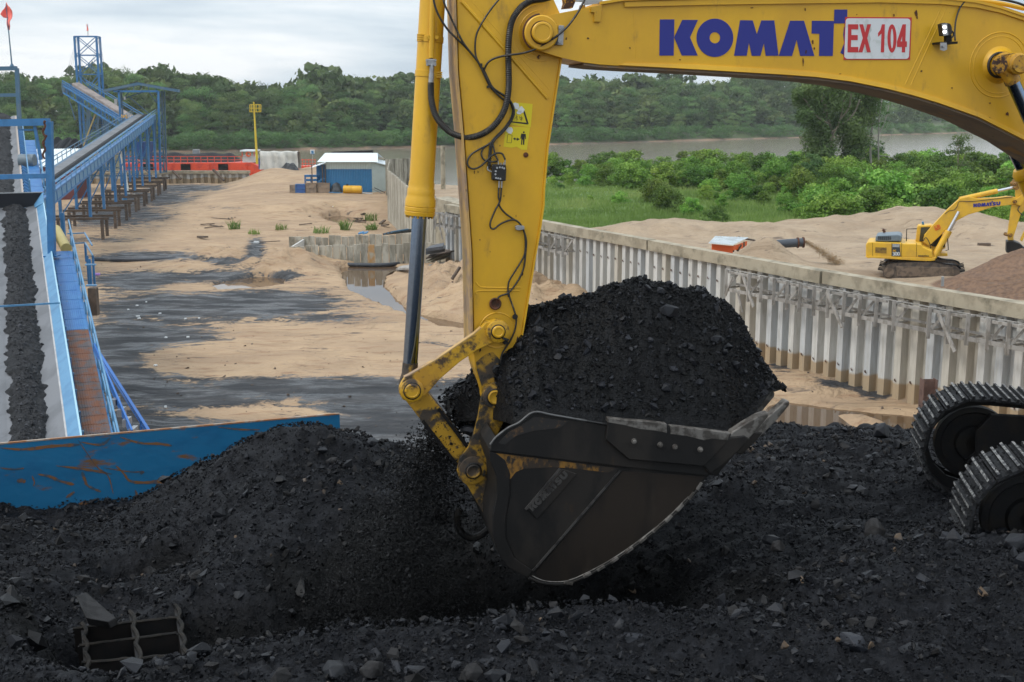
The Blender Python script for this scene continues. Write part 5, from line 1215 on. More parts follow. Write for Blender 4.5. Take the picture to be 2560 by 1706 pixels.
# ---- boom
top_l = [(1353, 42), (1437, 26), (1503, 12), (1560, 3), (1760, -2), (1960, -6), (2200, -8), (2350, -2), (2440, 8), (2500, 22), (2560, 42), (2700, 105), (2860, 240), (2990, 430), (3090, 640)]
bot_l = [(1337, 124), (1404, 145), (1460, 157), (1500, 162), (1579, 167), (1743, 175), (1960, 188), (2040, 194), (2126, 205), (2215, 223), (2279, 239), (2343, 258), (2445, 294), (2560, 352), (2680, 430), (2800, 540), (2900, 680), (2960, 760)]
tip = [(1352 + 42 * math.cos(a), 83 + 42 * math.sin(a)) for a in np.linspace(math.radians(105), math.radians(268), 12)]
foot = [(2990, 790), (3040, 800), (3080, 770), (3100, 710)]
BT = 0.66
outline = top_l + foot[::-1] + bot_l[::-1] + tip
mb = MB(); mb.prism(Ep(outline, 0.0), EF * BT)
boom = mb.build('boom', M['yellow'], exc, bevel=0.012)
def plate_along(name, pts, c0, c1, th, m, up=1, parent=boom):
 A = Ep(pts, c0); mb = MB(); n = len(A); sh = EF * (c1 - c0)
 P = []
 for i in range(n):
  t = A[min(i + 1, n - 1)] - A[max(i - 1, 0)]; t /= np.linalg.norm(t); nn_ = np.cross(t, EN); nn_ = nn_ if nn_[2] * up > 0 else -nn_
  P.append((A[i] + nn_ * 0.003, A[i] + nn_ * th))
 a_ = [p[0] for p in P]; b2 = [p[1] for p in P]
 mb.strip(a_, b2); mb.strip([q + sh for q in b2], [q + sh for q in a_]); mb.strip(b2, [q + sh for q in b2]); mb.strip([q + sh for q in a_], a_)
 mb.add([a_[0], b2[0], b2[0] + sh, a_[0] + sh], [(0, 1, 2, 3)]); mb.add([a_[-1], b2[-1], b2[-1] + sh, a_[-1] + sh], [(0, 1, 2, 3)])
 return mb.build(name, m, parent, smooth=True)
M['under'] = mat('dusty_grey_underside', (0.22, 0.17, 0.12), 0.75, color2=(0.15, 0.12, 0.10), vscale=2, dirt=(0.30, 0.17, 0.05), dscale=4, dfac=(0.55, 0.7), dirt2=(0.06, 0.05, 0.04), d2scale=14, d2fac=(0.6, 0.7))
plate_along('top_plate', top_l[2:], -0.035, BT + 0.035, 0.028, M['yellow'], 1)
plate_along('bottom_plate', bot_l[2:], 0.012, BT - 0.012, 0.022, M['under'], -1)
# rolled lighter edge along the lower side (near web)
lo = [(1560, 158)] + [(a_, b_ - 13) for a_, b_ in bot_l[5:]]
lo2 = [(1548, 163)] + [(a_, b_ - 1) for a_, b_ in bot_l[5:]]
mb = MB(); A = Ep(lo, 0.0); B = Ep(lo2, 0.0); Ao = [q + EN * 0.012 for q in A]; Bo = [q + EN * 0.020 for q in B]
mb.strip(A, Ao); mb.strip(Ao, Bo); mb.strip(Bo, B); mb.build('lower_edge', M['yellow'], boom, smooth=True, )
hi = [(1560, 18), (1760, 13), (1960, 10), (2200, 7), (2350, 11), (2440, 20), (2500, 33), (2560, 53), (2700, 118), (2860, 255)]
mb = MB(); A = Ep([(a_, b_ - 12) for a_, b_ in hi], 0.0); B = Ep(hi, 0.0); Ao = [q + EN * 0.022 for q in A]; Bo = [q + EN * 0.022 for q in B]
mb.strip(A, Ao); mb.strip(Ao, Bo); mb.strip(Bo, B); mb.build('upper_edge', M['yellow'], boom)
# boom tip: fork boss, pin, keeper
c0 = E(1352, 83, 0)
mb = MB(); mb.ringcyl([(0.0, S_(41)), (0.035, S_(41)), (0.045, S_(38))], c0 + EN * -0.002, EN, 40); mb.build('fork_boss', M['yellow'], boom, smooth=True)
mb = MB(); mb.ringcyl([(0, S_(25)), (0.055, S_(25)), (0.062, S_(23)), (0.064, S_(19)), (0.060, S_(18)), (0.060, 0.005)], c0 + EN * .03, EN, 36); mb.build('pin', M['yellow'], boom, smooth=True)
mb = MB(); mb.tube([c0 + EN * .047 + (EA * math.cos(t) + np.array([0, 0, 1]) * math.sin(t)) * S_(26.5) for t in np.linspace(0, 2 * math.pi, 30)], .005, 5, 1); mb.build('pin_seam', M['rust'], boom)
mb = MB(); mb.tube([c0 + EN * .012 + (EA * math.cos(t) + np.array([0, 0, 1]) * math.sin(t)) * S_(42) for t in np.linspace(math.radians(95), math.radians(235), 20)], .012, 6, 1); mb.build('grease_line', M['rust'], boom)
mb = MB(); mb.prism(Ep([(1396, 64), (1409, 65), (1406, 114), (1392, 113)], 0.0), EN * 0.03); kp = mb.build('keeper_block', M['steel'], boom, bevel=.004)
for y_ in (69, 105):
 mb = MB(); mb.cyl(E(1401, y_, -.03), E(1401, y_, -.05), S_(4.5), seg=6); mb.build('bolt', M['steel'], kp)
mb = MB(); mb.prism(Ep([(1389, 90), (1394, 90), (1391, 114), (1385, 112)], 0.0), EN * 0.035); mb.build('keeper_shim', M['black'], kp)
# fork web end bracket and rusty lugs on top of the boom tip
mb = MB(); mb.prism(Ep([(1476, 18), (1503, 12), (1503, 26), (1499, 56), (1484, 56), (1484, 33), (1476, 32)], 0.0), EN * 0.03); mb.build('drop_bracket', M['yellow_worn'], boom, bevel=.004)
mb = MB(); mb.prism(Ep([(1408, -20), (1436, -20), (1438, 6), (1432, 20), (1408, 22), (1412, 8)], 0.12), EF * .10); mb.build('rusty_lug', M['rustyel'], boom)
mb = MB(); mb.prism(Ep([(1440, -14), (1507, -14), (1506, 8), (1462, 13), (1462, 5), (1440, 4)], 0.02), EF * .04); mb.build('grey_lug', M['steel'], boom)
mb = MB(); mb.prism(Ep([(1455, 12), (1463, 14), (1464, 26), (1452, 26)], 0.04), EF * .1); mb.build('lug_stem', M['yellow_worn'], boom)
for k in range(9):
 mb = MB(); a_ = 1600 + k * 22; mb.prism(Ep([(a_, -9), (a_ + 18, -9), (a_ + 16, 1), (a_ + 3, 1)], .15), EF * .12); mb.build('pipe_clamp', M['rustyel'], boom)
mb = MB(); mb.tube(Ep([(1560, -6), (1750, -10), (2000, -14), (2300, -10), (2480, 6), (2560, 22)], .2), .022, 8, 4); mb.tube(Ep([(1560, -6), (1750, -10), (2000, -14), (2300, -10), (2480, 6), (2560, 22)], .3), .022, 8, 4); mb.build('hydraulic_pipe', M['yellow'], boom, smooth=True)
mb = MB(); mb.tube(Ep([(2480, -4), (2520, 2), (2556, 12), (2620, 40)], -.02), .012, 8, 4); mb.build('boom_hose', M['hose'], boom, smooth=True)
# raised weld ribs on the boom side
for pts in ([(2355, 15), (2310, 110), (2262, 212)], [(2368, 15), (2322, 112), (2276, 214)]):
 mb = MB(); mb.tube(Ep(pts, 0.006), .009, 6, 4); mb.build('weld_rib', M['yellow'], boom, smooth=True)
for rr_px, tr_ in ((81, .007), (71, .005)):
 mb = MB(); mb.tube([E(2498, 163, 0.002) + (EA * math.cos(t) + np.array([0, 0, 1]) * math.sin(t)) * S_(rr_px) for t in np.linspace(0, 2 * math.pi, 49)], tr_, 6, 1, cap=False); mb.build('reinforcing_ring', M['yellow'], boom, smooth=True)
mb = MB(); mb.ringcyl([(0.0, S_(48)), (.02, S_(40)), (.07, S_(34))], E(2498, 163, 0.003), EN, 32); mb.build('boss_cone', M['yellow'], boom, smooth=True)
for y_ in (12, 60, 110):
 pass
mb = MB(); mb.tube(Ep([(1582, 22), (1585, 80), (1590, 150)], 0.004), .006, 5, 3); mb.build('weld_seam', M['yellow'], boom, smooth=True)
# ---- lettering: KOMATSU in blue
def A3(pts, ox=1360.0): return [(ox + x / 3.92, y / 3.92) for x, y in pts]
def ell(cx, cy, rx, ry, n=40, ccw=True): return [(cx + rx * math.cos(t), cy + ry * math.sin(t)) for t in np.linspace(0, 2 * math.pi, n, endpoint=False)]
LK1 = [(1135, 192), (1277, 192), (1270, 546), (1130, 546)]
LK2 = [(1355, 197), (1508, 197), (1430, 368), (1506, 546), (1350, 546), (1275, 368)]
LM = [(1862, 548), (1922, 200), (2045, 202), (2085, 338), (2130, 202), (2256, 202), (2297, 548), (2172, 549), (2155, 425), (2120, 549), (2036, 549), (2008, 420), (1986, 548)]
x4 = 2352
LA = [(-52 + x4, 550), (60 + x4, 205), (195 + x4, 205), (297 + x4, 550), (158 + x4, 550), (123 + x4, 392), (78 + x4, 550)]
LT = [(273 + x4, 205), (490 + x4, 207), (493 + x4, 95), (620 + x4, 95), (617 + x4, 230), (488 + x4, 232), (477 + x4, 550), (343 + x4, 550), (347 + x4, 333), (270 + x4, 330)]
LS = [(870 + x4, 205), (870 + x4, 300), (740 + x4, 300), (715 + x4, 322), (740 + x4, 340), (830 + x4, 350), (885 + x4, 410), (880 + x4, 490), (830 + x4, 545), (720 + x4, 556), (560 + x4, 530), (590 + x4, 440), (730 + x4, 458), (752 + x4, 440), (735 + x4, 422), (640 + x4, 405), (590 + x4, 340), (600 + x4, 262), (660 + x4, 212), (730 + x4, 200)]
LU = [(930 + x4, 205), (1065 + x4, 205), (1065 + x4, 400), (1085 + x4, 445), (1120 + x4, 450), (1155 + x4, 445), (1175 + x4, 400), (1175 + x4, 205), (1310 + x4, 205), (1310 + x4, 430), (1270 + x4, 520), (1180 + x4, 558), (1060 + x4, 558), (970 + x4, 520), (930 + x4, 430)]
def ring_prism(mb, cx, cy, rx, ry, qx, qy, f, vec, n=40):
 o = [f(x, y) for x, y in ell(cx, cy, rx, ry, n)]; i = [f(x, y) for x, y in ell(cx, cy, qx, qy, n)]; vec = np.asarray(vec)
 O = o + [o[0]]; I = i + [i[0]]; O2 = [p + vec for p in O]; I2 = [p + vec for p in I]
 mb.strip(O2, I2); mb.strip(O, O2); mb.strip(I2, I); mb.strip(I, O)
def word(f, vec, m, parent, nm='letter', upto=7):
 L_ = [('K', [LK1, LK2]), ('O', None), ('M', [LM]), ('A', [LA]), ('T', [LT]), ('S', [LS]), ('U', [LU])]
 for ch, ps in L_[:upto]:
  mb = MB()
  if ps is None: ring_prism(mb, 1674, 372, 180, 188, 52, 55, f, vec)
  else:
   for p in ps: mb.prism([f(x, y) for x, y in p], vec)
  mb.build(nm, m, parent)
word(lambda x, y: E(1360 + x / 3.92, y / 3.92, -.001), EN * .003, M['blueprint'], boom, upto=5)
mb = MB()
for p in ([(590, 262), (592, 272), (588, 405), (580, 340)], [(552, 520), (590, 425), (583, 537)]): mb.prism([E(1960 + x / 3.92, y / 3.92, -.001) for x, y in p], EN * .003)
mb.build('letter', M['blueprint'], boom)
# number plate EX 104
f4 = lambda x, y, c=-.006: E(1960 + x / 3.92, y / 3.92, c)
mb = MB(); mb.prism([f4(*p, 0.0) for p in ((597, 168), (1250, 172), (1233, 587), (583, 588))], EN * .006); npl = mb.build('number_plate', M['redprint'], boom)
rc = []
for (cx, cy, a0) in ((635, 212, 180), (1207, 215, 270), (1193, 548, 0), (622, 547, 90)):
 for t in np.linspace(a0, a0 + 90, 7): rc.append((cx + 31 * math.cos(math.radians(t)), cy + 31 * math.sin(math.radians(t))))
mb = MB(); mb.prism([f4(*p) for p in rc], EN * .002); mb.build('white_field', M['whiteplate'], npl)
GL = {'E': [(628, 240), (727, 240), (727, 290), (660, 290), (660, 345), (722, 345), (722, 395), (657, 395), (655, 462), (727, 462), (727, 515), (622, 515)],
  'X': [(738, 240), (775, 240), (795, 320), (815, 240), (852, 240), (815, 375), (850, 515), (812, 515), (792, 430), (768, 515), (728, 515), (772, 375)],
  '1': [(960, 240), (988, 240), (980, 515), (948, 515), (955, 330), (922, 362), (922, 325), (945, 295)]}
for g, p in GL.items():
 mb = MB(); mb.prism([f4(x, y, -.008) for x, y in p], EN * .002); mb.build('character', M['redprint'], npl)
mb = MB(); ring_prism(mb, 1058, 379, 44, 139, 14, 96, lambda x, y: f4(x, y, -.008), EN * .002); mb.build('character', M['redprint'], npl)
mb = MB()
for p in ([(1162, 240), (1194, 240), (1186, 515), (1154, 515), (1160, 300)], [(1162, 240), (1165, 330), (1142, 408), (1107, 408)], [(1107, 407), (1203, 407), (1203, 462), (1107, 462)]):
 mb.prism([f4(x, y, -.008 - .0004 * len(mb.f) / 6) for x, y in p], EN * .002)
mb.build('character', M['redprint'], npl)
mb = MB(); mb.prism([f4(x, y, -.0078) for x, y in ((788, 236), (850, 236), (858, 300), (835, 330), (850, 380), (840, 430), (852, 515), (790, 520), (782, 430), (775, 400), (790, 330))], EN * .0015); mb.build('scratch_patch', mat('faded_plate_patch', (0.45, 0.48, 0.46), .6), npl)
# chips and rust spots in the paint
rc_ = random.Random(17)
for (x, y, w, h) in ((2290, 34, 5, 9), (2293, 44, 2.5, 5), (2008, 155, 2, 12), (2013, 24, 2, 5), (2235, 38, 2, 6), (2518, 285, 4, 9), (2475, 258, 3, 3), (2304, 178, 3, 3), (2142, 37, 1.5, 2), (1470, 96, 3, 3), (2032, 105, 3, 8), (2036, 122, 2.5, 5), (2015, 130, 3, 5), (1416, 97, 2, 5), (2560, 250, 5, 8), (2476, 300, 6, 8), (2320, 242, 6, 2), (1575, 120, 2, 3), (1700, 150, 3, 2), (2380, 220, 2, 3), (2100, 185, 4, 1.5), (1880, 20, 6, 1.5)):
 mb = MB(); mb.prism([E(x + w * math.cos(t) * rc_.uniform(.4, 1.1), y + h * math.sin(t) * rc_.uniform(.4, 1.1), -.0045) for t in np.linspace(0, 6.28, 9, endpoint=False)], EN * .0012); mb.build('rust_chip', M['rust'], boom)
for (x, y, w, h) in ((1225, 630, 2, 1.5), (1310, 660, 2.5, 4), (1250, 365, 1.5, 3), (1195, 430, 2, 3), (1260, 490, 1.5, 3), (1305, 685, 4, 6), (1290, 540, 1, 4), (1186, 430, 2, 5), (1330, 690, 2, 12), (1200, 600, 2, 2), (1294, 850, 4, 14), (1190, 860, 2, 10), (1235, 905, 5, 14), (1200, 875, 3, 8)):
 mb = MB(); mb.prism([E(x + w * math.cos(t) * rc_.uniform(.4, 1.1), y + h * math.sin(t) * rc_.uniform(.4, 1.1), .098) for t in np.linspace(0, 6.28, 9, endpoint=False)], EN * .0012); mb.build('rust_chip', M['rust'], exc)
# work lamp
wl = MB(); wl.prism(Ep([(2354, 60), (2362, 57), (2376, 59), (2380, 68), (2381, 84), (2376, 90), (2369, 90), (2358, 90)], -.16), EF * .08); lamp = wl.build('work_lamp', M['black'], boom, bevel=.006)
mb = MB(); mb.prism(Ep([(2354, 60.5), (2367, 59), (2370, 88), (2358, 90)], -.162), EN * .006); mb.build('lamp_lens', M['steel'], lamp)
for (y_) in (68, 80):
 mb = MB(); mb.prism([E(2361.5 + 5 * math.cos(t), y_ + 4.5 * math.sin(t), -.17) for t in np.linspace(0, 6.28, 12, endpoint=False)], EN * .003); mb.build('led', M['led'], lamp)
mb = MB(); mb.prism(Ep([(2365, 90), (2379, 88), (2380, 104), (2365, 104)], -.13), EF * .04); mb.prism(Ep([(2352, 105), (2395, 104), (2394, 110), (2352, 110)], -.16), EF * .16); mb.build('lamp_bracket', M['darksteel'], lamp)
mb = MB(); mb.prism(Ep([(2351, 107), (2367, 107), (2368, 124), (2360, 128), (2351, 125)], -.165), EF * .01); mb.build('lamp_foot', M['steel'], lamp)
mb = MB(); mb.cyl(E(2360, 116, -.17), E(2360, 116, -.19), S_(3.5), seg=6); mb.build('bolt', M['steel'], lamp)
mb = MB(); mb.tube([E(2417, -2, -.02), E(2400, 20, -.02), E(2390, 50, -.03), E(2387, 80, -.05), E(2388, 102, -.08)], .008, 7, 5); mb.build('lamp_cable', M['hose'], lamp, smooth=True)
mb = MB(); mb.tube([E(2380, 78, -.1), E(2384, 84, -.1), E(2382, 92, -.1), E(2376, 96, -.1)], .008, 7, 5); mb.build('lamp_lead', M['hose'], lamp, smooth=True)
# boom lift cylinders, one each side
def cyl_set(pin_px, low_px, c, near=True):
 p = E(*pin_px, c); q = E(*low_px, c); d = (q - p) / np.linalg.norm(q - p)
 mb = MB(); mb.cyl(p + d * .13, p + d * 0.95, .062, seg=24); mb.build('lift_rod', M['chrome'], exc, smooth=True)
 mb = MB(); mb.ringcyl([(0, .09), (.05, .12), (.1, .12), (.12, .105), (2.0, .105), (2.1, .07)], p + d * .95, d, 24); mb.build('lift_barrel', M['yellow'], exc, smooth=True)
 mb = MB(); mb.ringcyl([(0, .09), (.10, .09)], p - EN * -.0 + EN * -.05, EN, 20); mb.cyl(p, p + d * .2, .075, seg=16); mb.build('rod_eye', M['yellow_worn'], exc, smooth=True)
cyl_set((2512, 160), (2720, 630), -.20)
cyl_set((2462, 225), (2668, 660), .92)
mb = MB(); mb.ringcyl([(0, .10), (.05, .115), (.10, .115), (.12, .10), (.33, .10), (.34, .085), (.36, .08)], E(2498, 163, 0.0), EN, 26); mb.build('lift_pin', M['yellow_worn'], exc, smooth=True)
mb = MB(); mb.ringcyl([(0, .078), (.006, .082), (.012, .07)], E(2498, 163, -.362), EN, 20); mb.build('rusty_pin_face', M['rustyel'], exc)
mb = MB(); mb.tube([E(2498, 163, -.065) + (EA * math.cos(t) + np.array([0, 0, 1]) * math.sin(t)) * .112 for t in np.linspace(0, 2 * math.pi, 30)], .014, 6, 1, cap=False); mb.build('grease_ring', M['black'], exc)
r = random.Random(4)
for k in range(26):
 t = r.uniform(0, 6.28); q = E(2498, 163, -.372) + (EA * math.cos(t) + np.array([0, 0, 1]) * math.sin(t)) * r.uniform(.035, .08)
 V, F = ROCKS[k % 8]; mb = MB(); mb.add(V * .012 + q, [tuple(f) for f in F]); mb.build('rust_scale', M['rust'], exc) if k < 10 else None
# ---- stick
SC = 0.10; ST = 0.46
stick_out = [(1142, -30), (1142, 0), (1147, 179), (1160, 324), (1165, 400), (1173, 513), (1181, 631), (1183, 750), (1184, 802), (1185, 879), (1188, 922), (1200, 960), (1206, 985)] + \
   [(1236 + 30 * math.cos(a), 991 + 30 * math.sin(a)) for a in np.linspace(math.radians(170), math.radians(-10), 10)] + \
   [(1275, 960), (1286, 922), (1294, 866), (1304, 838), (1312, 792), (1325, 713), (1337, 640), (1348, 580), (1358, 513), (1359, 475), (1368, 370), (1386, 250), (1402, 143), (1409, 95), (1400, 33), (1385, 0), (1370, -30)]
mb = MB(); mb.prism(Ep(stick_out, SC), EF * ST)
stick = mb.build('stick', M['yellow'], exc, bevel=0.010)
plate_side = [(1139, -30), (1140, 0), (1145, 179), (1158, 324), (1163, 400), (1171, 513), (1179, 631), (1181, 750), (1182, 802), (1183, 879)]
def side_plate(pts, c0, c1, th, m, parent, nm, sgn=-1):
 A = Ep(pts, c0); n = len(A); sh = EF * (c1 - c0); mb = MB(); o = EA * th * sgn
 a_ = A; b2 = [q + o for q in A]
 mb.strip(a_, b2); mb.strip(b2, [q + sh for q in b2]); mb.strip([q + sh for q in b2], [q + sh for q in a_]); mb.strip([q + sh for q in a_], a_)
 for i in (0, -1): mb.add([a_[i], b2[i], b2[i] + sh, a_[i] + sh], [(0, 1, 2, 3)])
 return mb.build(nm, m, parent, smooth=True)
side_plate(plate_side, SC - .02, SC + ST + .02, .02, M['pale_side'], stick, 'back_plate')
side_plate([(1402, 145), (1386, 250), (1368, 370), (1359, 475), (1358, 513), (1348, 580), (1337, 640), (1325, 713), (1312, 792), (1304, 838), (1294, 866)], SC - .025, SC + ST + .02, .015, M['yellow'], stick, 'front_plate', 1)
def wz1(x, y): return (960 + x / 3.92, y / 3.92)
def wz2(x, y): return (960 + x / 3.92, 350 + y / 3.92)
def wz3(x, y): return (960 + x / 3.92, 700 + y / 3.92)
def stk(pts, c=SC): return [E(a_, b_, c) for a_, b_ in pts]
for pts, r_ in (([wz1(760, 15), wz1(1150, 450), wz1(1600, 965)], .020), ([wz1(840, -10), wz1(1240, 450), wz1(1620, 880)], .006), ([wz2(895, 1390), wz2(930, 1430), wz2(980, 1446), wz2(1200, 1450), wz2(1340, 1446)], .009), ([wz2(905, 1520), wz2(935, 1480), wz2(1330, 1478)], .009),
    ([wz1(760, -10), wz1(775, 400), wz1(800, 900), wz1(800, 1290)], .003), ([wz2(1560, 500), wz2(1470, 1000), wz2(1370, 1560)], .003), ([wz2(860, 700), wz2(880, 1200), wz2(870, 1560)], .003)):
 mb = MB(); mb.tube(stk(pts, SC + .004), r_, 8, 6); mb.build('weld_rib', M['yellow'], stick, smooth=True)
for R1, tr_ in ((S_(52), .006), (S_(66), .005)):
 c_ = E(1352, 83, SC + .002); mb = MB(); mb.tube([c_ + (EA * math.cos(t) + np.array([0, 0, 1]) * math.sin(t)) * R1 for t in np.linspace(math.radians(100), math.radians(300), 26)], tr_, 6, 1); mb.build('boss_ring', M['yellow'], stick, smooth=True)
c_ = E(1243, 826, SC + .002); mb = MB(); mb.tube([c_ + (EA * math.cos(t) + np.array([0, 0, 1]) * math.sin(t)) * S_(44) for t in np.linspace(0, 2 * math.pi, 36)], .008, 6, 1, cap=False); mb.build('boss_ring', M['yellow'], stick, smooth=True)
# rusty recessed socket, square lugs, plug
c_ = E(*wz3(1088, 232), SC)
mb = MB(); mb.ringcyl([(0, .055), (.02, .058), (.028, .048), (.012, .036), (.006, .01)], c_, EN, 24); mb.build('rusty_socket', M['rust'], stick, smooth=True)
mb = MB(); mb.ringcyl([(0, .05), (.02, .05), (.03, .035), (.012, .028)], E(*wz3(1110, 880), SC), EN, 20); mb.build('black_socket', M['black'], stick, smooth=True)
mb = MB(); mb.ringcyl([(0, .024), (.012, .022), (.014, .01)], E(*wz2(1390, 148), SC), EN, 16); mb.build('plug', M['rust'], stick)
mb = MB(); mb.prism([E(*wz1(x, y), SC) for x, y in ((1493, 558), (1520, 538), (1538, 562), (1512, 584))], EN * .012); mb.build('square_lug', M['rustyel'], stick)
# hoses on the stick
def hose(pts, z, r_, cs, name='hose', m=None, corr=0.0, seg=8, parent=stick):
 n = len(pts); c_l = [np.interp(k / (n - 1), np.linspace(0, 1, len(cs)), cs) for k in range(n)]
 mb = MB(); mb.tube([E(*z(x, y), c_l[k]) for k, (x, y) in enumerate(pts)], r_, seg, 5, corr); return mb.build(name, m or M['hose'], parent, smooth=(corr == 0))
hose([(1640, -30), (1560, -8), (1480, 2), (1420, 20), (1340, 75), (1275, 165), (1240, 260), (1222, 400), (1218, 560), (1222, 700), (1222, 850), (1205, 990), (1165, 1110), (1085, 1225), (980, 1305), (860, 1345), (760, 1342), (650, 1298), (560, 1215), (500, 1120), (468, 1000), (460, 900), (460, 810)], wz1, .0285, [.03, .045, .05, .05, .06, .12, .16, .17], 'armoured_hose', corr=.07, seg=12)
hose([(460, 812), (466, 720)], wz1, .024, [.17, .17], 'hose_ferrule', M['steel'], seg=12)
hose([(466, 722), (468, 660), (462, 615), (470, 590)], wz1, .02, [.17, .17, .18, .2], 'elbow_fitting', M['steel'], seg=12)
h1 = [(480, -30), (500, 60), (530, 140), (575, 220), (640, 310), (740, 405), (830, 495), (900, 580), (955, 660), (1000, 755), (1050, 850), (1130, 910), (1190, 950), (1240, 1010), (1262, 1090), (1235, 1180), (1160, 1280), (1075, 1365), (1045, 1420), (1033, 1500), (1025, 1600), (1022, 1650)]
hose(h1, wz1, .0095, [.05, .06, .075, .08, .075, .07, .08])
hose([(x + (14 if y > 600 else 0), y + 6) for x, y in h1[8:]], wz1, .0085, [.085, .06, .08])
hose([(575, -30), (600, 60), (640, 140), (700, 270), (765, 400), (835, 500), (915, 600), (965, 690), (1020, 800), (1070, 880), (1150, 960), (1205, 1000)], wz1, .009, [.04, .06, .08])
hose([(1140, -20), (1050, 90), (970, 210), (910, 330), (893, 440), (900, 550), (940, 640), (985, 740), (1040, 850), (1130, 945)], wz1, .0085, [.05, .07, .075])
hose([(1975, -20), (1945, 40), (1890, 140), (1800, 260), (1700, 350), (1600, 415), (1480, 485), (1350, 525), (1200, 545), (1080, 575), (1015, 620), (980, 685)], wz1, .0095, [-.05, -.06, -.05, -.02, .03, .07])
hose([(1080, -10), (1030, 40), (930, 95), (860, 140), (820, 200), (825, 255), (870, 285), (930, 268), (990, 222), (1050, 160), (1110, 130), (1160, 140), (1188, 195)], wz2, .0085, [.08, .075, .07, .06, .05])
hose([(1040, 30), (970, 90), (955, 150), (985, 198), (1050, 215), (1112, 212)], wz2, .0085, [.08, .07])
hose([(1060, 0), (1085, 130), (1118, 205)], wz2, .008, [.075, .05])
hose([(1025, 245), (1015, 290), (1050, 312), (1080, 318)], wz2, .007, [.08, .06], 'hose_end', M['steel'])
for (x, y) in ((1118, 205), (1145, 225), (1172, 222), (1188, 195)):
 hose([(x, y), (x - 5 if x > 1150 else x + 10, y + 75)], wz2, .006, [.055, .055], 'hose_end', M['steel'])
for (x, y) in ((1130, 375), (1155, 375)):
 hose([(x, y), (x - 3, y + 95)], wz2, .008, [.055, .055], 'hose_end', M['steel'])
hose([(1125, 465), (1122, 560), (1130, 612), (1090, 690), (1045, 800), (1045, 858), (1080, 872), (1150, 820), (1250, 785), (1310, 800), (1350, 850), (1380, 930), (1386, 1020), (1378, 1120), (1340, 1200), (1270, 1310), (1222, 1400), (1215, 1500), (1222, 1540)], wz2, .0085, [.06, .08])
hose([(1150, 465), (1142, 580), (1130, 640), (1180, 712), (1260, 772), (1330, 820), (1375, 905), (1395, 1000), (1386, 1130), (1370, 1250), (1320, 1370), (1225, 1495), (1140, 1530), (1112, 1560)], wz2, .0085, [.06, .075, .075, .08])
hose([(1222, 100), (1228, 160), (1255, 240), (1285, 330), (1296, 400), (1280, 500), (1232, 605), (1170, 700), (1145, 770), (1142, 820)], wz3, .0085, [.08, .07, .08])
for (x, y) in ((1285, 362), (1188, 608)):
 mb = MB(); mb.cyl(E(*wz3(x, y), .1), E(*wz3(x, y), .05), S_(7), seg=12); mb.build('hose_clip', M['darksteel'], stick)
mb = MB(); mb.prism([E(*wz2(x, y), .05) for x, y in ((1290, 850), (1310, 838), (1375, 845), (1378, 880), (1320, 890), (1292, 880))], EF * .05); mb.build('hose_clamp', M['steel'], stick, bevel=.004)
for (x, y) in ((950, 635), (1025, 850)):
 mb = MB(); mb.prism([E(*wz1(x + u, y + v), .05) for u, v in ((-14, -10), (14, -14), (16, 12), (-12, 16))], EF * .04); mb.build('cable_tie', M['black'], stick)
vb = MB(); vb.prism([E(*wz2(x, y), .035) for x, y in ((1060, 250), (1075, 240), (1195, 245), (1200, 300), (1195, 400), (1160, 405), (1060, 392))], EF * .065); vblk = vb.build('valve_block', M['black'], stick, bevel=.006)
for (x, y) in ((1108, 275), (1135, 270), (1160, 272), (1178, 280), (1095, 308), (1092, 338), (1098, 375), (1118, 378), (1140, 382)):
 mb = MB(); mb.cyl(E(*wz2(x, y), .036), E(*wz2(x, y), .026), S_(2.6), seg=6); mb.build('port_fitting', M['steel'], vblk)
# warning stickers
def st_(x, y, c=SC - .002): return E(*wz1(x, y), c)
mb = MB(); mb.prism([st_(*p, SC) for p in ((1248, 1000), (1456, 1022), (1438, 1250), (1232, 1225))], EN * .002); s1 = mb.build('warning_sticker', M['sticker'], stick)
mb = MB(); ex_ = [(1375, 1095), (1418, 1218), (1250, 1195), (1262, 1175), (1392, 1200), (1350, 1085)]
mb.prism([st_(x, y) for x, y in ((1362, 1090), (1380, 1092), (1418, 1218), (1400, 1215))], EN * .0015); mb.prism([st_(x, y) for x, y in ((1252, 1190), (1400, 1205), (1410, 1222), (1250, 1202))], EN * .0016); mb.prism([st_(x, y) for x, y in ((1272, 1120), (1285, 1118), (1266, 1172), (1255, 1172))], EN * .0015)
mb.build('triangle_mark', M['blackprint'], s1)
mb = MB()
for a_, b_ in (((1280, 1170), (1300, 1140)), ((1300, 1140), (1292, 1130)), ((1300, 1140), (1312, 1150)), ((1300, 1150), (1296, 1185)), ((1300, 1150), (1312, 1180)), ((1325, 1140), (1340, 1180)), ((1340, 1180), (1358, 1150)), ((1335, 1150), (1360, 1170)), ((1345, 1135), (1350, 1185))):
 mb.beam(st_(*a_), st_(*b_), .003, .003)
mb.build('figure_mark', M['blackprint'], s1)
mb = MB(); mb.prism([st_(*p, SC) for p in ((1192, 1240), (1432, 1250), (1412, 1380), (1400, 1472), (1350, 1470), (1325, 1455), (1300, 1440), (1250, 1450), (1172, 1440))], EN * .002); s2 = mb.build('warning_sticker', M['sticker'], stick)
mb = MB()
for a_, b_ in (((1212, 1320), (1204, 1400)), ((1204, 1400), (1248, 1402)), ((1248, 1402), (1256, 1326)), ((1212, 1320), (1256, 1326))): mb.beam(st_(*a_), st_(*b_), .0035, .003)
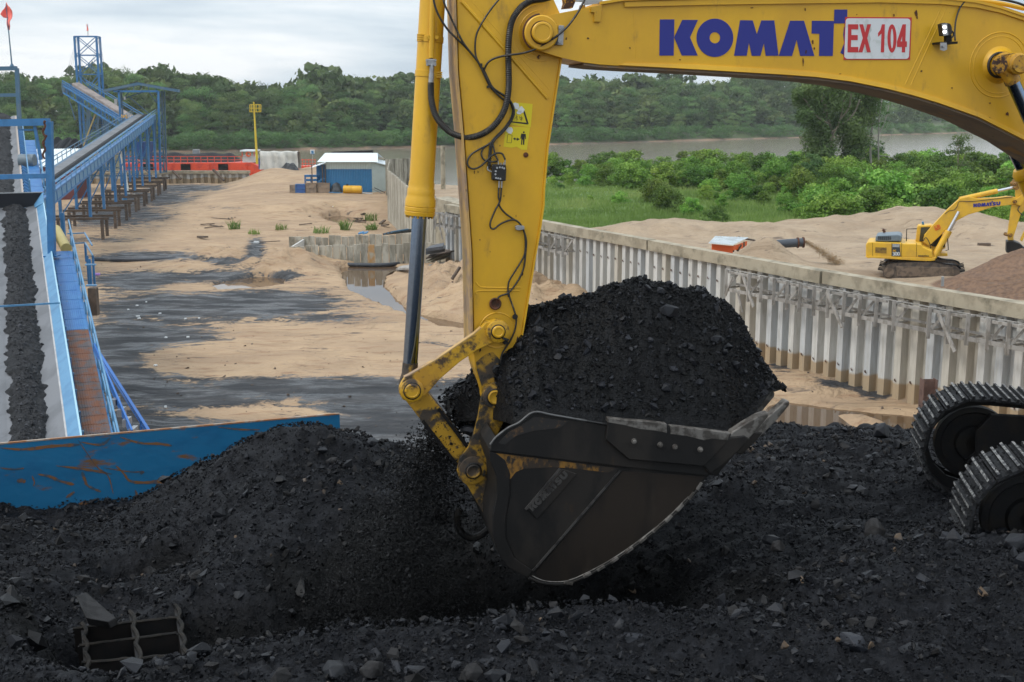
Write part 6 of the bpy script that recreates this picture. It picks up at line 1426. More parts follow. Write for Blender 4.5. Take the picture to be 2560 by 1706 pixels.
for p in ([(1265, 1360), (1285, 1348), (1285, 1358), (1305, 1360), (1305, 1350), (1330, 1366), (1302, 1382), (1302, 1370), (1285, 1368), (1283, 1378)],
   [(1345, 1310), (1388, 1314), (1392, 1365), (1384, 1365), (1380, 1330), (1374, 1420), (1362, 1422), (1362, 1370), (1356, 1370), (1352, 1420), (1342, 1420), (1350, 1330), (1345, 1362), (1336, 1360)],
   [(1370 + 9 * math.cos(t), 1298 + 9 * math.sin(t)) for t in np.linspace(0, 6.28, 12, endpoint=False)]):
 mb.prism([st_(x, y) for x, y in p], EN * .0015)
mb.build('person_and_arrow_mark', M['blackprint'], s2)
def blobp(cx, cy, rx, ry, seed, parent):
 r = random.Random(seed); mb = MB(); mb.prism([st_(cx + rx * math.cos(t) * r.uniform(.75, 1.15), cy + ry * math.sin(t) * r.uniform(.75, 1.15), SC - .004) for t in np.linspace(0, 6.28, 16, endpoint=False)], EN * .001); mb.build('torn_patch', M['paper'], parent)
blobp(1290, 1040, 40, 36, 1, s1); blobp(1345, 1078, 32, 34, 2, s1); blobp(1325, 1105, 26, 18, 3, s1); blobp(1232, 1280, 36, 36, 4, s2)
# ---- bucket cylinder
CC = SC + ST / 2
ax0 = E(1084, -40, CC); ax1 = E(1053, 455, CC); ax2 = E(1049, 541, CC)
d = (ax2 - ax0) / np.linalg.norm(ax2 - ax0)
bcyl = MB(); L1 = np.linalg.norm(ax1 - ax0); L2 = np.linalg.norm(ax2 - ax0); Rb = S_(30.5)
e1 = E(1049, 478, CC); e2 = E(1049, 502, CC);
def dl(y): return float(np.dot(E(1052, y, CC) - ax0, d))
bcyl.ringcyl([(0, Rb), (dl(452), Rb), (dl(460), S_(32)), (dl(470), S_(32)), (dl(474), S_(34)), (dl(486), S_(34)), (dl(492), S_(34.5)), (dl(500), S_(37.5)), (dl(516), S_(38)), (dl(517), S_(36.5)), (dl(519), S_(38)), (dl(527), S_(38)), (dl(528), S_(36.5)), (dl(530), S_(38)), (dl(539), S_(37)), (dl(540), S_(20))], ax0, d, 48)
barrel = bcyl.build('cylinder_barrel', M['yellow'], exc, smooth=True)
u_ = np.cross(d, EN); u_ /= np.linalg.norm(u_); w_ = np.cross(d, u_)
for k in range(14):
 t = 2 * math.pi * k / 14; q = ax0 + d * dl(539) + (u_ * math.cos(t) + w_ * math.sin(t)) * S_(32); mb = MB(); mb.cyl(q, q + d * .022, .011, seg=6); mb.build('flange_bolt', M['yellow_worn'], barrel)
for y0_, y1_ in ((89, 105), (176, 192)):
 mb = MB(); mb.ringcyl([(dl(y0_), Rb + .001), (dl(y0_) + .002, Rb + .006), (dl(y1_) - .002, Rb + .006), (dl(y1_), Rb + .001)], ax0, d, 48, cap=False); mb.build('clamp_band', M['yellow'], barrel, smooth=True)
CF = CC - Rb
for x, y in ((438, 368), (515, 368)):
 mb = MB(); mb.cyl(E(*wz1(x, y), CF - .01), E(*wz1(x, y), CF - .035), S_(4.5), seg=16); mb.build('clamp_bolt', M['yellow'], barrel, smooth=True)
for (x, y) in ((345, 365), (380, 365), (510, 735), (550, 735)):
 for k in range(3):
  mb = MB(); q = E(*wz1(x, y - 22 + 22 * k), CF + .02); mb.beam(q - EA * .02, q + EA * .02, .012, .014); mb.build('clamp_lug', M['yellow'], barrel, bevel=.002)
mb = MB(); mb.tube([E(*wz1(478, -40), CF - .02), E(*wz1(470, 300), CF - .02), E(*wz1(465, 570), CF - .02)], .026, 12, 3); mb.build('cylinder_pipe', M['yellow'], barrel, smooth=True)
mb = MB(); mb.prism([E(*wz1(x, y), CF - .06) for x, y in ((412, 580), (510, 580), (515, 640), (490, 652), (420, 645))], EF * .05); fl = mb.build('hose_flange', M['steel'], barrel, bevel=.006)
for x, y in ((422, 592), (503, 592), (424, 635), (500, 638)):
 mb = MB(); mb.cyl(E(*wz1(x, y), CF - .06), E(*wz1(x, y), CF - .08), .011, seg=8); mb.build('bolt', M['steel'], fl)
rd1 = E(1025.5, 912, CC); q0 = ax0 + d * dl(538); dr = (rd1 - q0) / np.linalg.norm(rd1 - q0)
mb = MB(); mb.cyl(q0, rd1, S_(18.5), seg=48); mb.build('cylinder_rod', M['chrome'], exc, smooth=True)
mb = MB(); mb.ringcyl([(0, S_(19.5)), (.10, S_(20)), (.16, S_(24)), (.2, S_(26)), (.3, S_(24)), (.36, S_(14))], rd1 - dr * .02, dr, 30); mb.build('rod_eye', M['yellow_dirty'], exc, smooth=True)
# ---- links
PA = (1244, 828); PB = (1029.5, 975.5); PC = (1182, 1175)
def circ(c, r_, a0, a1, n=10): return [(c[0] + r_ * math.cos(math.radians(t)), c[1] + r_ * math.sin(math.radians(t))) for t in np.linspace(a0, a1, n)]
link_poly = circ(PA, 28.5, -120, 100, 14) + [(1215, 866), (1195, 875), (1150, 905), (1100, 948), (1072, 980), (1062, 990)] + circ(PB, 31, 35, 210, 12) + [(1010, 948), (1022, 940), (1045, 925), (1090, 902), (1184, 838), (1202, 822), (1215, 806)]
def link(c, m, nm='bucket_link'):
 mb = MB(); mb.prism(Ep(link_poly, c), EF * .075); return mb.build(nm, m, exc, bevel=.008)
ln = link(-0.02, M['yellow_worn']); lf = link(0.62, M['yellow_dirty'])
mb = MB(); mb.prism([E(x, y, -0.02) for x, y in ((1010, 944), (1022, 938), (1090, 899), (1184, 835), (1202, 819), (1203, 822), (1184, 838), (1090, 902), (1022, 941))], EF * .075); mb.build('link_top_edge', M['pale_side'], ln)
for P_, r_, rr2, m, mm in ((PA, 28.5, 15.5, 'yellow_worn', 'yellow'), (PB, 29, 19, 'yellow_worn', 'yellow_dirty')):
 c_ = E(*P_, -.02)
 mb = MB(); mb.ringcyl([(0, S_(r_)), (.03, S_(r_ - .5)), (.036, S_(r_ - 3))], c_, EN, 36); mb.build('link_boss', M[m], ln, smooth=True)
 mb = MB(); mb.ringcyl([(0, S_(rr2)), (.05, S_(rr2)), (.058, S_(rr2 - 2)), (.06, S_(rr2 - 5)), (.056, S_(rr2 - 6)), (.056, .003)], c_, EN, 32); mb.build('pin', M[m if P_ is PB else mm], ln, smooth=True)
 mb = MB(); mb.tube([c_ + EN * .038 + (EA * math.cos(t) + np.array([0, 0, 1]) * math.sin(t)) * S_(rr2 + 1.5) for t in np.linspace(0, 2 * math.pi, 30)], .006, 5, 1, cap=False); mb.build('grease_ring', M['black'], ln)
 mb = MB(); mb.cyl(E(*P_, 0.05), E(*P_, .72), S_(rr2), seg=20); mb.build('pin_shaft', M['darksteel'], exc, smooth=True)
 mb = MB(); mb.cyl(E(*P_, .69), E(*P_, .75), S_(r_ - 4), seg=20); mb.build('link_boss', M['yellow_dirty'], lf, smooth=True)
# blackened, chipped lower casting of the stick
mb = MB(); mb.prism(Ep([(1190, 905), (1215, 885), (1232, 880), (1250, 900), (1262, 880), (1284, 890), (1280, 925), (1272, 955), (1258, 975), (1240, 968), (1222, 975), (1208, 985), (1202, 960), (1192, 925)], SC), EN * .004); mb.build('stained_patch', M['yellow_dirty'], stick)
mb = MB(); a_ = E(1186, 852, -.06); mb.beam(E(1258, 846, -.07), E(1270, 850, -.05), .03, .02); mb.build('pin_stop', M['black'], ln)
# tilt rod between the hinge pins (box section)
p = E(*PB, .16); q = E(*PC, .16); dd = (q - p) / np.linalg.norm(q - p); nn2 = np.cross(dd, EN); nn2 /= np.linalg.norm(nn2)
W_ = S_(28)
poly = [p + nn2 * W_, p + dd * .3 + nn2 * W_ * 1.0, q - dd * .2 + nn2 * W_ * .95, q + nn2 * W_ * .8, q + dd * .08, q - nn2 * W_ * .8, q - dd * .2 - nn2 * W_ * .9, p + dd * .3 - nn2 * W_ * 1.0, p - nn2 * W_]
mb = MB(); mb.prism(poly, EF * .34); tr_ = mb.build('tilt_link', mat('tilt_link_worn', (0.46, 0.25, 0.012), 0.6, color2=(0.05, 0.036, 0.025), vscale=3.2, fac=(0.46, 0.55), dirt=(0.03, 0.024, 0.02), dscale=9, dfac=(0.52, 0.62), bump=.3, bscale=40), exc, bevel=.01)
for sg in (1, -1):
 mb = MB(); mb.beam((p + q) / 2 + nn2 * W_ * .9 * sg - EF * .012 - dd * .2, q - dd * .1 + nn2 * W_ * .85 * sg - EF * .012, .03, .03); mb.build('edge_strip', M['darksteel'], tr_)
# ---- bucket
BN, BFc = -0.54, 1.20
side = [(1334, 1032), (1298, 1058), (1271, 1071), (1240, 1095), (1223, 1122), (1225, 1150), (1240, 1190), (1242, 1238), (1232, 1289), (1232, 1340), (1244, 1381), (1271, 1418), (1318, 1442), (1349, 1456), (1383, 1461), (1420, 1459), (1468, 1439), (1536, 1401), (1604, 1354), (1672, 1299), (1726, 1245), (1760, 1202), (1774, 1187), (1790, 1158), (1825, 1092), (1675, 1080), (1519, 1064)]
bkt = MB(); bkt.prism(Ep(side, BN), EF * .04)
sh0 = Ep(side, BN)
bucket = bkt.build('bucket', M['bucket'], exc, bevel=.006)
mb = MB(); mb.prism([q + EF * (BFc - BN) for q in sh0], EF * .04); mb.build('far_side_plate', M['bucket'], bucket)
curve = Ep(side[3:23], BN + .02)
mb = MB(); out_c = curve; cen = np.mean(curve, axis=0); inn = [q + (cen - q) / np.linalg.norm(cen - q) * .035 for q in curve]; shv = EF * (BFc - BN)
mb.strip(out_c, [q + shv for q in out_c]); mb.strip([q + shv for q in inn], inn); mb.strip(inn, out_c); mb.strip([q + shv for q in out_c], [q + shv for q in inn]); mb.build('shell', M['bucket'], bucket, smooth=True)
band = [(1223, 1126), (1227, 1112), (1240, 1093), (1271, 1069), (1298, 1056), (1334, 1030), (1519, 1062), (1823, 1092), (1790, 1160), (1767, 1188), (1570, 1167), (1400, 1147)]
mb = MB(); mb.prism(Ep(band, BN), EN * .03); mb.build('upper_side_band', M['bucket'], bucket, bevel=.006)
mb = MB(); mb.tube(Ep([(1226, 1112), (1240, 1094), (1271, 1070), (1298, 1057), (1334, 1031), (1380, 1038), (1450, 1050), (1519, 1062)], BN - .03), .012, 8, 4); mb.build('top_rim', mat('polished_rim', (0.10, 0.10, 0.10), .4, .6, color2=(.03, .03, .03), vscale=6), bucket, smooth=True)
lowp = [(1228, 1132), (1400, 1153), (1570, 1173), (1545, 1182), (1330, 1422), (1290, 1398), (1266, 1345), (1266, 1300), (1276, 1240), (1278, 1180), (1250, 1150)]
mb = MB(); mb.prism(Ep(lowp, BN), EN * .006); mb.build('lower_side_panel', M['bucket'], bucket)
mb = MB(); mb.prism(Ep([(1230, 1132), (1400, 1153), (1545, 1171), (1520, 1182), (1440, 1172), (1380, 1168), (1310, 1172), (1290, 1180), (1262, 1215), (1262, 1160), (1246, 1146)], BN - .006), EN * .003); mb.build('worn_paint_patch', M['bucket_rust'], bucket)
mb = MB(); mb.prism(Ep([(1246, 1108), (1272, 1080), (1300, 1066), (1335, 1042), (1420, 1054), (1400, 1070), (1330, 1078), (1290, 1090), (1262, 1112)], BN - .03), EN * .0025); mb.build('worn_paint_patch', MATS['blackened_rust'] if 'blackened_rust' in MATS else mat('blackened_rust', (.012, .011, .011), .6, color2=(.11, .055, .02), vscale=9, fac=(.5, .66)), bucket)
M['worn_brown'] = mat('worn_brown_bucket_panel', (0.026, 0.020, 0.016), 0.42, 0.15, spec=.35, color2=(0.018, 0.015, 0.013), vscale=2.5, dirt=(0.04, 0.031, 0.025), dscale=3, dfac=(0.55, 0.8), stretch=(1, 1, .3), bump=.08, bscale=50)
lowq = [(1556, 1178), (1762, 1192), (1745, 1215), (1718, 1245), (1664, 1297), (1597, 1350), (1530, 1396), (1462, 1434), (1420, 1450), (1383, 1452), (1352, 1447), (1338, 1430)]
mb = MB(); mb.prism(Ep(lowq, BN), EN * .006); mb.build('brown_side_panel', M['worn_brown'], bucket)
edge = [(1223, 1128), (1225, 1150), (1240, 1190), (1242, 1238), (1232, 1289), (1232, 1340), (1244, 1381), (1271, 1418), (1318, 1442), (1330, 1425), (1285, 1395), (1263, 1345), (1262, 1300), (1272, 1240), (1275, 1185), (1262, 1150), (1240, 1133)]
mb = MB(); mb.prism(Ep(edge, BN), EN * .018); mb.build('heel_band', M['bucket'], bucket, bevel=.005)
mb = MB(); mb.beam(E(1550, 1176, BN - .008), E(1332, 1427, BN - .008), .022, .018); mb.build('side_rib', mat('grey_worn_rib', (0.055, 0.052, 0.05), .5, .2, color2=(.022, .02, .02), vscale=9), bucket)
mb = MB(); mb.tube(Ep([(1322, 1445), (1349, 1456), (1383, 1461), (1420, 1458), (1468, 1439), (1536, 1401), (1604, 1354), (1672, 1299), (1726, 1245), (1760, 1204)], BN - .01), .014, 7, 4); mb.build('edge_rim', M['bucket'], bucket, smooth=True)
mb = MB(); mb.tube(Ep([(1330, 1440), (1355, 1451), (1385, 1455), (1420, 1452), (1464, 1434), (1532, 1397), (1600, 1350), (1668, 1295), (1722, 1241)], BN - .014), .006, 6, 4); mb.build('rim_wear', M['wornsteel'], bucket, smooth=True)  # line of scoured steel, worn bare along the lower rim
for (x, y, a_) in ((1421, 1458, -.2), (1468, 1438, .5), (1502, 1421, .55), (1536, 1401, .6), (1573, 1376, .65), (1607, 1350, .7), (1640, 1323, .75), (1672, 1297, .85), (1700, 1270, .85), (1728, 1240, .95), (1748, 1216, 1.0)):
 v = (math.cos(a_), -math.sin(a_)); mb = MB(); mb.beam(E(x - v[0] * 11, y - v[1] * 11, BN - .02), E(x + v[0] * 11, y + v[1] * 11, BN - .02), .022, .028); mb.build('wear_block', M['wornsteel'], bucket, bevel=.004)
# raised bar with cast lettering
bar = [(1404, 1172), (1441, 1184), (1342, 1297), (1318, 1272)]
mb = MB(); mb.prism(Ep(bar, BN - .006), EN * .02); lb = mb.build('name_bar', M['bucket'], bucket, bevel=.004)
mb = MB(); mb.beam(E(1400, 1172, BN - .015), E(1314, 1274, BN - .015), .014, .02); mb.build('bar_edge', MATS['grey_worn_rib'], lb)
bl0 = np.array([1329.0, 1289.0]); bd_ = np.array([1437 - 1329, 1180 - 1289.0]); bd_ /= np.linalg.norm(bd_); bn_ = np.array([-bd_[1], bd_[0]]) * -1
def fbar(x, y):
 sx_ = (x - 1130) / 2532 * 128 + 9; sy_ = (552 - y) / 352 * 16 + 5; q = bl0 + bd_ * sx_ + np.array([bd_[1], -bd_[0]]) * sy_; return E(q[0], q[1], BN - .026)
word(fbar, EN * .006, MATS['grey_worn_rib'], lb, 'cast_letter')
# side cutter with bolts
cut = [(1512, 1097), (1519, 1046), (1669, 1060), (1672, 1066), (1825, 1082), (1806, 1112), (1757, 1163), (1570, 1146)]
mb = MB(); mb.prism(Ep(cut, BN - .03), EN * .045); sc_ = mb.build('side_cutter', M['bucket'], bucket, bevel=.008)
for pts in ([(1519, 1045), (1560, 1050), (1620, 1054), (1667, 1060), (1668, 1084), (1640, 1078), (1600, 1074), (1560, 1064), (1519, 1057)], [(1676, 1065), (1740, 1072), (1826, 1083), (1820, 1102), (1780, 1098), (1760, 1102), (1720, 1092), (1676, 1086)]):
 mb = MB(); mb.prism(Ep(pts, BN - .078), EF * .07); mb.build('worn_edge', M['wornsteel'], sc_, bevel=.006)
for (x, y) in ((1585, 1103), (1650, 1112), (1687, 1117), (1750, 1124)):
 mb = MB(); mb.ringcyl([(0, S_(7)), (.014, S_(7)), (.014, S_(4.5)), (.035, S_(4.5)), (.037, S_(3))], E(x, y, BN - .075), EN, 12); mb.build('bolt', M['wornsteel'], sc_)
for (x, y) in ((1624, 1046), (1724, 1062)):
 mb = MB(); mb.tube([E(x - 12, y + 6, BN + .1), E(x - 8, y - 6, BN + .1), E(x + 2, y - 8, BN + .1), E(x + 10, y + 2, BN + .1), E(x + 12, y + 14, BN + .1)], .016, 7, 4); mb.build('cutter_nut_boss', M['darksteel'], sc_, smooth=True)
# lip and teeth
mb = MB(); mb.prism(Ep([(1774, 1188), (1836, 1100), (1858, 1100), (1850, 1122), (1792, 1190)], BN + .04), EF * (BFc - BN - .04)); mb.build('lip_plate', M['bucket'], bucket, bevel=.008)
def tooth(pa, pt, c, w):
 mb = MB(); mb.prism(Ep(pa, c), EF * w); a_ = mb.build('adapter', M['bucket'], bucket, bevel=.012)
 n = len(pt); P = Ep(pt, c + w * .12); mb = MB(); mb.prism(P, EF * w * .76); mb.build('tooth', M['wornsteel'], bucket, bevel=.012)
tooth([(1757, 1163), (1790, 1130), (1824, 1094), (1862, 1090), (1876, 1098), (1846, 1130), (1800, 1170), (1776, 1186)], [(1822, 1096), (1832, 1080), (1860, 1062), (1897, 1040), (1923, 1032), (1921, 1042), (1902, 1066), (1874, 1096), (1850, 1122)], BN - .06, .15)
pa2 = [(1832, 1132), (1866, 1094), (1886, 1080), (1908, 1082), (1894, 1100), (1856, 1138)]; pt2 = [(1874, 1096), (1904, 1058), (1966, 1002), (1975, 1004), (1973, 1015), (1942, 1052), (1898, 1096)]
for k in range(5):
 A_ = Ep(pa2, -.26); B_2 = Ep(pt2, -.24); s_ = EF * .37 * k
 mb = MB(); mb.prism([q + s_ for q in A_], EF * .15); mb.build('adapter', M['bucket'], bucket, bevel=.012)
 mb = MB(); mb.prism([q + s_ for q in B_2], EF * .11); mb.build('tooth', M['wornsteel'], bucket, bevel=.012)
# ears, bosses, hinge pin
ear = [(1262, 962), (1238, 955), (1212, 968), (1202, 1000), (1196, 1040), (1186, 1080), (1172, 1118), (1150, 1146), (1143, 1178), (1150, 1200), (1168, 1214), (1200, 1270), (1230, 1326), (1236, 1280), (1240, 1236), (1240, 1192), (1226, 1150), (1226, 1118), (1245, 1085), (1262, 1050), (1270, 1000)]
for c_ in (0.045, .58):
 mb = MB(); mb.prism(Ep(ear, c_), EF * .05); er = mb.build('ear_plate', M['yellow_dirty'], bucket, bevel=.006)
 if c_ < .1:
  for P_, r_, m in ((PC, 36, 'yellow_dirty'), ((1236, 991), 30, 'yellow_dirty')):
   cc_ = E(*P_, c_); mb = MB(); mb.ringcyl([(0, S_(r_)), (.03, S_(r_ - 1)), (.034, S_(r_ - 5))], cc_, EN, 30); mb.build('boss', M[m], er, smooth=True)
   mb = MB(); mb.ringcyl([(0, S_(18)), (.055, S_(18)), (.06, S_(15)), (.055, S_(13)), (.055, .003)], cc_, EN, 26); mb.build('pin', M['yellow_dirty'] if P_ is PC else M['yellow_worn'], er, smooth=True)
   mb = MB(); mb.tube([cc_ + EN * .036 + (EA * math.cos(t) + np.array([0, 0, 1]) * math.sin(t)) * S_(20) for t in np.linspace(0, 2 * math.pi, 28)], .007, 5, 1, cap=False); mb.build('grease_ring', M['black'], er)
mb = MB(); mb.cyl(E(*PC, .1), E(*PC, .62), S_(17), seg=18); mb.cyl(E(1236, 991, .1), E(1236, 991, .62), S_(17), seg=18); mb.build('hinge_shafts', M['darksteel'], bucket, smooth=True)
mb = MB(); bp_ = [(1240, 1095), (1223, 1122), (1225, 1150), (1240, 1190), (1242, 1238), (1232, 1289), (1232, 1330)]
mb.strip(Ep(bp_, BN + .05), [q + EF * 1.6 for q in Ep([(x - 6, y) for x, y in bp_], BN + .05)]); mb.build('back_plate', M['bucket'], bucket)
mb = MB(); mb.tube(Ep([(1150, 1272), (1144, 1290), (1147, 1318), (1160, 1338), (1180, 1345), (1202, 1338), (1222, 1322)], .3), .036, 9, 5); mb.build('lifting_hook', M['darksteel'], bucket, smooth=True)
# ---- tracks
UT = np.array([0.984, -0.175, 0.0]); VT = np.array([0.175, 0.984, 0.0])
def TR(u, v, z): return TC + UT * u + VT * v + np.array([0, 0, z])
shoe = MB()
W2 = .40; Pp = .285
shoe.box((0, 0, 0), (Pp * .96, 2 * W2, .028))
gm = len(shoe.f)
for gx in (-.098, 0, .098):
 shoe.add([(gx - .019, -W2, .012), (gx + .019, -W2, .012), (gx + .019, W2, .012), (gx - .019, W2, .012), (gx - .012, -W2, .05), (gx + .012, -W2, .05), (gx + .012, W2, .05), (gx - .012, W2, .05)], [(0, 1, 5, 4), (1, 2, 6, 5), (2, 3, 7, 6), (3, 0, 4, 7)])
shoe.cm = 1
for gx in (-.098, 0, .098): shoe.add([(gx - .013, -W2, .0515), (gx + .013, -W2, .0515), (gx + .013, W2, .0515), (gx - .013, W2, .0515)], [(0, 1, 2, 3)])
shoe.cm = 0; shoe.box((0, -.09, -.05), (Pp * .8, .04, .08)); shoe.box((0, .09, -.05), (Pp * .8, .04, .08))
sme = bpy.data.meshes.new('track_shoe'); sme.from_pydata(shoe.v, [], shoe.f); sme.materials.append(M['shoe']); sme.materials.append(M['grouser']); sme.polygons.foreach_set('material_index', shoe.mi); fix_mesh(sme)
def track(v, tilt=0.0):
 Rr = .60; half = 2.28 - Rr; zc = Rr + .06
 path = []; n = 200
 for k in range(41): t = math.pi / 2 + math.pi * k / 40; path.append((-half + Rr * math.cos(t), zc + Rr * math.sin(t)))
 for k in range(1, 40): path.append((-half + 2 * half * k / 40, zc - Rr))
 for k in range(41): t = -math.pi / 2 + math.pi * k / 40; path.append((half + Rr * math.cos(t), zc + Rr * math.sin(t)))
 for k in range(1, 40): s = k / 40; path.append((half - 2 * half * s, zc + Rr - .05 * math.sin(math.pi * s * 2) ** 2))
 P = np.array(path + [path[0]]); sg = np.linalg.norm(np.diff(P, axis=0), axis=1); cum = np.r_[0, np.cumsum(sg)]; T = cum[-1]; ns = int(round(T / Pp))
 fr = [( -half - .1, zc - .22), (half + .1, zc - .22), (half + .1, zc + .14), (.8, zc + .20), (-.9, zc + .20), (-half + .2, zc + .14)]
 tk = MB(); tk.prism([TR(a_, v - .17, b_) for a_, b_ in fr], VT * .34); tr0 = tk.build('track_frame', M['darksteel'], exc, bevel=.02)
 for k in range(ns):
  s = T * k / ns; i = min(np.searchsorted(cum, s, side='right') - 1, len(sg) - 1); q = P[i] + (P[i + 1] - P[i]) * (s - cum[i]) / sg[i]
  tn = (P[(i + 1) % len(sg) + 0] - P[i]) / sg[i]; nx_, nz_ = -tn[1], tn[0]
  if np.dot([q[0] * 0.25, q[1] - zc], [nx_, nz_]) < 0: nx_, nz_ = -nx_, -nz_
  X = UT * tn[0] + np.array([0, 0, tn[1]]); Z = UT * nx_ + np.array([0, 0, nz_]); Y = np.cross(Z, X)
  o = bpy.data.objects.new('track_shoe', sme); COL.objects.link(o); attach(o, tr0)
  w = TR(q[0], v, q[1]); mt = Matrix(((X[0], Y[0], Z[0], w[0]), (X[1], Y[1], Z[1], w[1]), (X[2], Y[2], Z[2], w[2]), (0, 0, 0, 1)))
  o.matrix_basis = mt
 rc2 = np.random.default_rng(int(v * 10) + 40); ci = rc2.integers(0, len(path), 2600); Pc = np.array([TR(path[i][0] * (1 + .03 * q), v + w, zc + (path[i][1] - zc) * (1 + .05 * q)) for i, q, w in zip(ci, rc2.uniform(.2, 1, 2600), rc2.uniform(-.39, .39, 2600))])
 scatter_rocks('caked_coal', Pc, rc2.uniform(.008, .026, 2600), M['coalcake'] if 'coalcake' in M else M.setdefault('coalcake', mat('caked_coal', (.012, .0125, .014), .7, spec=.2, color2=(.035, .036, .04), vscale=8)), parent=tr0, seed=2, base=TINY)
 mb = MB(); mb.ringcyl([(-.10, .20), (-.05, .22), (-.05, .36), (-.08, .38), (-.07, Rr - .16), (.07, Rr - .16), (.08, .38), (.10, .20)], TR(-half, v, zc), VT, 40); mb.build('idler_wheel', M['darksteel'], tr0, smooth=True)
 for sg in (-1, 1):
  Q = [TR(a_, v + sg * .14, b_) for a_, b_ in path[::3]]; cc3 = [TR(a_ * .97, v + sg * .14, zc + (b_ - zc) * .82) for a_, b_ in path[::3]]; mb = MB(); mb.strip(Q + [Q[0]], cc3 + [cc3[0]]); mb.strip([q + VT * .04 * sg for q in Q + [Q[0]]], [q + VT * .04 * sg for q in cc3 + [cc3[0]]]); mb.build('link_chain', M['darksteel'], tr0)
 mb = MB(); mb.ringcyl([(-.1, .09), (-.08, .11), (.08, .11), (.1, .09)], TR(-half, v, zc), VT, 20); mb.build('idler_hub', M['darksteel'], tr0, smooth=True)
 mb = MB(); mb.ringcyl([(-.12, .2), (-.1, .44), (.1, .44), (.12, .2)], TR(half, v, zc), VT, 30); mb.build('drive_sprocket', M['darksteel'], tr0, smooth=True)
 mb = MB(); mb.prism([TR(a_, v - .26, b_) for a_, b_ in ((-half + .02, zc - .34), (-half - .02, zc + .2), (-half + .14, zc + .40), (1.2, zc + .38), (1.2, zc - .34))], VT * .09); mb.build('guard_plate', M['darksteel'], tr0, bevel=.01)
 for a_ in (-1.3, -.75, -.2, .35, .9, 1.4):
  mb = MB(); mb.ringcyl([(-.2, .08), (-.16, .13), (.16, .13), (.2, .08)], TR(a_, v, .19), VT, 16); mb.build('roller', M['darksteel'], tr0, smooth=True)
 for a_ in (-.8, .8):
  mb = MB(); mb.cyl(TR(a_, v - .15, zc + .32), TR(a_, v + .15, zc + .32), .09, seg=14); mb.build('carrier_roller', M['darksteel'], tr0, smooth=True)
track(-1.37); track(1.37)
mb = MB(); mb.prism([TR(-1.0, -1.1, .75), TR(-.5, -.4, .98), TR(.5, -.4, .98), TR(1.0, -1.1, .75), TR(1.0, 1.1, .75), TR(.5, .4, .98), TR(-.5, .4, .98), TR(-1.0, 1.1, .75)], (0, 0, -.32)); mb.build('car_body', M['darksteel'], exc, bevel=.02)
mb = MB(); mb.cyl(TR(0, 0, .98), TR(0, 0, 1.2), .75, seg=32); mb.build('slew_ring', M['darksteel'], exc)
# upper structure: outside the picture, kept simple but complete
HC = TC + EF * .33 * 0
def U(a_, c_, z): return np.array([8.0, 12.75, 8.56]) + EA * a_ + EF * c_ + np.array([0, 0, z])
def ubox(nm, a0, a1, c0, c1, z0, z1, m, bevel=.05, parent=exc):
 mb = MB(); mb.prism([U(a0, c0, z0), U(a1, c0, z0), U(a1, c1, z0), U(a0, c1, z0)], (0, 0, z1 - z0)); return mb.build(nm, m, parent, bevel=bevel)
ubox('deck', -1.2, 3.2, -1.5, 1.5, 1.2, 1.5, M['yellow'])
ubox('engine_housing', .9, 2.6, -1.48, 1.48, 1.5, 2.6, M['yellow'])
ubox('counterweight', 2.6, 3.3, -1.5, 1.5, 1.3, 2.7, M['yellow'], .15)
cb_ = ubox('cab', -1.3, .55, -1.5, -.5, 1.5, 3.2, M['yellow'], .08)
ubox('cab_window', -1.15, .4, -1.52, -1.505, 2.2, 3.05, M['glass'], .0, cb_); ubox('front_window', -1.32, -1.305, -1.4, -.6, 1.9, 3.05, M['glass'], 0, cb_)
ubox('tank_box', -1.2, .9, .6, 1.48, 1.5, 2.3, M['yellow'])
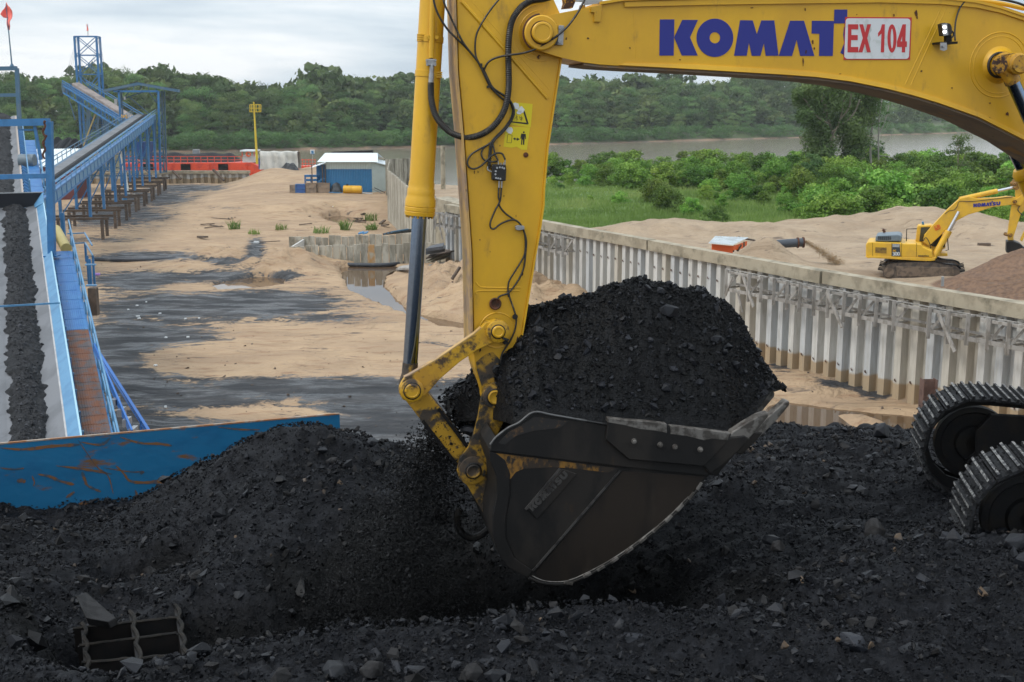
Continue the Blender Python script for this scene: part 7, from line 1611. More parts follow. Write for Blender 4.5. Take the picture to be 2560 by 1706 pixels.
# ================================================================ COAL IN THE BUCKET
def heap_surface():
 pk = [(1128, 1030), (1140, 1000), (1150, 978), (1180, 962), (1215, 905), (1270, 850), (1312, 783), (1380, 772), (1430, 760), (1480, 751), (1505, 730), (1530, 722), (1555, 720), (1568, 708), (1600, 701), (1640, 707), (1665, 716), (1720, 722), (1765, 726), (1790, 752), (1830, 768), (1860, 803), (1885, 862), (1920, 922), (1950, 975), (1968, 1005)]
 nr = [(1110, 1130), (1200, 1110), (1240, 1098), (1271, 1073), (1334, 1036), (1519, 1066), (1700, 1080), (1825, 1090), (1880, 1078), (1968, 1010)]
 def ac(px, py, c): q = E(px, py, c) - (EP0 + EF * c); return float(np.dot(q, EA)), q[2]
 A1 = np.array([ac(x, y, .36) for x, y in pk]); A0 = np.array([ac(x, y, BN + .05) for x, y in nr])
 na, nc = 330, 230
 a = np.linspace(A1[0, 0] - .02, A1[-1, 0] - .09, na)
 zp = np.interp(a, A1[:, 0], A1[:, 1]); z0 = np.interp(a, A0[:, 0], A0[:, 1])
 al = float(ac(1262, 1060, BN)[0])
 cn = np.where(a < al + .10, np.interp(a, [al - .35, al - .05, al + .10], [.42, .20, BN + .05]), BN + .05)
 cn = np.where(a > ac(1825, 1090, BN)[0], np.interp(a, [ac(1825, 1090, BN)[0], a[-1]], [BN + .05, .15]), cn)
 ar = ac(1836, 1100, BN)[0]
 z0 = np.minimum(z0, zp + .0)
 t = np.linspace(0, 1, nc)[None, :]
 bf = np.where(a > ar, np.interp(a, [ar, a[-1]], [BFc, .28]), BFc); C = cn[:, None] + (bf - cn)[:, None] * t; Aa = np.broadcast_to(a[:, None], C.shape)
 cpk = .36 + 0.18 * fbm(a * 1.8, a * 0 + 1, 2, 5)
 tt = np.where(C < cpk[:, None], (C - cn[:, None]) / np.maximum(cpk[:, None] - cn[:, None], .05), (bf[:, None] - C) / np.maximum(bf[:, None] - cpk[:, None], .05))
 tt = np.clip(tt, 0, 1); shape = np.sin(tt * math.pi / 2) ** 0.92
 Z = z0[:, None] + (zp - z0)[:, None] * shape
 env = np.clip(tt * 5, 0, 1)
 Z = Z + env * (0.09 * fbm(Aa * 2.2, C * 2.2, 3, 70) - .05 * np.exp(-((Aa - ac(1740, 850, 0)[0]) / .12) ** 2) * 1.2 + 0.035 * np.abs(fbm(Aa * 7, C * 7, 3, 71)) + .018 * fbm(Aa * 22, C * 22, 2, 72))
 X = EP0[None, None, :] + EA * Aa[..., None] + EF * C[..., None]; X = np.array(X); X[..., 2] = Z
 return X, a, C
HX, _, _ = heap_surface()
M['coalb'] = mat('fresh_black_coal', (0.0042, 0.0045, 0.0052), 0.5, color2=(0.008, 0.0086, 0.0100), vscale=12, bump=1.0, bscale=60, bump2=.6, b2scale=18, spec=.16)
ch = npmesh('coal_load', HX.reshape(-1, 3), grid_faces(HX.shape[0], HX.shape[1]), M['coalb'], smooth=True)
tag(ch, 'heaped load of black coal filling the excavator bucket', 'coal load')
r = np.random.default_rng(12)
def on_heap(n, lo=0.03, hi=.75):
 i = r.integers(4, HX.shape[0] - 4, n); j = (r.uniform(lo, hi, n) * (HX.shape[1] - 1)).astype(int); return HX[i, j]
P = on_heap(34000); S = 0.006 * (1 - r.random(len(P)) * .985) ** (-1 / 2.3); S = np.clip(S, .006, .027)
scatter_rocks('coal_fines', P + np.c_[np.zeros(len(P)), np.zeros(len(P)), S * .25], S, M['coalb'], parent=ch, seed=5, base=TINY)
P = on_heap(650); S = .02 * (1 - r.random(len(P)) * .96) ** (-1 / 2.2); S = np.clip(S, .02, .07)
scatter_rocks('small_lumps', P + np.c_[np.zeros(len(P)), np.zeros(len(P)), S * .2], S, M['coallump'], parent=ch, seed=6)
# larger lumps, one by one
def heap_pt(px, py):
 x, y = proj(HX); k = np.argmin((x - px) ** 2 + (y - py) ** 2 + (HX[..., 1] - 10.3) * 3); return HX.reshape(-1, 3)[k]
for k, (x, y, w) in enumerate(((1670, 780, 52), (1625, 850, 20), (1505, 965, 32), (1665, 970, 30), (1840, 915, 36), (1560, 1020, 28), (1750, 955, 24), (1345, 830, 40), (1450, 945, 18), (1730, 870, 22), (1700, 890, 18), (1520, 870, 16), (1790, 850, 30), (1810, 880, 24), (1760, 725, 24), (1650, 730, 26), (1580, 985, 14), (1800, 1020, 16), (1710, 865, 18), (1745, 720, 22), (1690, 925, 18), (1640, 945, 14), (1470, 830, 14), (1395, 880, 16))):
 q = heap_pt(x, y); V, F = BIGROCKS[k % 6]; rad = w / 2 * 10.8 / FPX * 1.15
 al_ = k * 2.1; R = np.array([[math.cos(al_), -math.sin(al_), 0], [math.sin(al_), math.cos(al_), 0], [0, 0, 1]])
 npmesh('coal_lump', (V * [1, .9, 1.1]) @ R.T * rad + q + np.array([0, -rad * .15, rad * .1]), F, M['coallump'], parent=ch)
q = E(1180, 1078, .36); V, F = BIGROCKS[2]
o = npmesh('coal_lump', V * S_(34) + q, F, M['coallump']); tag(o, 'big dark lump wedged between the tilt link and the bucket ear', 'coal lump')
q = E(1158, 1010, .75); mbp = []; rs_ = np.random.default_rng(3)
P = q + rs_.normal(0, 1, (1500, 3)) * [.08, .12, .12]; P[:, 2] = np.minimum(P[:, 2], q[2] + .12)
o = scatter_rocks('spilling_coal', P, rs_.uniform(.012, .04, 1500), M['coalb'], kind='stuff', seed=8)
# coal falling from the back of the bucket, caught in the air
n = 30000; r = np.random.default_rng(33); t = r.random(n) ** 0.85
cx = 1105 - 150 * t + r.normal(0, 1, n) * (24 + 105 * t); cy = 1050 + 560 * t + r.normal(0, 14, n); cc = .45 + r.normal(0, 1, n) * (.12 + .32 * t)
P = np.array([E(a_, b_, c_) for a_, b_, c_ in zip(cx, cy, cc)])
S = 0.007 * (1 - r.random(n) * .98) ** (-1 / 2.2); S = np.clip(S, .007, .034)
keep = P[:, 2] > coal_z(P[:, 0], P[:, 1])
scatter_rocks('falling_coal', P[keep], S[keep], M['coalb'], kind='stuff', seed=9, base=TINY)
# ================================================================ NEAR CONVEYOR
V1 = ray(-5, -200); V1 /= np.linalg.norm(V1)
W1 = np.array([V1[1], -V1[0], 0.0]); W1 /= np.linalg.norm(W1)         # to the right
if W1[0] < 0: W1 = -W1
P1 = onY(208, 1085, 36.0)
H1 = np.cross(W1, V1); H1 = H1 if H1[2] > 0 else -H1
def C1(px, py, h=0.0):
 """point on the plane lying h above the walkway"""
 return onP(px, py, P1 + H1 * h, H1)
def s_of(px, h, py=1085): q = C1(px, py, h) - P1 - H1 * h; return float(np.dot(q, W1))
def t_of(px, py, h=0.0): q = C1(px, py, h) - P1; return float(np.dot(q, V1))
def K(s, t, h=0.0): return P1 + W1 * s + V1 * t + H1 * h
T0 = -5.5; TE = t_of(105, 500, .35)
conv = thing('conveyor', 'blue belt conveyor carrying coal along the left edge of the picture', 'conveyor', (*K(-1.2, 0)[:2], 0))
sk_top = s_of(200, .40); sk_bot = s_of(168, .12); bR = s_of(172, .06)
def long_strip(mb, s0, h0, s1, h1, t0, t1, n=1):
 mb.strip([K(s0, t0 + (t1 - t0) * k / n, h0) for k in range(n + 1)], [K(s1, t0 + (t1 - t0) * k / n, h1) for k in range(n + 1)])
# belt: troughed cross-section
bc = s_of(62, -.05); bw = bR - bc
prof = [(bc - bw, .10), (bc - bw * .62, -.02), (bc - bw * .4, -.10), (bc + bw * .4, -.10), (bc + bw * .62, -.02), (bR, .10)]
mb = MB()
for (a_, b2) in zip(prof[:-1], prof[1:]): long_strip(mb, a_[0], a_[1], b2[0], b2[1], T0, TE, 1)
mb.build('belt', M['belt'], conv, smooth=True)
mb = MB(); long_strip(mb, bR - .10, .075, bR - .02, .115, T0, TE); mb.build('belt_edge_strip', mat('pale_belt_edge', (.42, .42, .42), .6, color2=(.33, .33, .34), vscale=2), conv)
mb = MB(); mb.prism([K(sk_bot, T0, .13), K(sk_top, T0, .40), K(sk_top + .02, T0, .40), K(sk_bot + .03, T0, .11)], V1 * (TE - T0)); mb.build('skirt_plate', M['bluelight'], conv)
mb = MB(); mb.prism([K(sk_top - .01, T0, .40), K(sk_top + .05, T0, .40), K(sk_top + .05, T0, .43), K(sk_top - .01, T0, .43)], V1 * (TE - T0)); mb.build('skirt_rim', mat('bleached_blue_rim', (.30, .50, .62), .5), conv)
mb = MB(); mb.prism([K(2 * bc - sk_bot, T0, .13), K(2 * bc - sk_top, T0, .40), K(2 * bc - sk_top - .02, T0, .40), K(2 * bc - sk_bot - .03, T0, .11)], V1 * (TE - T0)); mb.build('skirt_plate', M['bluelight'], conv)
mb = MB()
for sg in (bc - bw * 1.02, bR + .02): mb.prism([K(sg, T0, -.15), K(sg + .12, T0, -.15), K(sg + .12, T0, -.5), K(sg, T0, -.5)], V1 * (TE - T0))
mb.build('stringer', M['blue'], conv)
# idler brackets beyond the skirt
for yb in (1080, 1030, 975, 933, 895, 848, 815, 780, 740, 710, 680, 650, 622, 598, 575, 558, 540, 525):
 t = t_of(200, yb, .3)
 mb = MB(); mb.beam(K(sk_top + .02, t, .30), K(sk_top + .13, t, .30), .07, .05); mb.build('skirt_bracket', M['bluelight'], conv)
 mb = MB(); mb.beam(K(sk_top + .07, t, .28), K(sk_top + .07, t, -.5), .08, .06); mb.build('skirt_post', M['blue'], conv)
# end of the skirt box
mb = MB(); mb.prism([K(2 * bc - sk_top, TE, .75), K(sk_top + .02, TE, .75), K(sk_top + .02, TE, .30), K(sk_bot - .12, TE, -.05), K(2 * bc - sk_bot, TE, -.05)], V1 * .06); mb.build('end_plate', mat('black_end_plate', (.008, .010, .016), .6), conv)
mb = MB(); mb.beam(K(2 * bc - sk_top, TE - .02, .78), K(sk_top + .04, TE - .02, .78), .12, .05); mb.build('end_plate_rim', M['steel'], conv)
mb = MB(); mb.prism([K(sk_bot - .1, TE - .9, .12), K(sk_top, TE - 1.2, .42), K(sk_top + .02, TE, .80), K(sk_bot - .12, TE, .1)], W1 * .03); mb.build('end_cheek', M['bluelight'], conv)
# tie bar over the belt
tb = t_of(148, 758, .5); mb = MB(); mb.beam(K(2 * bc - sk_top, tb, .5), K(sk_top + .02, tb, .5), .07); mb.build('tie_bar', M['bluelight'], conv)
# coal on the belt
def belt_coal(name, sc, sw, t0, t1, Kf, label, h=.3, seed=1, n=420, lumps=5200, lump_s=(.02, .09)):
 m_ = 26; t = np.linspace(t0, t1, n); u = np.linspace(-1, 1, m_); V = np.zeros((n, m_, 3))
 for i, tt in enumerate(t):
  w = sw * (1 + .22 * float(fbm(np.array([tt * .5]), np.array([3.3]), 3, seed)[0])); c_ = sc + .12 * sw * float(fbm(np.array([tt * .35]), np.array([7.7]), 3, seed + 1)[0])
  ew = w * (1 + .32 * fbm(np.full(m_, tt * 2.2), np.sign(u) * 5, 3, seed + 2))
  hh = h * (1 - np.abs(u) ** 2.0) * (1 + .35 * fbm(np.full(m_, tt * 1.2), u * 1.5, 3, seed + 3)) + .09 * fbm(np.full(m_, tt * 3), u * 4, 3, seed + 4)
  for j in range(m_): V[i, j] = Kf(c_ + ew[j] * u[j], tt, -.09 + max(hh[j], -.02))
 o = npmesh(name, V.reshape(-1, 3), grid_faces(n, m_), M['coalbelt'], smooth=True); tag(o, label, 'coal')
 r = np.random.default_rng(seed); i = (r.random(lumps) ** 1.3 * (n - 1)).astype(int); j = np.clip(r.normal(m_ / 2, m_ / 4.4, lumps), 1, m_ - 2).astype(int); S = lump_s[0] * (1 - r.random(lumps) * .97) ** (-1 / 2.3); S = np.clip(S, *lump_s)
 scatter_rocks('loose_lumps', V[i, j] + H1 * (S * .3)[:, None], S, M['beltlump'], parent=o, seed=seed); return o
M['coalbelt'] = mat('belt_coal', (0.011, 0.0115, 0.013), .7, spec=.2, color2=(.022, .023, .026), vscale=4, bump=1, bscale=14)
M['beltlump'] = mat('belt_coal_lump', (0.016, 0.017, 0.02), .6, spec=.25, color2=(.045, .047, .054), vscale=3)
bo = belt_coal('coal_on_belt', s_of(74, .1), (s_of(127, .1) - s_of(20, .1)) / 2, T0, TE - .3, K, 'band of coal riding on the near conveyor belt beside the walkway', .30, 5)
for (x, y, w) in ((62, 920, 24), (88, 932, 15), (75, 940, 12), (45, 945, 12), (50, 815, 15), (25, 800, 12), (55, 555, 10), (75, 985, 10), (70, 965, 9)):
 q = C1(x, y, .22); V, F = BIGROCKS[int(w) % 6]; npmesh('coal_lump', V * (w / 2 * q[1] / FPX) + q, F, M['beltlump'], parent=bo)
# walkway
ww = s_of(278, 0)
wk = thing('walkway', 'blue and rusty plated walkway with handrails beside the near conveyor', 'walkway', (*K(.4, 0)[:2], 0))
tT = t_of(165, 628, 0)
ys_ = [1110, 1085, 1062, 1040, 1018, 996, 975, 955, 936, 918, 900, 883, 866, 850, 836, 822]
ts = [t_of(240, y, 0) for y in ys_]
def panel(t0, t1, m, nm='walkway_panel'):
 mb = MB(); n = 9; gap = .012
 mb.prism([K(.0, t0 + gap, -.03), K(ww, t0 + gap, -.03), K(ww, t0 + gap, 0), K(0, t0 + gap, 0)], V1 * (t1 - t0 - 2 * gap))
 for k in range(n): mb.prism([K(.03 + (ww - .1) * k / n, t0 + .03, .001), K(.03 + (ww - .1) * (k + .5) / n, t0 + .03, .001), K(.03 + (ww - .1) * (k + .45) / n, t0 + .03, .018), K(.03 + (ww - .1) * (k + .05) / n, t0 + .03, .018)], V1 * (t1 - t0 - .06))
 mb.build(nm, m, wk)
for a_, b2 in zip(ts[:-1], ts[1:]): panel(a_, b2, M['rustgrate'])
t = ts[-1]; step = (tT - ts[-1]) / 9
for k in range(9): panel(t + step * k, t + step * (k + 1), M['bluegrate'])
mb = MB()
for s_ in (-.03, ww + .03): mb.prism([K(s_ - .03, T0, -.04), K(s_ + .03, T0, -.04), K(s_ + .03, T0, -.22), K(s_ - .03, T0, -.22)], V1 * (tT - T0))
mb.build('walkway_channel', M['blue'], wk)
def rail(Kf, s_, t0, t1, h, m, parent, r_=.028, nm='handrail'):
 mb = MB(); mb.cyl(Kf(s_, t0, h), Kf(s_, t1, h), r_, seg=8); mb.build(nm, m, parent, smooth=True)
tR = t_of(178, 552, 1.0)
rail(K, ww + .06, T0, tR, 1.05, M['bluelight'], wk, .035); rail(K, ww + .06, T0, tR, .55, M['bluelight'], wk)
t = T0 + .4
while t < tR + .1:
 mb = MB(); mb.beam(K(ww + .06, t, 1.05), K(ww + .06, t, -.12), .055); mb.build('handrail_post', M['bluelight'], wk);
 mb = MB(); mb.box(K(ww + .0, t, -.1), (.2, .1, .04)); mb.build('post_foot', M['bluelight'], wk); t += 2.25
# inner rail near the top end and the side landing
rail(K, -.06, tT - .6, tT + 5.0, .9, M['bluelight'], wk); rail(K, -.06, tT - .6, tT + 5.0, .5, M['bluelight'], wk)
ld = thing('stair_landing', 'small railed blue landing on the far side of the walkway handrail', 'landing', gpt(225, 740))
la = [C1(170, 612, .0), C1(213, 610, .0), C1(232, 642, .0), C1(190, 642, .0)]
for a_, b2 in ((0, 1), (1, 2)):
 for h_ in (.0, .5):
  mb = MB(); mb.beam(la[a_] + H1 * (.05 + h_), la[b2] + H1 * (.05 + h_), .06); mb.build('rail', M['bluelight'], ld)
for (px_, y0_, y1_) in ((170, 612, 640), (213, 610, 655), (232, 640, 714), (218, 640, 712), (224, 648, 712)):
 a_ = C1(px_, y0_, 0); b2 = a_ - np.array([0, 0, (y1_ - y0_) / FPX * a_[1]]); mb = MB(); mb.beam(a_, b2, .09); mb.build('post', M['blue'], ld)
mb = MB(); a_ = C1(213, 662, 0); mb.beam(a_, C1(240, 662, 0), .3, .05); mb.beam(C1(216, 714, 0), C1(242, 714, 0), .3, .05); mb.build('step', M['bluelight'], ld)
mb = MB(); q = C1(232, 720, 0); mb.beam(q, q - np.array([0, 0, 1.2]), .35); mb.build('pillar', M['timberdark'], ld)
# stair going down beside the walkway
stt = thing('stairway', 'bright blue stair stringers with pale treads going down behind the hopper wall', 'stair', gpt(330, 1090))
SB = mat('bright_blue_paint', (.02, .13, .42), .45)
def stp(px, py, Y): return onY(px, py, Y)
a_ = stp(238, 868, 44); b2 = stp(372, 1078, 38); mb = MB(); mb.beam(a_, b2, .10, .09); mb.build('stair_handrail', SB, stt)
mb = MB(); mb.beam(stp(243, 884, 44.2), stp(362, 1075, 38.2), .05, .05); mb.build('stair_handrail', SB, stt)
mb = MB(); mb.beam(stp(353, 1052, 38.6), stp(353, 1090, 38.6), .07); mb.build('stair_post', SB, stt)
a_ = stp(236, 868, 42); b2 = stp(330, 1085, 36.5); mb = MB(); mb.beam(a_, b2, .06, .3); mb.build('stringer', SB, stt)
for (x, y, Y_) in ((289, 1005, 38.6), (304, 1030, 38), (318, 1055, 37.4), (334, 1078, 36.8)):
 mb = MB(); q = stp(x, y, Y_); mb.box(q, (.16, .5, .24)); mb.build('tread', M['steel'], stt)
# yellow waste pipe under the walkway
mb = MB(); mb.cyl(stp(140, 575, 62), stp(166, 622, 58), .26, seg=14); tag(mb.build('yellow_pipe', mat('faded_yellow_pipe', (.40, .33, .12), .6), smooth=True), 'short fat yellow pipe slanting behind the walkway', 'pipe')
# legs under the conveyor
for k in range(5):
 t = T0 + 3 + k * (TE - T0 - 4) / 4
 for s_ in (bc - bw, bR + .05, ww):
  q = K(s_, t, -.2); mb = MB(); mb.beam(q, (q[0], q[1], -.3), .2); mb.build('leg', M['blue'], conv)
# ================================================================ UPPER CONVEYOR SECTION BEYOND
c2 = thing('conveyor', 'second belt conveyor climbing away above the end plate at far left', 'conveyor', (*K(-1.6, TE + 8)[:2], 0))
T2a = TE + .6; T2b = t_of(25, 292, 0)
def s2(px, h, py=488): q = C1(px, py, h); return float(np.dot(q - P1, W1))
b2R = s2(53, .1);
mb = MB(); b2c = s2(5, .0)
for a_, b3 in zip([(2 * b2c - b2R, .1), (b2c - .5, -.08), (b2c + .5, -.08)], [(b2c - .5, -.08), (b2c + .5, -.08), (b2R, .1)]): long_strip(mb, a_[0], a_[1], b3[0], b3[1], T2a, T2b)
mb.build('belt', M['belt'], c2)
mb = MB(); mb.prism([K(b2R, T2a, .05), K(b2R + .14, T2a, .1), K(b2R + .14, T2a, -.1), K(b2R, T2a, -.1)], V1 * (T2b - T2a)); mb.build('belt_edge', mat('tan_belt_edge', (.36, .32, .29), .7), c2)
belt_coal('coal_on_belt', (s2(38, .1) + s2(-40, .1)) / 2, (s2(42, .1) - s2(-40, .1)) / 2, T2a, T2b, K, 'coal riding on the far upper conveyor belt at the left edge', .35, 15, 120, 1200)
mb = MB(); mb.prism([K(b2R + .2, T2a, -.2), K(b2R + .45, T2a, -.2), K(b2R + .45, T2a, -.7), K(b2R + .2, T2a, -.7)], V1 * (T2b - T2a)); mb.build('stringer', M['blue'], c2)
t = T2a + .4
while t < T2b:
 mb = MB(); mb.cyl(K(b2R + .16, t, .12), K(b2R + .46, t, -.1), .12, seg=8); mb.build('idler_roller', M['blue'], c2); t += .95
w0, w1_ = s2(79, 0), s2(110, 0)
wk2 = thing('walkway', 'bright blue upper walkway climbing beside the far belt', 'walkway', (*K(w0 + .3, TE + 8)[:2], 0))
t = t_of(95, 488); tend = t_of(70, 352)
n = 8
for k in range(n):
 ta = t + (tend - t) * k / n; tb_ = t + (tend - t) * (k + 1) / n - .06
 mb = MB(); mb.prism([K(w0, ta, 0), K(w1_, ta, 0), K(w1_, ta, .05), K(w0, ta, .05)], V1 * (tb_ - ta)); mb.build('walkway_panel', M['bluegrate'], wk2)
for s_, hs in ((w1_ + .06, (1.0, .5)), (w0 - .06, (.9,))):
 for h_ in hs: rail(K, s_, t - .3, tend + 1.5, h_, M['bluelight'], wk2, .035)
 tt = t
 while tt < tend + 1.5:
  mb = MB(); mb.beam(K(s_, tt, hs[0]), K(s_, tt, 0), .06); mb.build('handrail_post', M['bluelight'], wk2); tt += 2.3
# motor drum housing above the walkway
q = C1(68, 400, .2); mb = MB(); mb.cyl(onY(50, 402, q[1] - 1), onY(87, 402, q[1] - 1), .42, seg=20)
dm = tag(mb.build('drum_housing', M['hood'], smooth=True), 'dark grey cylindrical housing mounted over the upper blue walkway', 'drum housing')
# portal frames
def frame(name, label, Y, posts, beams, w, m, cat='frame', base=True, dy=0, parent=None):
 p0 = onY(posts[0][0], posts[0][1], Y); t = thing(name, label, cat, (p0[0], Y, 0))
 for (x0_, y0_, x1__, y1__) in posts:
  a_ = onY(x0_, y0_, Y); mb = MB(); b_ = onY(x1__, y1__, Y); mb.beam(a_, (b_[0], Y, b_[2]), w); mb.build('post', m, t)
  if base: mb = MB(); mb.box((b_[0], Y, b_[2]), (w * 2, w * 2, .06)); mb.build('base_plate', m, t)
 for (x0_, y0_, x1__, y1__, ww_) in beams:
  mb = MB(); mb.beam(onY(x0_, y0_, Y), onY(x1__, y1__, Y), ww_); mb.build('beam', m, t)
 return t
frame('portal_frame', 'tall blue portal frame over the end of the near conveyor', 56, [(122, 304, 130, 640), (-60, 304, -56, 640)], [(-62, 309, 123, 305, .32), (-62, 444, 120, 440, .22), (48, 302, 84, 302, .1), (84, 302, 103, 400, .12), (48, 325, 84, 325, .08)], .30, M['blue'])
ff = frame('portal_frame', 'tall thin blue frame with a flagpole on top, farther back at the left edge', 92, [(42, 171, 50, 330), (-50, 171, -48, 330)], [(-52, 173, 42, 171, .3), (-52, 239, 42, 238, .25)], .26, M['bluegrey'])
fp = thing('flagpole', 'thin flagpole standing on the frame at the far left', 'flagpole', onY(30, 166, 92))
mb = MB(); mb.cyl(onY(30, 166, 92), onY(15, 10, 92), .06, .03, 6); mb.build('pole', M['bluegrey'], fp); mb = MB(); mb.cyl(onY(30, 167, 92), onY(29.5, 160, 92), .2, .08, 8); mb.build('foot', M['bluegrey'], fp)
def cloth(name, pts, Y, label, seed=1):
 ctr = np.mean(np.array(pts), axis=0); P = [onY(x, y, Y) for x, y in pts]; n = len(P); bm = bmesh.new()
 vs = [bm.verts.new(p) for p in P]; bm.faces.new(vs); bmesh.ops.triangulate(bm, faces=bm.faces[:]); bmesh.ops.subdivide_edges(bm, edges=bm.edges[:], cuts=5, use_grid_fill=True)
 for v in bm.verts:
  v.co.y += .28 * math.sin(v.co.x * 5.5 + seed) + .2 * math.sin(v.co.z * 4.1 + v.co.x * 2)
 me = bpy.data.meshes.new(name); bm.to_mesh(me); bm.free(); me.materials.append(M['flag']); me.polygons.foreach_set('use_smooth', [True] * len(me.polygons))
 o = bpy.data.objects.new(name, me); COL.objects.link(o); sm = o.modifiers.new('s', 'SOLIDIFY'); sm.thickness = .02
 return tag(o, label, 'flag')
cloth('flag', [(15, 6), (20, 14), (28, 18), (32, 26), (31, 36), (33, 48), (28, 60), (30, 68), (24, 70), (18, 75), (13, 73), (15, 58), (16, 46), (8, 44), (2, 36), (3, 26), (8, 16)], 92, 'coral red flag drooping from its pole at the upper left corner')
cloth('flag', [(218, 60), (220, 68), (222, 77), (218, 78), (217, 68)], 228, 'tiny dark red flag on top of the lattice tower')
# ================================================================ DIAGONAL CONVEYOR
D0 = onY(118, 462, 108); D1 = onY(368, 287, 200)
VD = D1 - D0; LD = np.linalg.norm(VD); VD /= LD; WD = np.array([VD[1], -VD[0], 0.0]); WD /= np.linalg.norm(WD); HD = np.cross(WD, VD); HD = HD if HD[2] > 0 else -HD
def KD(s, t, h=0.0): return D0 + WD * s + VD * t + HD * h
dc = thing('conveyor', 'long blue diagonal conveyor climbing right to the roofed transfer tower', 'conveyor', (*KD(0, LD / 2)[:2], 0))
TD0 = -22
mb = MB(); mb.strip([KD(-1.5, TD0, .15), KD(-1.5, LD, .15)], [KD(-.55, TD0, -.05), KD(-.55, LD, -.05)]); mb.build('belt', M['belt'], dc)
mb = MB(); mb.prism([KD(-.6, TD0, -.04), KD(.05, TD0, -.04), KD(-.1, TD0, .16), KD(-.4, TD0, .16)], VD * (LD - TD0)); tag_o = mb.build('coal_band', M['coalbelt'], dc)
mb = MB(); mb.strip([KD(.05, TD0, -.04), KD(.05, LD, -.04)], [KD(.72, TD0, .2), KD(.72, LD, .2)]); mb.build('side_tray', M['shedblue'], dc)
for s_ in (-1.6, 1.3):
 for h_ in (.0, -.95):
  mb = MB(); mb.prism([KD(s_ - .09, TD0, h_ - .12), KD(s_ + .09, TD0, h_ - .12), KD(s_ + .09, TD0, h_ + .06), KD(s_ - .09, TD0, h_ + .06)], VD * (LD - TD0)); mb.build('chord', M['blue'], dc)
n = 44
for k in range(n + 1):
 t = TD0 + (LD - TD0) * k / n
 mb = MB(); mb.beam(KD(1.33, t, 0), KD(1.33, t, -.95), .12); mb.build('truss_post', M['blue'], dc)
mb = MB(); mb.strip([KD(1.34, TD0, -.1), KD(1.34, LD, -.1)], [KD(1.34, TD0, -.88), KD(1.34, LD, -.88)]); mb.build('side_sheeting', M['bluelight'], dc)
mb = MB(); mb.strip([KD(.76, TD0, -.05), KD(.76, LD, -.05)], [KD(1.28, TD0, -.05), KD(1.28, LD, -.05)]); mb.build('catwalk', M['bluegrate'], dc)
for s_, m in ((-2.2, M['bluegrey']), (1.36, M['bluelight'])):
 for h_ in (.8, .4):
  mb = MB(); mb.beam(KD(s_, TD0, h_), KD(s_, LD + 1, h_), .07); mb.build('handrail', m, dc)
 for k in range(40):
  t = TD0 + (LD - TD0) * k / 39
  mb = MB(); mb.beam(KD(s_, t, .8), KD(s_, t, -.1), .06); mb.build('handrail_post', m, dc)
mb = MB(); mb.strip([KD(-2.2, TD0, -.1), KD(-2.2, LD, -.1)], [KD(-1.6, TD0, -.1), KD(-1.6, LD, -.1)]); mb.build('catwalk', M['bluegrey'], dc)
# trestle legs and their timber feet
def gz2(x, y): return float(ground_z(np.array([x]), np.array([y]))[0])
for k in range(11):
 t = TD0 + 6 + k * 10.5;
 if t > LD: break
 if t < 12: continue
 for s_ in (-1.6, 1.3):
  q = KD(s_, t, -.9); g = gz2(q[0], q[1]); top = 2.2
  mb = MB(); mb.beam(q, (q[0], q[1], top), .26); mb.build('leg', M['blue'], dc)
 q0 = KD(-1.6, t, -.9); q1 = KD(1.3, t, -.9); q0[2] = max(q0[2], 2.5)
 mb = MB(); mb.beam((q0[0], q0[1], 2.3), (q1[0], q1[1], max(q1[2], 2.5)), .12); mb.build('brace', M['blue'], dc)
 tf = thing('pile_trestle', ['', 'nearest', 'second nearest', 'third nearest', 'fourth nearest', 'fifth nearest', 'sixth nearest', 'seventh nearest', 'eighth nearest', 'ninth nearest'][k - 1 if k > 1 else 1] + ' dark timber trestle of the row under the diagonal conveyor', 'trestle', (q0[0], q0[1], 0), 'trestles under the diagonal conveyor')
 for (sx_, ty) in ((-2.2, -1.6), (2.6, -1.6), (-2.2, 1.8), (2.6, 1.8)):
  p = KD(sx_, t + ty); mb = MB(); mb.beam((p[0], p[1], -.5), (p[0], p[1], 2.0), .27); mb.build('pile', M['timberdark'], tf)
 for ty in (-1.6, 1.8):
  p = KD(-2.8, t + ty); p2 = KD(3.3, t + ty); mb = MB(); mb.beam((p[0], p[1], 2.15), (p2[0], p2[1], 2.15), .3, .22); mb.build('cross_beam', M['timberdark'], tf)
 for sx_ in ():
  p = KD(sx_, t - 2.2); p2 = KD(sx_, t + 2.4); mb = MB(); mb.beam((p[0], p[1], 2.42), (p2[0], p2[1], 2.42), .25, .22); mb.build('cross_beam', M['rust'], tf)
# pale hanging chute pipe
mb = MB(); mb.tube([onY(301, 372, 168), onY(310, 420, 168), onY(319, 478, 166), onY(322, 486, 166)], .22, 8, 3); tag(mb.build('chute_pipe', M['pvc'], smooth=True), 'pale pipe hanging steeply from the diagonal conveyor to the ground', 'pipe')
mb = MB(); mb.tube([onY(322, 494, 160), onY(330, 488, 160), onY(340, 488, 160), onY(344, 500, 160)], .1, 6, 3); tag(mb.build('bent_pipe', M['pvc']), 'small bent pale pipe at the foot of the hanging chute pipe', 'pipe')
mb = MB(); mb.cyl(onY(312, 503, 158), onY(312, 494, 158), .3, seg=12); tag(mb.build('blue_drum', M['shedblue']), 'small blue drum at the foot of the hanging chute pipe', 'drum')
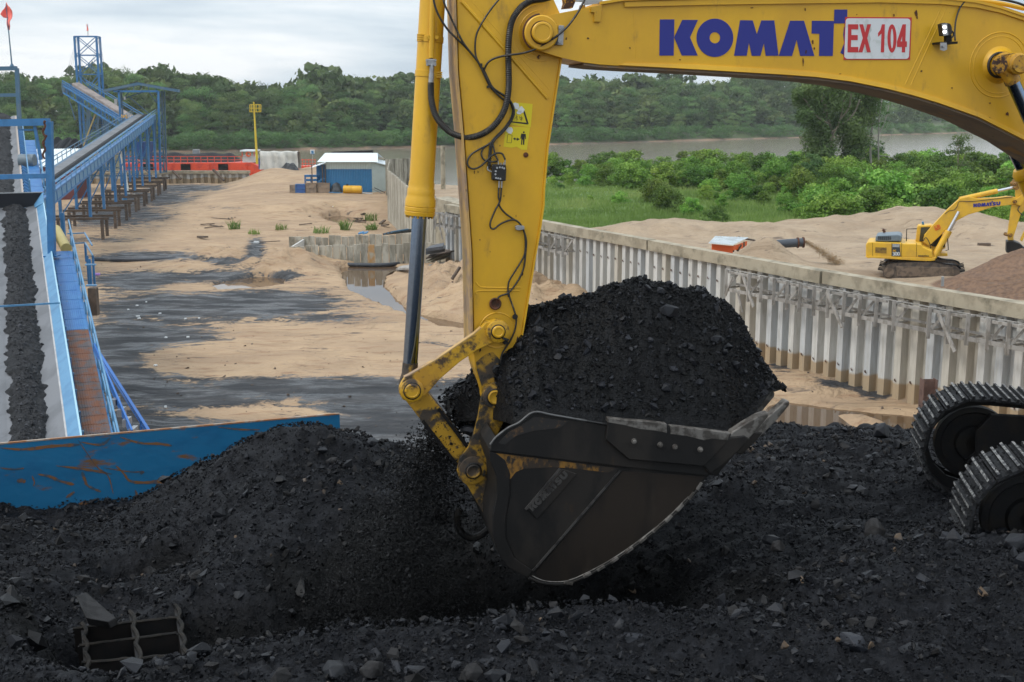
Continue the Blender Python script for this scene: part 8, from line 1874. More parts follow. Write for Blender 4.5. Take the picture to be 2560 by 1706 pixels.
# ================================================================ TRANSFER TOWER WITH ROOF
def lattice(t, X, Y, Z0, Z1, w, d, m, lv, th=.18, br=.1):
 d = 1.9; c_ = [(X - w / 2, Y - d / 2), (X + w / 2, Y - d / 2), (X + w / 2, Y + d / 2), (X - w / 2, Y + d / 2)]
 for (a_, b_) in c_: mb = MB(); mb.beam((a_, b_, Z0), (a_, b_, Z1), th); mb.build('post', m, t)
 zs = np.linspace(Z0, Z1, lv + 1) if isinstance(lv, int) else lv
 for i, z in enumerate(zs):
  for k in range(4):
   p, q = c_[k], c_[(k + 1) % 4]; mb = MB(); mb.beam((*p, z), (*q, z), br * 1.3); mb.build('girt', m, t)
   if i < len(zs) - 1 and k in (0, 2):
    mb = MB(); mb.beam((*p, z), (*q, zs[i + 1]), br); mb.build('brace', m, t); mb = MB(); mb.beam((*q, z), (*p, zs[i + 1]), br); mb.build('brace', m, t)
YT = 200
tt_ = thing('transfer_tower', 'blue steel transfer tower with a shallow gabled roof where the conveyors meet', 'tower', (onY(350, 400, YT)[0], YT, 0))
ex0 = onY(258, 224, YT - 2); ex1 = onY(445, 224, YT - 2); pk = onY(344, 206, YT - 2)
for (a_, b_) in ((ex0, pk), (pk, ex1)):
 mb = MB(); a_ = np.array(a_); b_ = np.array(b_); corr_roof(mb, a_, b_, b_ + [-1.2, 4.5, .0], a_ + [-1.2, 4.5, .0], 24, .05); mb.prism([a_ - [0, 0, .02], b_ - [0, 0, .02], b_ - [0, 0, .45], a_ - [0, 0, .45]], (0, 1.2, 0)); mb.build('roof', M['bluegrey'], tt_)
za = ex0[2] - .3
for k in range(9):
 f_ = (k + 1) / 10; a_ = ex0 * (1 - f_) + ex1 * f_; zz = ex0[2] + (pk[2] - ex0[2]) * (1 - abs(f_ - (pk[0] - ex0[0]) / (ex1[0] - ex0[0])) * 2); mb = MB(); mb.beam((a_[0], YT - 1.7, za), (a_[0], YT - 1.7, zz), .1); mb.build('roof_truss', M['bluegrey'], tt_)
mb = MB(); mb.beam((onY(292, 226, YT)[0], YT - 1.7, za), (onY(402, 226, YT)[0], YT - 1.7, za), .3); mb.build('tie_beam', M['blue'], tt_)
for (u0, v1) in ((297, 306), (396, 432), (405, 432), (411, 432), (303, 306)):
 for dy in ((-1.7,) if u0 in (297, 396) else (2.5,)):
  a_ = onY(u0, 228, YT + dy); b_ = onY(u0 + 5, v1, YT + dy); mb = MB(); mb.beam(a_, b_, .3 if dy < 0 else .22); mb.build('post', M['blue'] if dy < 0 else M['bluegrey'], tt_)
zl = [float(onY(400, v, YT)[2]) for v in (432, 400, 370, 340, 310, 280, 250, 228)]
for i in range(7):
 for (ua, ub) in ((398, 412),):
  a_ = onY(ua, 400, YT - 1.6); b_ = onY(ub, 400, YT + 2.4); mb = MB(); mb.beam((a_[0], YT - 1.6, zl[i]), (b_[0], YT + 2.4, zl[i + 1]), .1); mb.beam((b_[0], YT + 2.4, zl[i]), (a_[0], YT - 1.6, zl[i + 1]), .1); mb.beam((a_[0], YT - 1.6, zl[i]), (b_[0], YT + 2.4, zl[i]), .12); mb.build('brace', M['bluegrey'], tt_)
for (u0, v0, u1, v1) in ((299, 260, 322, 230), (392, 258, 372, 230), (300, 250, 360, 230), (390, 300, 320, 240)):
 mb = MB(); mb.beam(onY(u0, v0, YT + 2), onY(u1, v1, YT + 2), .14); mb.build('knee_brace', M['bluegrey'], tt_)
for (u, v, s_) in ((290, 255, .9), (312, 246, .5)): mb = MB(); mb.box(onY(u, v, YT - 1.8), (s_ * .5, .4, s_)); mb.build('floodlight', M['steel'], tt_)
mb = MB(); mb.box(onY(311, 291, YT - 4), (.9, .5, .45)); mb.build('gearbox', M['drum'], tt_)
# lower framing: platforms, posts, chutes between tower and quay
lt = thing('support_trestle', 'dense blue grey steel framework under the head of the diagonal conveyor', 'framework', (onY(330, 420, 196)[0], 196, 0))
for (u, v0, v1) in ((228, 400, 450), (258, 372, 460), (284, 380, 455), (308, 350, 450), (331, 345, 440), (352, 330, 432), (366, 320, 425), (372, 300, 425), (388, 300, 430)):
 a_ = onY(u, v0, 196); b_ = onY(u + 1, v1, 196); mb = MB(); mb.beam(a_, b_, .24); mb.build('post', M['bluegrey'], lt)
r = random.Random(5)
for k in range(26):
 u = r.uniform(225, 385); v = r.uniform(375, 440); mb = MB(); a_ = onY(u, v, 196 + r.uniform(0, 4)); b_ = onY(u + r.choice((-22, 22, 30)), v + r.choice((-20, 0, 0, 20)), 196 + r.uniform(0, 4)); mb.beam(a_, b_, .12); mb.build('brace', M['bluegrey'], lt)
for (u0, u1, v) in ((240, 390, 420), (225, 380, 440), (300, 395, 405), (340, 400, 345), (300, 400, 395)): mb = MB(); mb.beam(onY(u0, v, 197), onY(u1, v, 197), .3, .2); mb.build('platform_beam', M['bluegrey'], lt)
mb = MB(); mb.prism([onY(340, 355, 198), onY(372, 355, 198), onY(366, 400, 198), (onY(346, 400, 198))], (0, 3, 0)); mb.build('chute', M['bluetarp'], lt)
# ================================================================ RIVER-SIDE LOADING CONVEYOR AND LATTICE TOWER
YL = 226
L0 = onY(157, 214, YL); L1 = onY(306, 306, YL - 14)
VL = L1 - L0; LL = np.linalg.norm(VL); VL /= LL; WL_ = np.array([-VL[1], VL[0], 0]); WL_ /= np.linalg.norm(WL_); WL_ = WL_ if WL_[1] > 0 else -WL_
def KL(s, t, h=0.0): return L0 + VL * t + WL_ * s + np.array([0, 0, h])
lc = thing('conveyor', 'blue loading conveyor sloping up to the left through the lattice tower', 'conveyor', (*KL(0, LL / 2)[:2], 0))
LE = LL + 3
for s_, h_, m in ((0, 0, 'blue'), (0, -1.3, 'blue'), (3.0, .3, 'blue'), (3.0, -1.0, 'bluegrey')):
 mb = MB(); mb.beam(KL(s_, 0, h_), KL(s_, LE, h_), .26); mb.build('chord', M[m], lc)
mb = MB(); mb.strip([KL(.3, 0, .0), KL(.3, LE, .0)], [KL(1.8, 0, -.1), KL(1.8, LE, -.1)]); mb.build('side_tray', mat('dark_blue_tray', (.02, .06, .14), .6), lc)
mb = MB(); mb.strip([KL(1.3, 1, .7), KL(1.3, LE, .7)], [KL(2.7, 1, .9), KL(2.7, LE, .9)]); mb.strip([KL(1.3, 1, .7), KL(1.3, LE, .7)], [KL(1.2, 1, .1), KL(1.2, LE, .1)]); mb.build('belt', mat('brown_grey_belt', (.26, .22, .2), .7, color2=(.16, .14, .13), vscale=.6), lc)
for h_ in (.9, .5):
 mb = MB(); mb.beam(KL(-.05, 0, h_), KL(-.05, LE, h_), .12); mb.beam(KL(3.1, 3, h_ + 1.0), KL(3.1, LE, h_ + 1.0), .1); mb.build('handrail', M['blue'], lc)
for k in range(20):
 t = LE * k / 19
 mb = MB(); mb.beam(KL(0, t, .9), KL(0, t, -1.3), .12); mb.build('truss_post', M['blue'], lc); mb = MB(); mb.beam(KL(0, t, -1.3), KL(0, min(t + LE / 19, LE), 0), .1); mb.build('truss_brace', M['bluegrey'], lc)
mb = MB(); mb.box(KL(1.5, -.5, -.6), (1.6, 3.4, 1.6)); mb.build('head_box', M['bluegrey'], lc)
mb = MB(); mb.beam(onY(169, 236, YL), onY(188, 300, YL), .18); mb.build('strut', M['bluegrey'], lc); mb = MB(); mb.beam(onY(240, 282, YL - 6), onY(208, 366, YL - 6), .2); mb.build('strut', M['bamboo'], lc)
for (u, v0, v1) in ((219, 268, 345), (224, 268, 350), (245, 280, 345), (262, 290, 352), (270, 300, 352)):
 mb = MB(); mb.beam(onY(u, v0, YL), onY(u, v1, YL), .35); mb.build('post', M['bluegrey'], lc)
for k in range(9): mb = MB(); mb.box(onY(236 + 3 * (k % 2), 300 + k * 6, YL + 1), (3.6, 1.6, .18)); mb.build('stair_tread', M['bluegrey'], lc)
lw = thing('lattice_tower', 'tall blue lattice tower with cross braces against the sky', 'tower', (onY(218, 360, 228)[0], 228, -2))
tx0, tx1 = onY(193, 92, 228)[0], onY(248, 92, 228)[0]; z_top = onY(220, 91, 228)[2]
lattice(lw, (tx0 + tx1) / 2 - .55, 229, -3, z_top, tx1 - tx0, 3.6, M['blue'], [-3, 1.5, 6, float(onY(220, 250, 228)[2]), float(onY(220, 186, 228)[2]), float(onY(220, 138, 228)[2]), z_top], .34, .12)
mb = MB(); mb.beam((onY(220, 90, 228)[0], 228, z_top), (onY(219, 60, 228)[0], 228, onY(219, 60, 228)[2]), .1); mb.build('mast_rod', M['steel'], lw)
for (u0, v0, u1, v1) in ((191, 98, 165, 190), (191, 100, 172, 190), (191, 102, 178, 195), (249, 98, 262, 170), (249, 100, 256, 175), (247, 100, 215, 200), (247, 104, 222, 210), (193, 104, 210, 180)):
 mb = MB(); mb.beam(onY(u0, v0, 228), onY(u1, v1, 228), .035); mb.build('guy_wire', M['steel'], lw)
# white roofed building
YW = 176
wb = thing('white_roofed_building', 'long low building with a white metal roof behind the diagonal conveyor', 'building', (onY(150, 420, YW)[0], YW, 0))
a_ = onY(60, 419, YW); b_ = onY(178, 416, YW); c_ = onY(212, 372, YW + 7); d_ = onY(60, 374, YW + 7)
mb = MB(); corr_roof(mb, a_, b_, c_, d_, 60, .05); mb.build('roof', M['roofwhite'], wb)
mb = MB(); mb.prism([(a_[0], YW + .5, a_[2] - .1), (b_[0], YW + .5, b_[2] - .1), (b_[0], YW + .5, 0), (a_[0], YW + .5, 0)], (0, 6, 0)); mb.build('wall', mat('dark_red_wall', (.12, .03, .03), .7), wb)
# sheets standing around the portal post: bundle of cable on the post
cb2 = thing('cable_loop', 'rusty cable and chain hanging beside the near portal post', 'chain', onY(112, 345, 55.5))
pts = [onY(110 + 3 * math.sin(k * 1.3), 308 + k * 6, 55.6) for k in range(16)]
mb = MB(); mb.tube(pts, .05, 6, 2); mb.build('chain', M['rust'], cb2)
for k in range(5): mb = MB(); mb.cyl(pts[k * 3], pts[k * 3] + np.array([.06, 0, .1]), .06, seg=8); mb.build('shackle', M['rust'], cb2)
# ================================================================ VEGETATION
def leaf_tree(name, h, w, nclump, nleaf, leaf, m, seed, crown0=.3, trunk=True, flat=.8, spread=.5, trunk_m=None, limbs=5):
 """crown built of many leaf-sized faces spread over clumps; returns (crown mesh, trunk mesh)"""
 r = np.random.default_rng(seed); C = []; R = []
 for k in range(nclump):
  zz = crown0 + (1 - crown0) * r.random() ** .8; rad = w / 2 * math.sqrt(max(.05, 1 - ((zz - (crown0 + .45 * (1 - crown0))) / (.62 * (1 - crown0))) ** 2))
  a = r.uniform(0, 6.283); q = rad * math.sqrt(r.random()) * (1 - spread * .3)
  C.append((q * math.cos(a), q * math.sin(a), h * zz * .93 * (1 if nclump < 40 else r.uniform(.75, 1.12)))); R.append(w * r.uniform(.13, .25) * (1 if nclump < 40 else .62))
 C = np.array(C); R = np.array(R); k = r.integers(0, nclump, nleaf); d = r.normal(size=(nleaf, 3)); d /= np.linalg.norm(d, axis=1)[:, None]
 d[:, 2] = np.abs(d[:, 2]) * .9 - .25 * r.random(nleaf); rr_ = R[k] * r.uniform(.55, 1.12, nleaf); P = C[k] + d * rr_[:, None] * [1, 1, flat]
 nrm_ = d + r.normal(0, .55, (nleaf, 3)); nrm_ /= np.linalg.norm(nrm_, axis=1)[:, None]; t1 = np.cross(nrm_, r.normal(size=(nleaf, 3))); t1 /= np.linalg.norm(t1, axis=1)[:, None]; t2 = np.cross(nrm_, t1)
 s = (leaf * r.uniform(.5, 1.3, nleaf))[:, None]
 Q = np.stack([P - t1 * s * .5, P + t2 * s * .35, P + t1 * s * .6, P - t2 * s * .35], 1).reshape(-1, 3)
 me = bpy.data.meshes.new(name); F = np.arange(nleaf * 4, dtype=np.int32)
 me.vertices.add(len(Q)); me.vertices.foreach_set('co', Q.astype(np.float32).ravel()); me.loops.add(len(F)); me.loops.foreach_set('vertex_index', F)
 me.polygons.add(nleaf); me.polygons.foreach_set('loop_start', np.arange(0, len(F), 4, dtype=np.int32))
 try: me.polygons.foreach_set('loop_total', np.full(nleaf, 4, np.int32))
 except Exception: pass
 me.materials.append(m); me.update(calc_edges=True)
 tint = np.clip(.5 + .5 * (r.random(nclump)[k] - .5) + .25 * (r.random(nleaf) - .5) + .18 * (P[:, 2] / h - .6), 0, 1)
 at = me.attributes.new('tint', 'FLOAT', 'POINT'); at.data.foreach_set('value', np.repeat(tint, 4).astype(np.float32))
 tm = None
 if trunk:
  mb = MB(); mb.ringcyl([(0, h * .022), (h * .25, h * .015), (h * .55, h * .011), (h * .85, h * .003)], (0, 0, -.3), (0.03, 0.02, 1), 7)
  for j in range(limbs):
   a = r.uniform(0, 6.283); z0_ = h * r.uniform(.3, .6); c_ = C[r.integers(0, nclump)]; mb.tube([(0, 0, z0_), (c_[0] * .5, c_[1] * .5, (z0_ + c_[2]) / 2 - .3), tuple(c_)], h * .006, 5, 2)
  tm = bpy.data.meshes.new(name + '_trunk'); tm.from_pydata(mb.v, [], mb.f); tm.materials.append(trunk_m or M['trunk']); fix_mesh(tm)
 return me, tm
def put(name, pair, loc, s, rz, label, cat, group=None, parts=False, sz=None):
 me, tm = pair; sc = (s, s, s if sz is None else sz)
 if not parts or tm is None:
  o = bpy.data.objects.new(name, me); COL.objects.link(o); o.location = [float(v) for v in loc]; o.rotation_euler = (0, 0, rz); o.scale = sc; return tag(o, label, cat, group)
 e_ = thing(name, label, cat, loc, group);
 for nm, q in (('crown', me), ('trunk', tm)):
  o = bpy.data.objects.new(nm, q); COL.objects.link(o); o.parent = e_; o.rotation_euler = (0, 0, rz); o.scale = sc
 return e_
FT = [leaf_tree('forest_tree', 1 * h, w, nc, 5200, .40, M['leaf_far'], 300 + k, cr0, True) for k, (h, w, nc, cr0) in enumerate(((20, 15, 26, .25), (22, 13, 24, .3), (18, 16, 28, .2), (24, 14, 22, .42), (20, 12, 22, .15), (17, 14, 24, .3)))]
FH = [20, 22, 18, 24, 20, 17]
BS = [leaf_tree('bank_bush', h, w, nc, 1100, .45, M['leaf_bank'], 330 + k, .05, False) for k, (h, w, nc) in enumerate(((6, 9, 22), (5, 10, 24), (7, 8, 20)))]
SKY = np.array([(-400, 190), (-100, 190), (0, 186), (30, 178), (70, 196), (110, 190), (150, 180), (200, 182), (235, 176), (265, 167), (310, 172), (350, 184), (370, 176), (395, 166), (430, 172), (450, 188), (470, 190), (490, 180), (510, 176), (560, 186), (600, 203), (650, 206), (700, 214), (760, 203), (780, 180), (800, 168), (820, 182), (850, 190), (900, 195), (960, 206), (1000, 192), (1020, 178), (1060, 190), (1140, 196), (1400, 190), (1440, 190), (1470, 190), (1520, 197), (1560, 192), (1580, 180), (1600, 184), (1640, 190), (1670, 178), (1690, 195), (1740, 204), (1780, 204), (1830, 195), (1860, 186), (1900, 186), (1960, 190), (2060, 205), (2200, 222), (2350, 240), (2600, 252), (2900, 262)])
r = random.Random(21)
def far_ground(x, d): return -1.0 + min(1.0 + d * .05, 9)
fcount = 0
RANK = ['low tree in the front rank of the far forest, rising just behind the bank thicket', 'half grown tree in the second rank of the far forest', 'tall tree in the third rank of the far forest, below the skyline', 'tree of the rear rank whose crown forms the skyline of the far forest']
rowsF = [(9, .30, .45, 62), (24, .55, .72, 66), (44, .78, .92, 66), (68, .96, 1.0, 72)]
for (dd, f0, f1, n) in rowsF:
 for k in range(n):
  px = -260 + (2960) * (k + r.uniform(-.4, .4)) / n
  dr = ray(px, 300); x = dr[0] / dr[1] * 500
  for _ in range(6): y = float(bank_y(x)) + dd; x = dr[0] / dr[1] * y
  y += r.uniform(-6, 6); x = dr[0] / dr[1] * y
  ysk = float(np.interp(px, SKY[:, 0], SKY[:, 1])) + (r.uniform(0, 10) if dd == 68 else r.uniform(-2, 12)); ztop = CAMZ + (275 - ysk) / FPX * y
  zb_ = far_ground(x, dd) - 1; H_ = (ztop - zb_) * (r.uniform(f0, f1)); i = r.randrange(6); s = H_ / FH[i]
  wsc = s * r.uniform(.85, 1.1) if dd < 60 else min(s, 1.15) * r.uniform(.8, 1.05)
  dark = r.random() < .25
  put('forest_tree', FT[i], (x, y, zb_), max(wsc, .45), r.uniform(0, 6.28), RANK[rowsF.index((dd, f0, f1, n))], 'tree', 'trees of the forest across the river', False, s); fcount += 1
# understorey and hidden ranks as one mass
def mass(name, base, pts, m, kind='stuff'):
 Vs = []; Ts = []
 for (x, y, z, s, a, i) in pts:
  me = base[i]; n = len(me.vertices); V = np.empty(n * 3, np.float32); me.vertices.foreach_get('co', V); V = V.reshape(-1, 3); keep = None
  c_, s_ = math.cos(a), math.sin(a); R = np.array([[c_, -s_, 0], [s_, c_, 0], [0, 0, 1]]); Vs.append(V @ R.T * s + [x, y, z]); T = np.empty(n, np.float32); me.attributes['tint'].data.foreach_get('value', T); Ts.append(np.clip(T + random.uniform(-.25, .25), 0, 1))
 V = np.concatenate(Vs); F = np.arange(len(V)).reshape(-1, 4); o = npmesh(name, V, F, m, kind=kind); vattr(o, 'tint', np.concatenate(Ts)); return o
small = [leaf_tree('t', 12, 12, 14, 420, 1.5, M['leaf_far'], 400 + k, .05, False)[0] for k in range(3)]
pts = []
for k in range(420):
 px = -400 + 3200 * r.random(); dr = ray(px, 300); x = dr[0] / dr[1] * 500; dd = r.uniform(14, 120)
 for _ in range(6): y = float(bank_y(x)) + dd; x = dr[0] / dr[1] * y
 ysk = float(np.interp(px, SKY[:, 0], SKY[:, 1])) + 14; ztop = CAMZ + (275 - ysk) / FPX * y; hh = (ztop + 1) * min(.95, .25 + dd / 90) * r.uniform(.8, 1); pts.append((x, y, far_ground(x, dd) - 2, hh / 12, r.uniform(0, 6.28), r.randrange(3)))
mass('forest_mass', small, pts, M['leaf_far'])
bb = [b[0] for b in BS]; pts = []
for k in range(330):
 px = -300 + 3100 * (k + r.uniform(-.5, .5)) / 330; dr = ray(px, 320); x = dr[0] / dr[1] * 500; dd = r.uniform(0.5, 9)
 for _ in range(6): y = float(bank_y(x)) + dd; x = dr[0] / dr[1] * y
 pts.append((x, y, -2.6, r.uniform(.7, 1.25), r.uniform(0, 6.28), r.randrange(3)))
mass('bank_thicket', bb, pts, M['leaf_bank'])
# ---- right-hand land
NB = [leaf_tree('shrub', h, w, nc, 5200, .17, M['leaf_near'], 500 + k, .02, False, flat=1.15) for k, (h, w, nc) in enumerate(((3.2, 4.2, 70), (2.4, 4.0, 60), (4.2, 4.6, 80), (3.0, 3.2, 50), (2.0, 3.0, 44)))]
NH = [3.2, 2.4, 4.2, 3.0, 2.0]
GZV = 1.6
cnt = 0
def near_veg():
 global cnt
 rows = [(205, 395, 150), (192, 400, 34), (178, 405, 34), (165, 412, 34), (152, 425, 34), (141, 440, 32), (131, 455, 30), (122, 470, 26), (114, 480, 20)]
 for ri, (Y, _, n) in enumerate(rows[:]):
  n = 40 if ri == 0 else n
  for k in range(n):
   x0_ = onY(1362, 400, Y)[0]; x1__ = onY(2620, 400, Y)[0]; x = x0_ + (x1__ - x0_) * (k + r.uniform(-.5, .5)) / n; y = Y + r.uniform(-5, 5)
   px, _py = proj(np.array([x, y, 2.0]))
   if px < 1760 and Y < 172 and r.random() > .10: continue
   if px < 1960 and Y < 145 and r.random() > .12: continue
   if Y < 130 and px < 1950 and r.random() > .35: continue
   if Y < 120 and px < 2030: continue
   if Y < 160 and px < 1560 and r.random() > .3: continue
   i = r.randrange(5); hmax = 3.0 if px < 2000 else 4.4
   if Y > 160: hmax = 3.4 if px < 1950 else 4.2
   H_ = hmax * r.uniform(.3, 1.15) if ri else r.uniform(2.8, 4.7); s = H_ / NH[i]
   if px < 1360: continue
   put('shrub', NB[i], (x, y, GZV - .1), s * r.uniform(.95, 1.3), r.uniform(0, 6.28), ('leafy shrub in the farthest row of scrub along the river edge' if Y > 180 else 'leafy shrub in the middle of the scrub between river and sand' if Y > 135 else 'bright leafy shrub at the front of the scrub next to sand and grass'), 'shrub', 'shrubs in the scrub between wall and river', False, s); cnt += 1
near_veg()
# shrubs that stand out
def stand(px, py, H_, i, label, s2=1.0, Z=GZV, m=None):
 p = onZ(px, py, Z); return put('shrub', NB[i], (p[0], p[1], Z - .1), H_ / NH[i] * s2, px * .7, label, 'shrub', None, False, H_ / NH[i])
stand(1552, 515, 1.6, 1, 'small rounded shrub alone in the grass, leftmost of three')
stand(1640, 510, 2.9, 0, 'broad bright shrub in the middle of the grass', 1.25)
stand(1725, 540, 1.8, 4, 'low round shrub at the front of the grass left of the excavator', 1.1)
stand(1475, 505, .8, 4, 'tiny shrub in the grass nearest the yellow stick')
stand(1705, 418, 3.2, 3, 'taller papaya like shrub on the river edge of the scrub', .9)
DK = leaf_tree('dark_shrub', 5, 3.6, 34, 2600, .24, M['leaf_dark'], 540, .02, False)
p = onZ(2030, 495, GZV); put('shrub', DK, (p[0], p[1], GZV), 1.0, 1, 'dark upright bush in front of the bright shrubs', 'shrub', None, False, 1.15)
p = onZ(2330, 480, GZV); put('shrub', DK, (p[0], p[1] + 30, GZV), 1.25, 2, 'dark bush behind the small excavator boom', 'shrub', None, False, 1.3)
# tall tree with hanging vines and the bare tree beside it
YB = 185
def big_tree():
 base = onY(2085, 425, YB); hh = float(onY(2090, 196, YB)[2]) - base[2]
 t = thing('tall_tree', 'tall dark spreading tree draped in vines standing by the river', 'tree', (base[0], YB, base[2] - 2))
 r2 = np.random.default_rng(77)
 cl = [(2020, 225, 1.3), (2060, 215, 1.6), (2100, 215, 1.6), (2150, 225, 1.6), (2175, 255, 1.3), (2005, 250, 1.1), (2040, 260, 1.6), (2085, 260, 1.7), (2130, 265, 1.7), (2165, 290, 1.3), (2015, 290, 1.1), (2045, 310, 1.5), (2030, 345, 1.3), (2060, 345, 1.5), (2100, 310, 1.2), (2130, 320, 1.6), (2150, 350, 1.3), (2120, 355, 1.4), (2035, 380, 1.3), (2065, 385, 1.4), (2135, 385, 1.2), (1995, 235, .7), (2185, 235, .9), (2050, 412, 1.3), (2110, 405, 1.1)]
 n = 38000; k = r2.integers(0, len(cl), n); C = np.array([onY(x, y, YB + r2.uniform(-2, 2)) for x, y, _ in cl]); R = np.array([c[2] for c in cl]) * 1.3
 d = r2.normal(size=(n, 3)); d /= np.linalg.norm(d, axis=1)[:, None]; P = C[k] + d * (R[k] * r2.uniform(.3, 1.15, n))[:, None] * [1, 1.6, 1.0]
 nn_ = d + r2.normal(0, .6, (n, 3)); nn_ /= np.linalg.norm(nn_, axis=1)[:, None]; t1 = np.cross(nn_, r2.normal(size=(n, 3))); t1 /= np.linalg.norm(t1, axis=1)[:, None]; t2 = np.cross(nn_, t1); s = (.34 * r2.uniform(.5, 1.2, n))[:, None]
 Q = np.stack([P - t1 * s * .5, P + t2 * s * .35, P + t1 * s * .6, P - t2 * s * .35], 1).reshape(-1, 3)
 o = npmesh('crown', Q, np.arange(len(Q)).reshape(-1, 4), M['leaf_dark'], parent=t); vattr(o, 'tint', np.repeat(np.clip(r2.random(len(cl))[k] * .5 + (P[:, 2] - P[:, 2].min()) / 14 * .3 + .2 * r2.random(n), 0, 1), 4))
 mb = MB(); mb.tube([onY(2082, 430, YB), onY(2078, 380, YB), onY(2080, 330, YB), onY(2068, 290, YB), (onY(2060, 240, YB))], .22, 7, 4)
 for pts in ([(2078, 350), (2100, 300), (2110, 250)], [(2072, 310), (2040, 290), (2020, 260), (2000, 235)], [(2080, 330), (2130, 290), (2150, 250)], [(2066, 280), (2055, 240), (2060, 215)], [(2100, 300), (2122, 270), (2128, 235)], [(2048, 250), (2062, 262), (2060, 282)]):
  mb.tube([onY(x, y, YB - 1.2) for x, y in pts], .12, 6, 4)
 mb.build('trunk', M['trunk'], t, smooth=True)
big_tree()
bt = thing('bare_tree', 'pale leafless tree standing right of the tall dark tree', 'tree', onY(2195, 420, YB + 3))
mb = MB()
for pts, w in (([(2178, 420), (2176, 370), (2180, 320), (2186, 280), (2200, 240)], .16), ([(2197, 420), (2196, 360), (2198, 300), (2204, 250), (2206, 225)], .12), ([(2177, 370), (2166, 345), (2170, 320)], .07), ([(2196, 340), (2214, 300), (2222, 262)], .07), ([(2198, 300), (2188, 270), (2192, 240)], .06), ([(2196, 360), (2220, 350), (2236, 320)], .06), ([(2180, 320), (2168, 290), (2172, 262)], .06), ([(2200, 390), (2225, 392), (2240, 400)], .05), ([(2198, 330), (2212, 325), (2224, 300)], .04)):
 mb.tube([onY(x, y, YB + 3) for x, y in pts], w, 6, 4)
rb_ = random.Random(9)
for k in range(60):
 x = rb_.uniform(2168, 2232); y = rb_.uniform(235, 380); mb.tube([onY(x, y, YB + 3), onY(x + rb_.uniform(-9, 9), y - rb_.uniform(4, 16), YB + 3)], .03, 4, 1)
mb.build('branches', mat('bleached_bark', (.34, .31, .28), .9), bt)
lp = leaf_tree('sparse', 5, 3.2, 16, 500, .2, M['leaf_bank'], 561, .3, False); o = put('c', lp, (0, 0, 0), 1, 0, '', '', None);
for k_ in ('label', 'category'): del o[k_]
o.name = 'sparse_leaves'; o.parent = bt; o.scale = (1, 1, 1.6); o.location = (0, 0, 3)
p = onY(2396, 405, 175); AT = leaf_tree('airy_tree', 5.6, 4.4, 20, 1500, .2, M['leaf_bank'], 570, .3, True)
put('airy_tree', AT, (p[0], p[1], p[2] - 3.4), 1.05, 1, 'grey green airy tree outlined against the river at right', 'tree', None, True, 1.3)
MG = leaf_tree('umbrella_tree', 5.5, 4.6, 11, 900, .22, M['leaf_near'], 575, .35, True, spread=.1, flat=.45)
p = onZ(2150, 452, GZV); put('umbrella_tree', MG, (p[0], p[1], GZV), 1.0, .4, 'pale green umbrella leaved sapling below the tall dark tree', 'tree', None, True, 1.1)
p = onY(2545, 400, 175); put('shrub', DK, (p[0], p[1], GZV), 1.2, 3, 'dark bush at the right edge under the boom cylinder', 'shrub', None, False, 1.2)
# grass: blades over the field
def grass_field():
 rg = np.random.default_rng(5); n = 90000; Y = 98 + 100 * rg.random(n) ** 1.5; px = rg.uniform(1355, 2560, n); x = (px - 1280) / FPX * (Y * CP + 10 * SP)
 g = sst(98, 112, Y - .10 * x); keep = (rg.random(n) < g) & (x > -1) & (ground_z(x, Y) < 2.05); x = x[keep]; Y = Y[keep]; n = len(x); z = ground_z(x, Y)
 h = rg.uniform(.25, .75, n) * (1 + .6 * fbm(x * .2, Y * .2, 3, 8)); w = rg.uniform(.04, .10, n); a = rg.uniform(0, 6.28, n); lx = rg.normal(0, .3, n) * h; ly = rg.normal(0, .3, n) * h
 V = np.stack([np.c_[x - np.cos(a) * w, Y - np.sin(a) * w, z - .03], np.c_[x + np.cos(a) * w, Y + np.sin(a) * w, z - .03], np.c_[x + lx, Y + ly, z + h]], 1).reshape(-1, 3)
 o = npmesh('grass', V, np.arange(3 * n).reshape(-1, 3), M['grassblade'], kind='stuff'); t = np.clip(.5 + .7 * fbm(x * .12, Y * .12, 3, 19) + .3 * (rg.random(n) - .5), 0, 1); vattr(o, 'tint', np.repeat(t, 3))
grass_field()
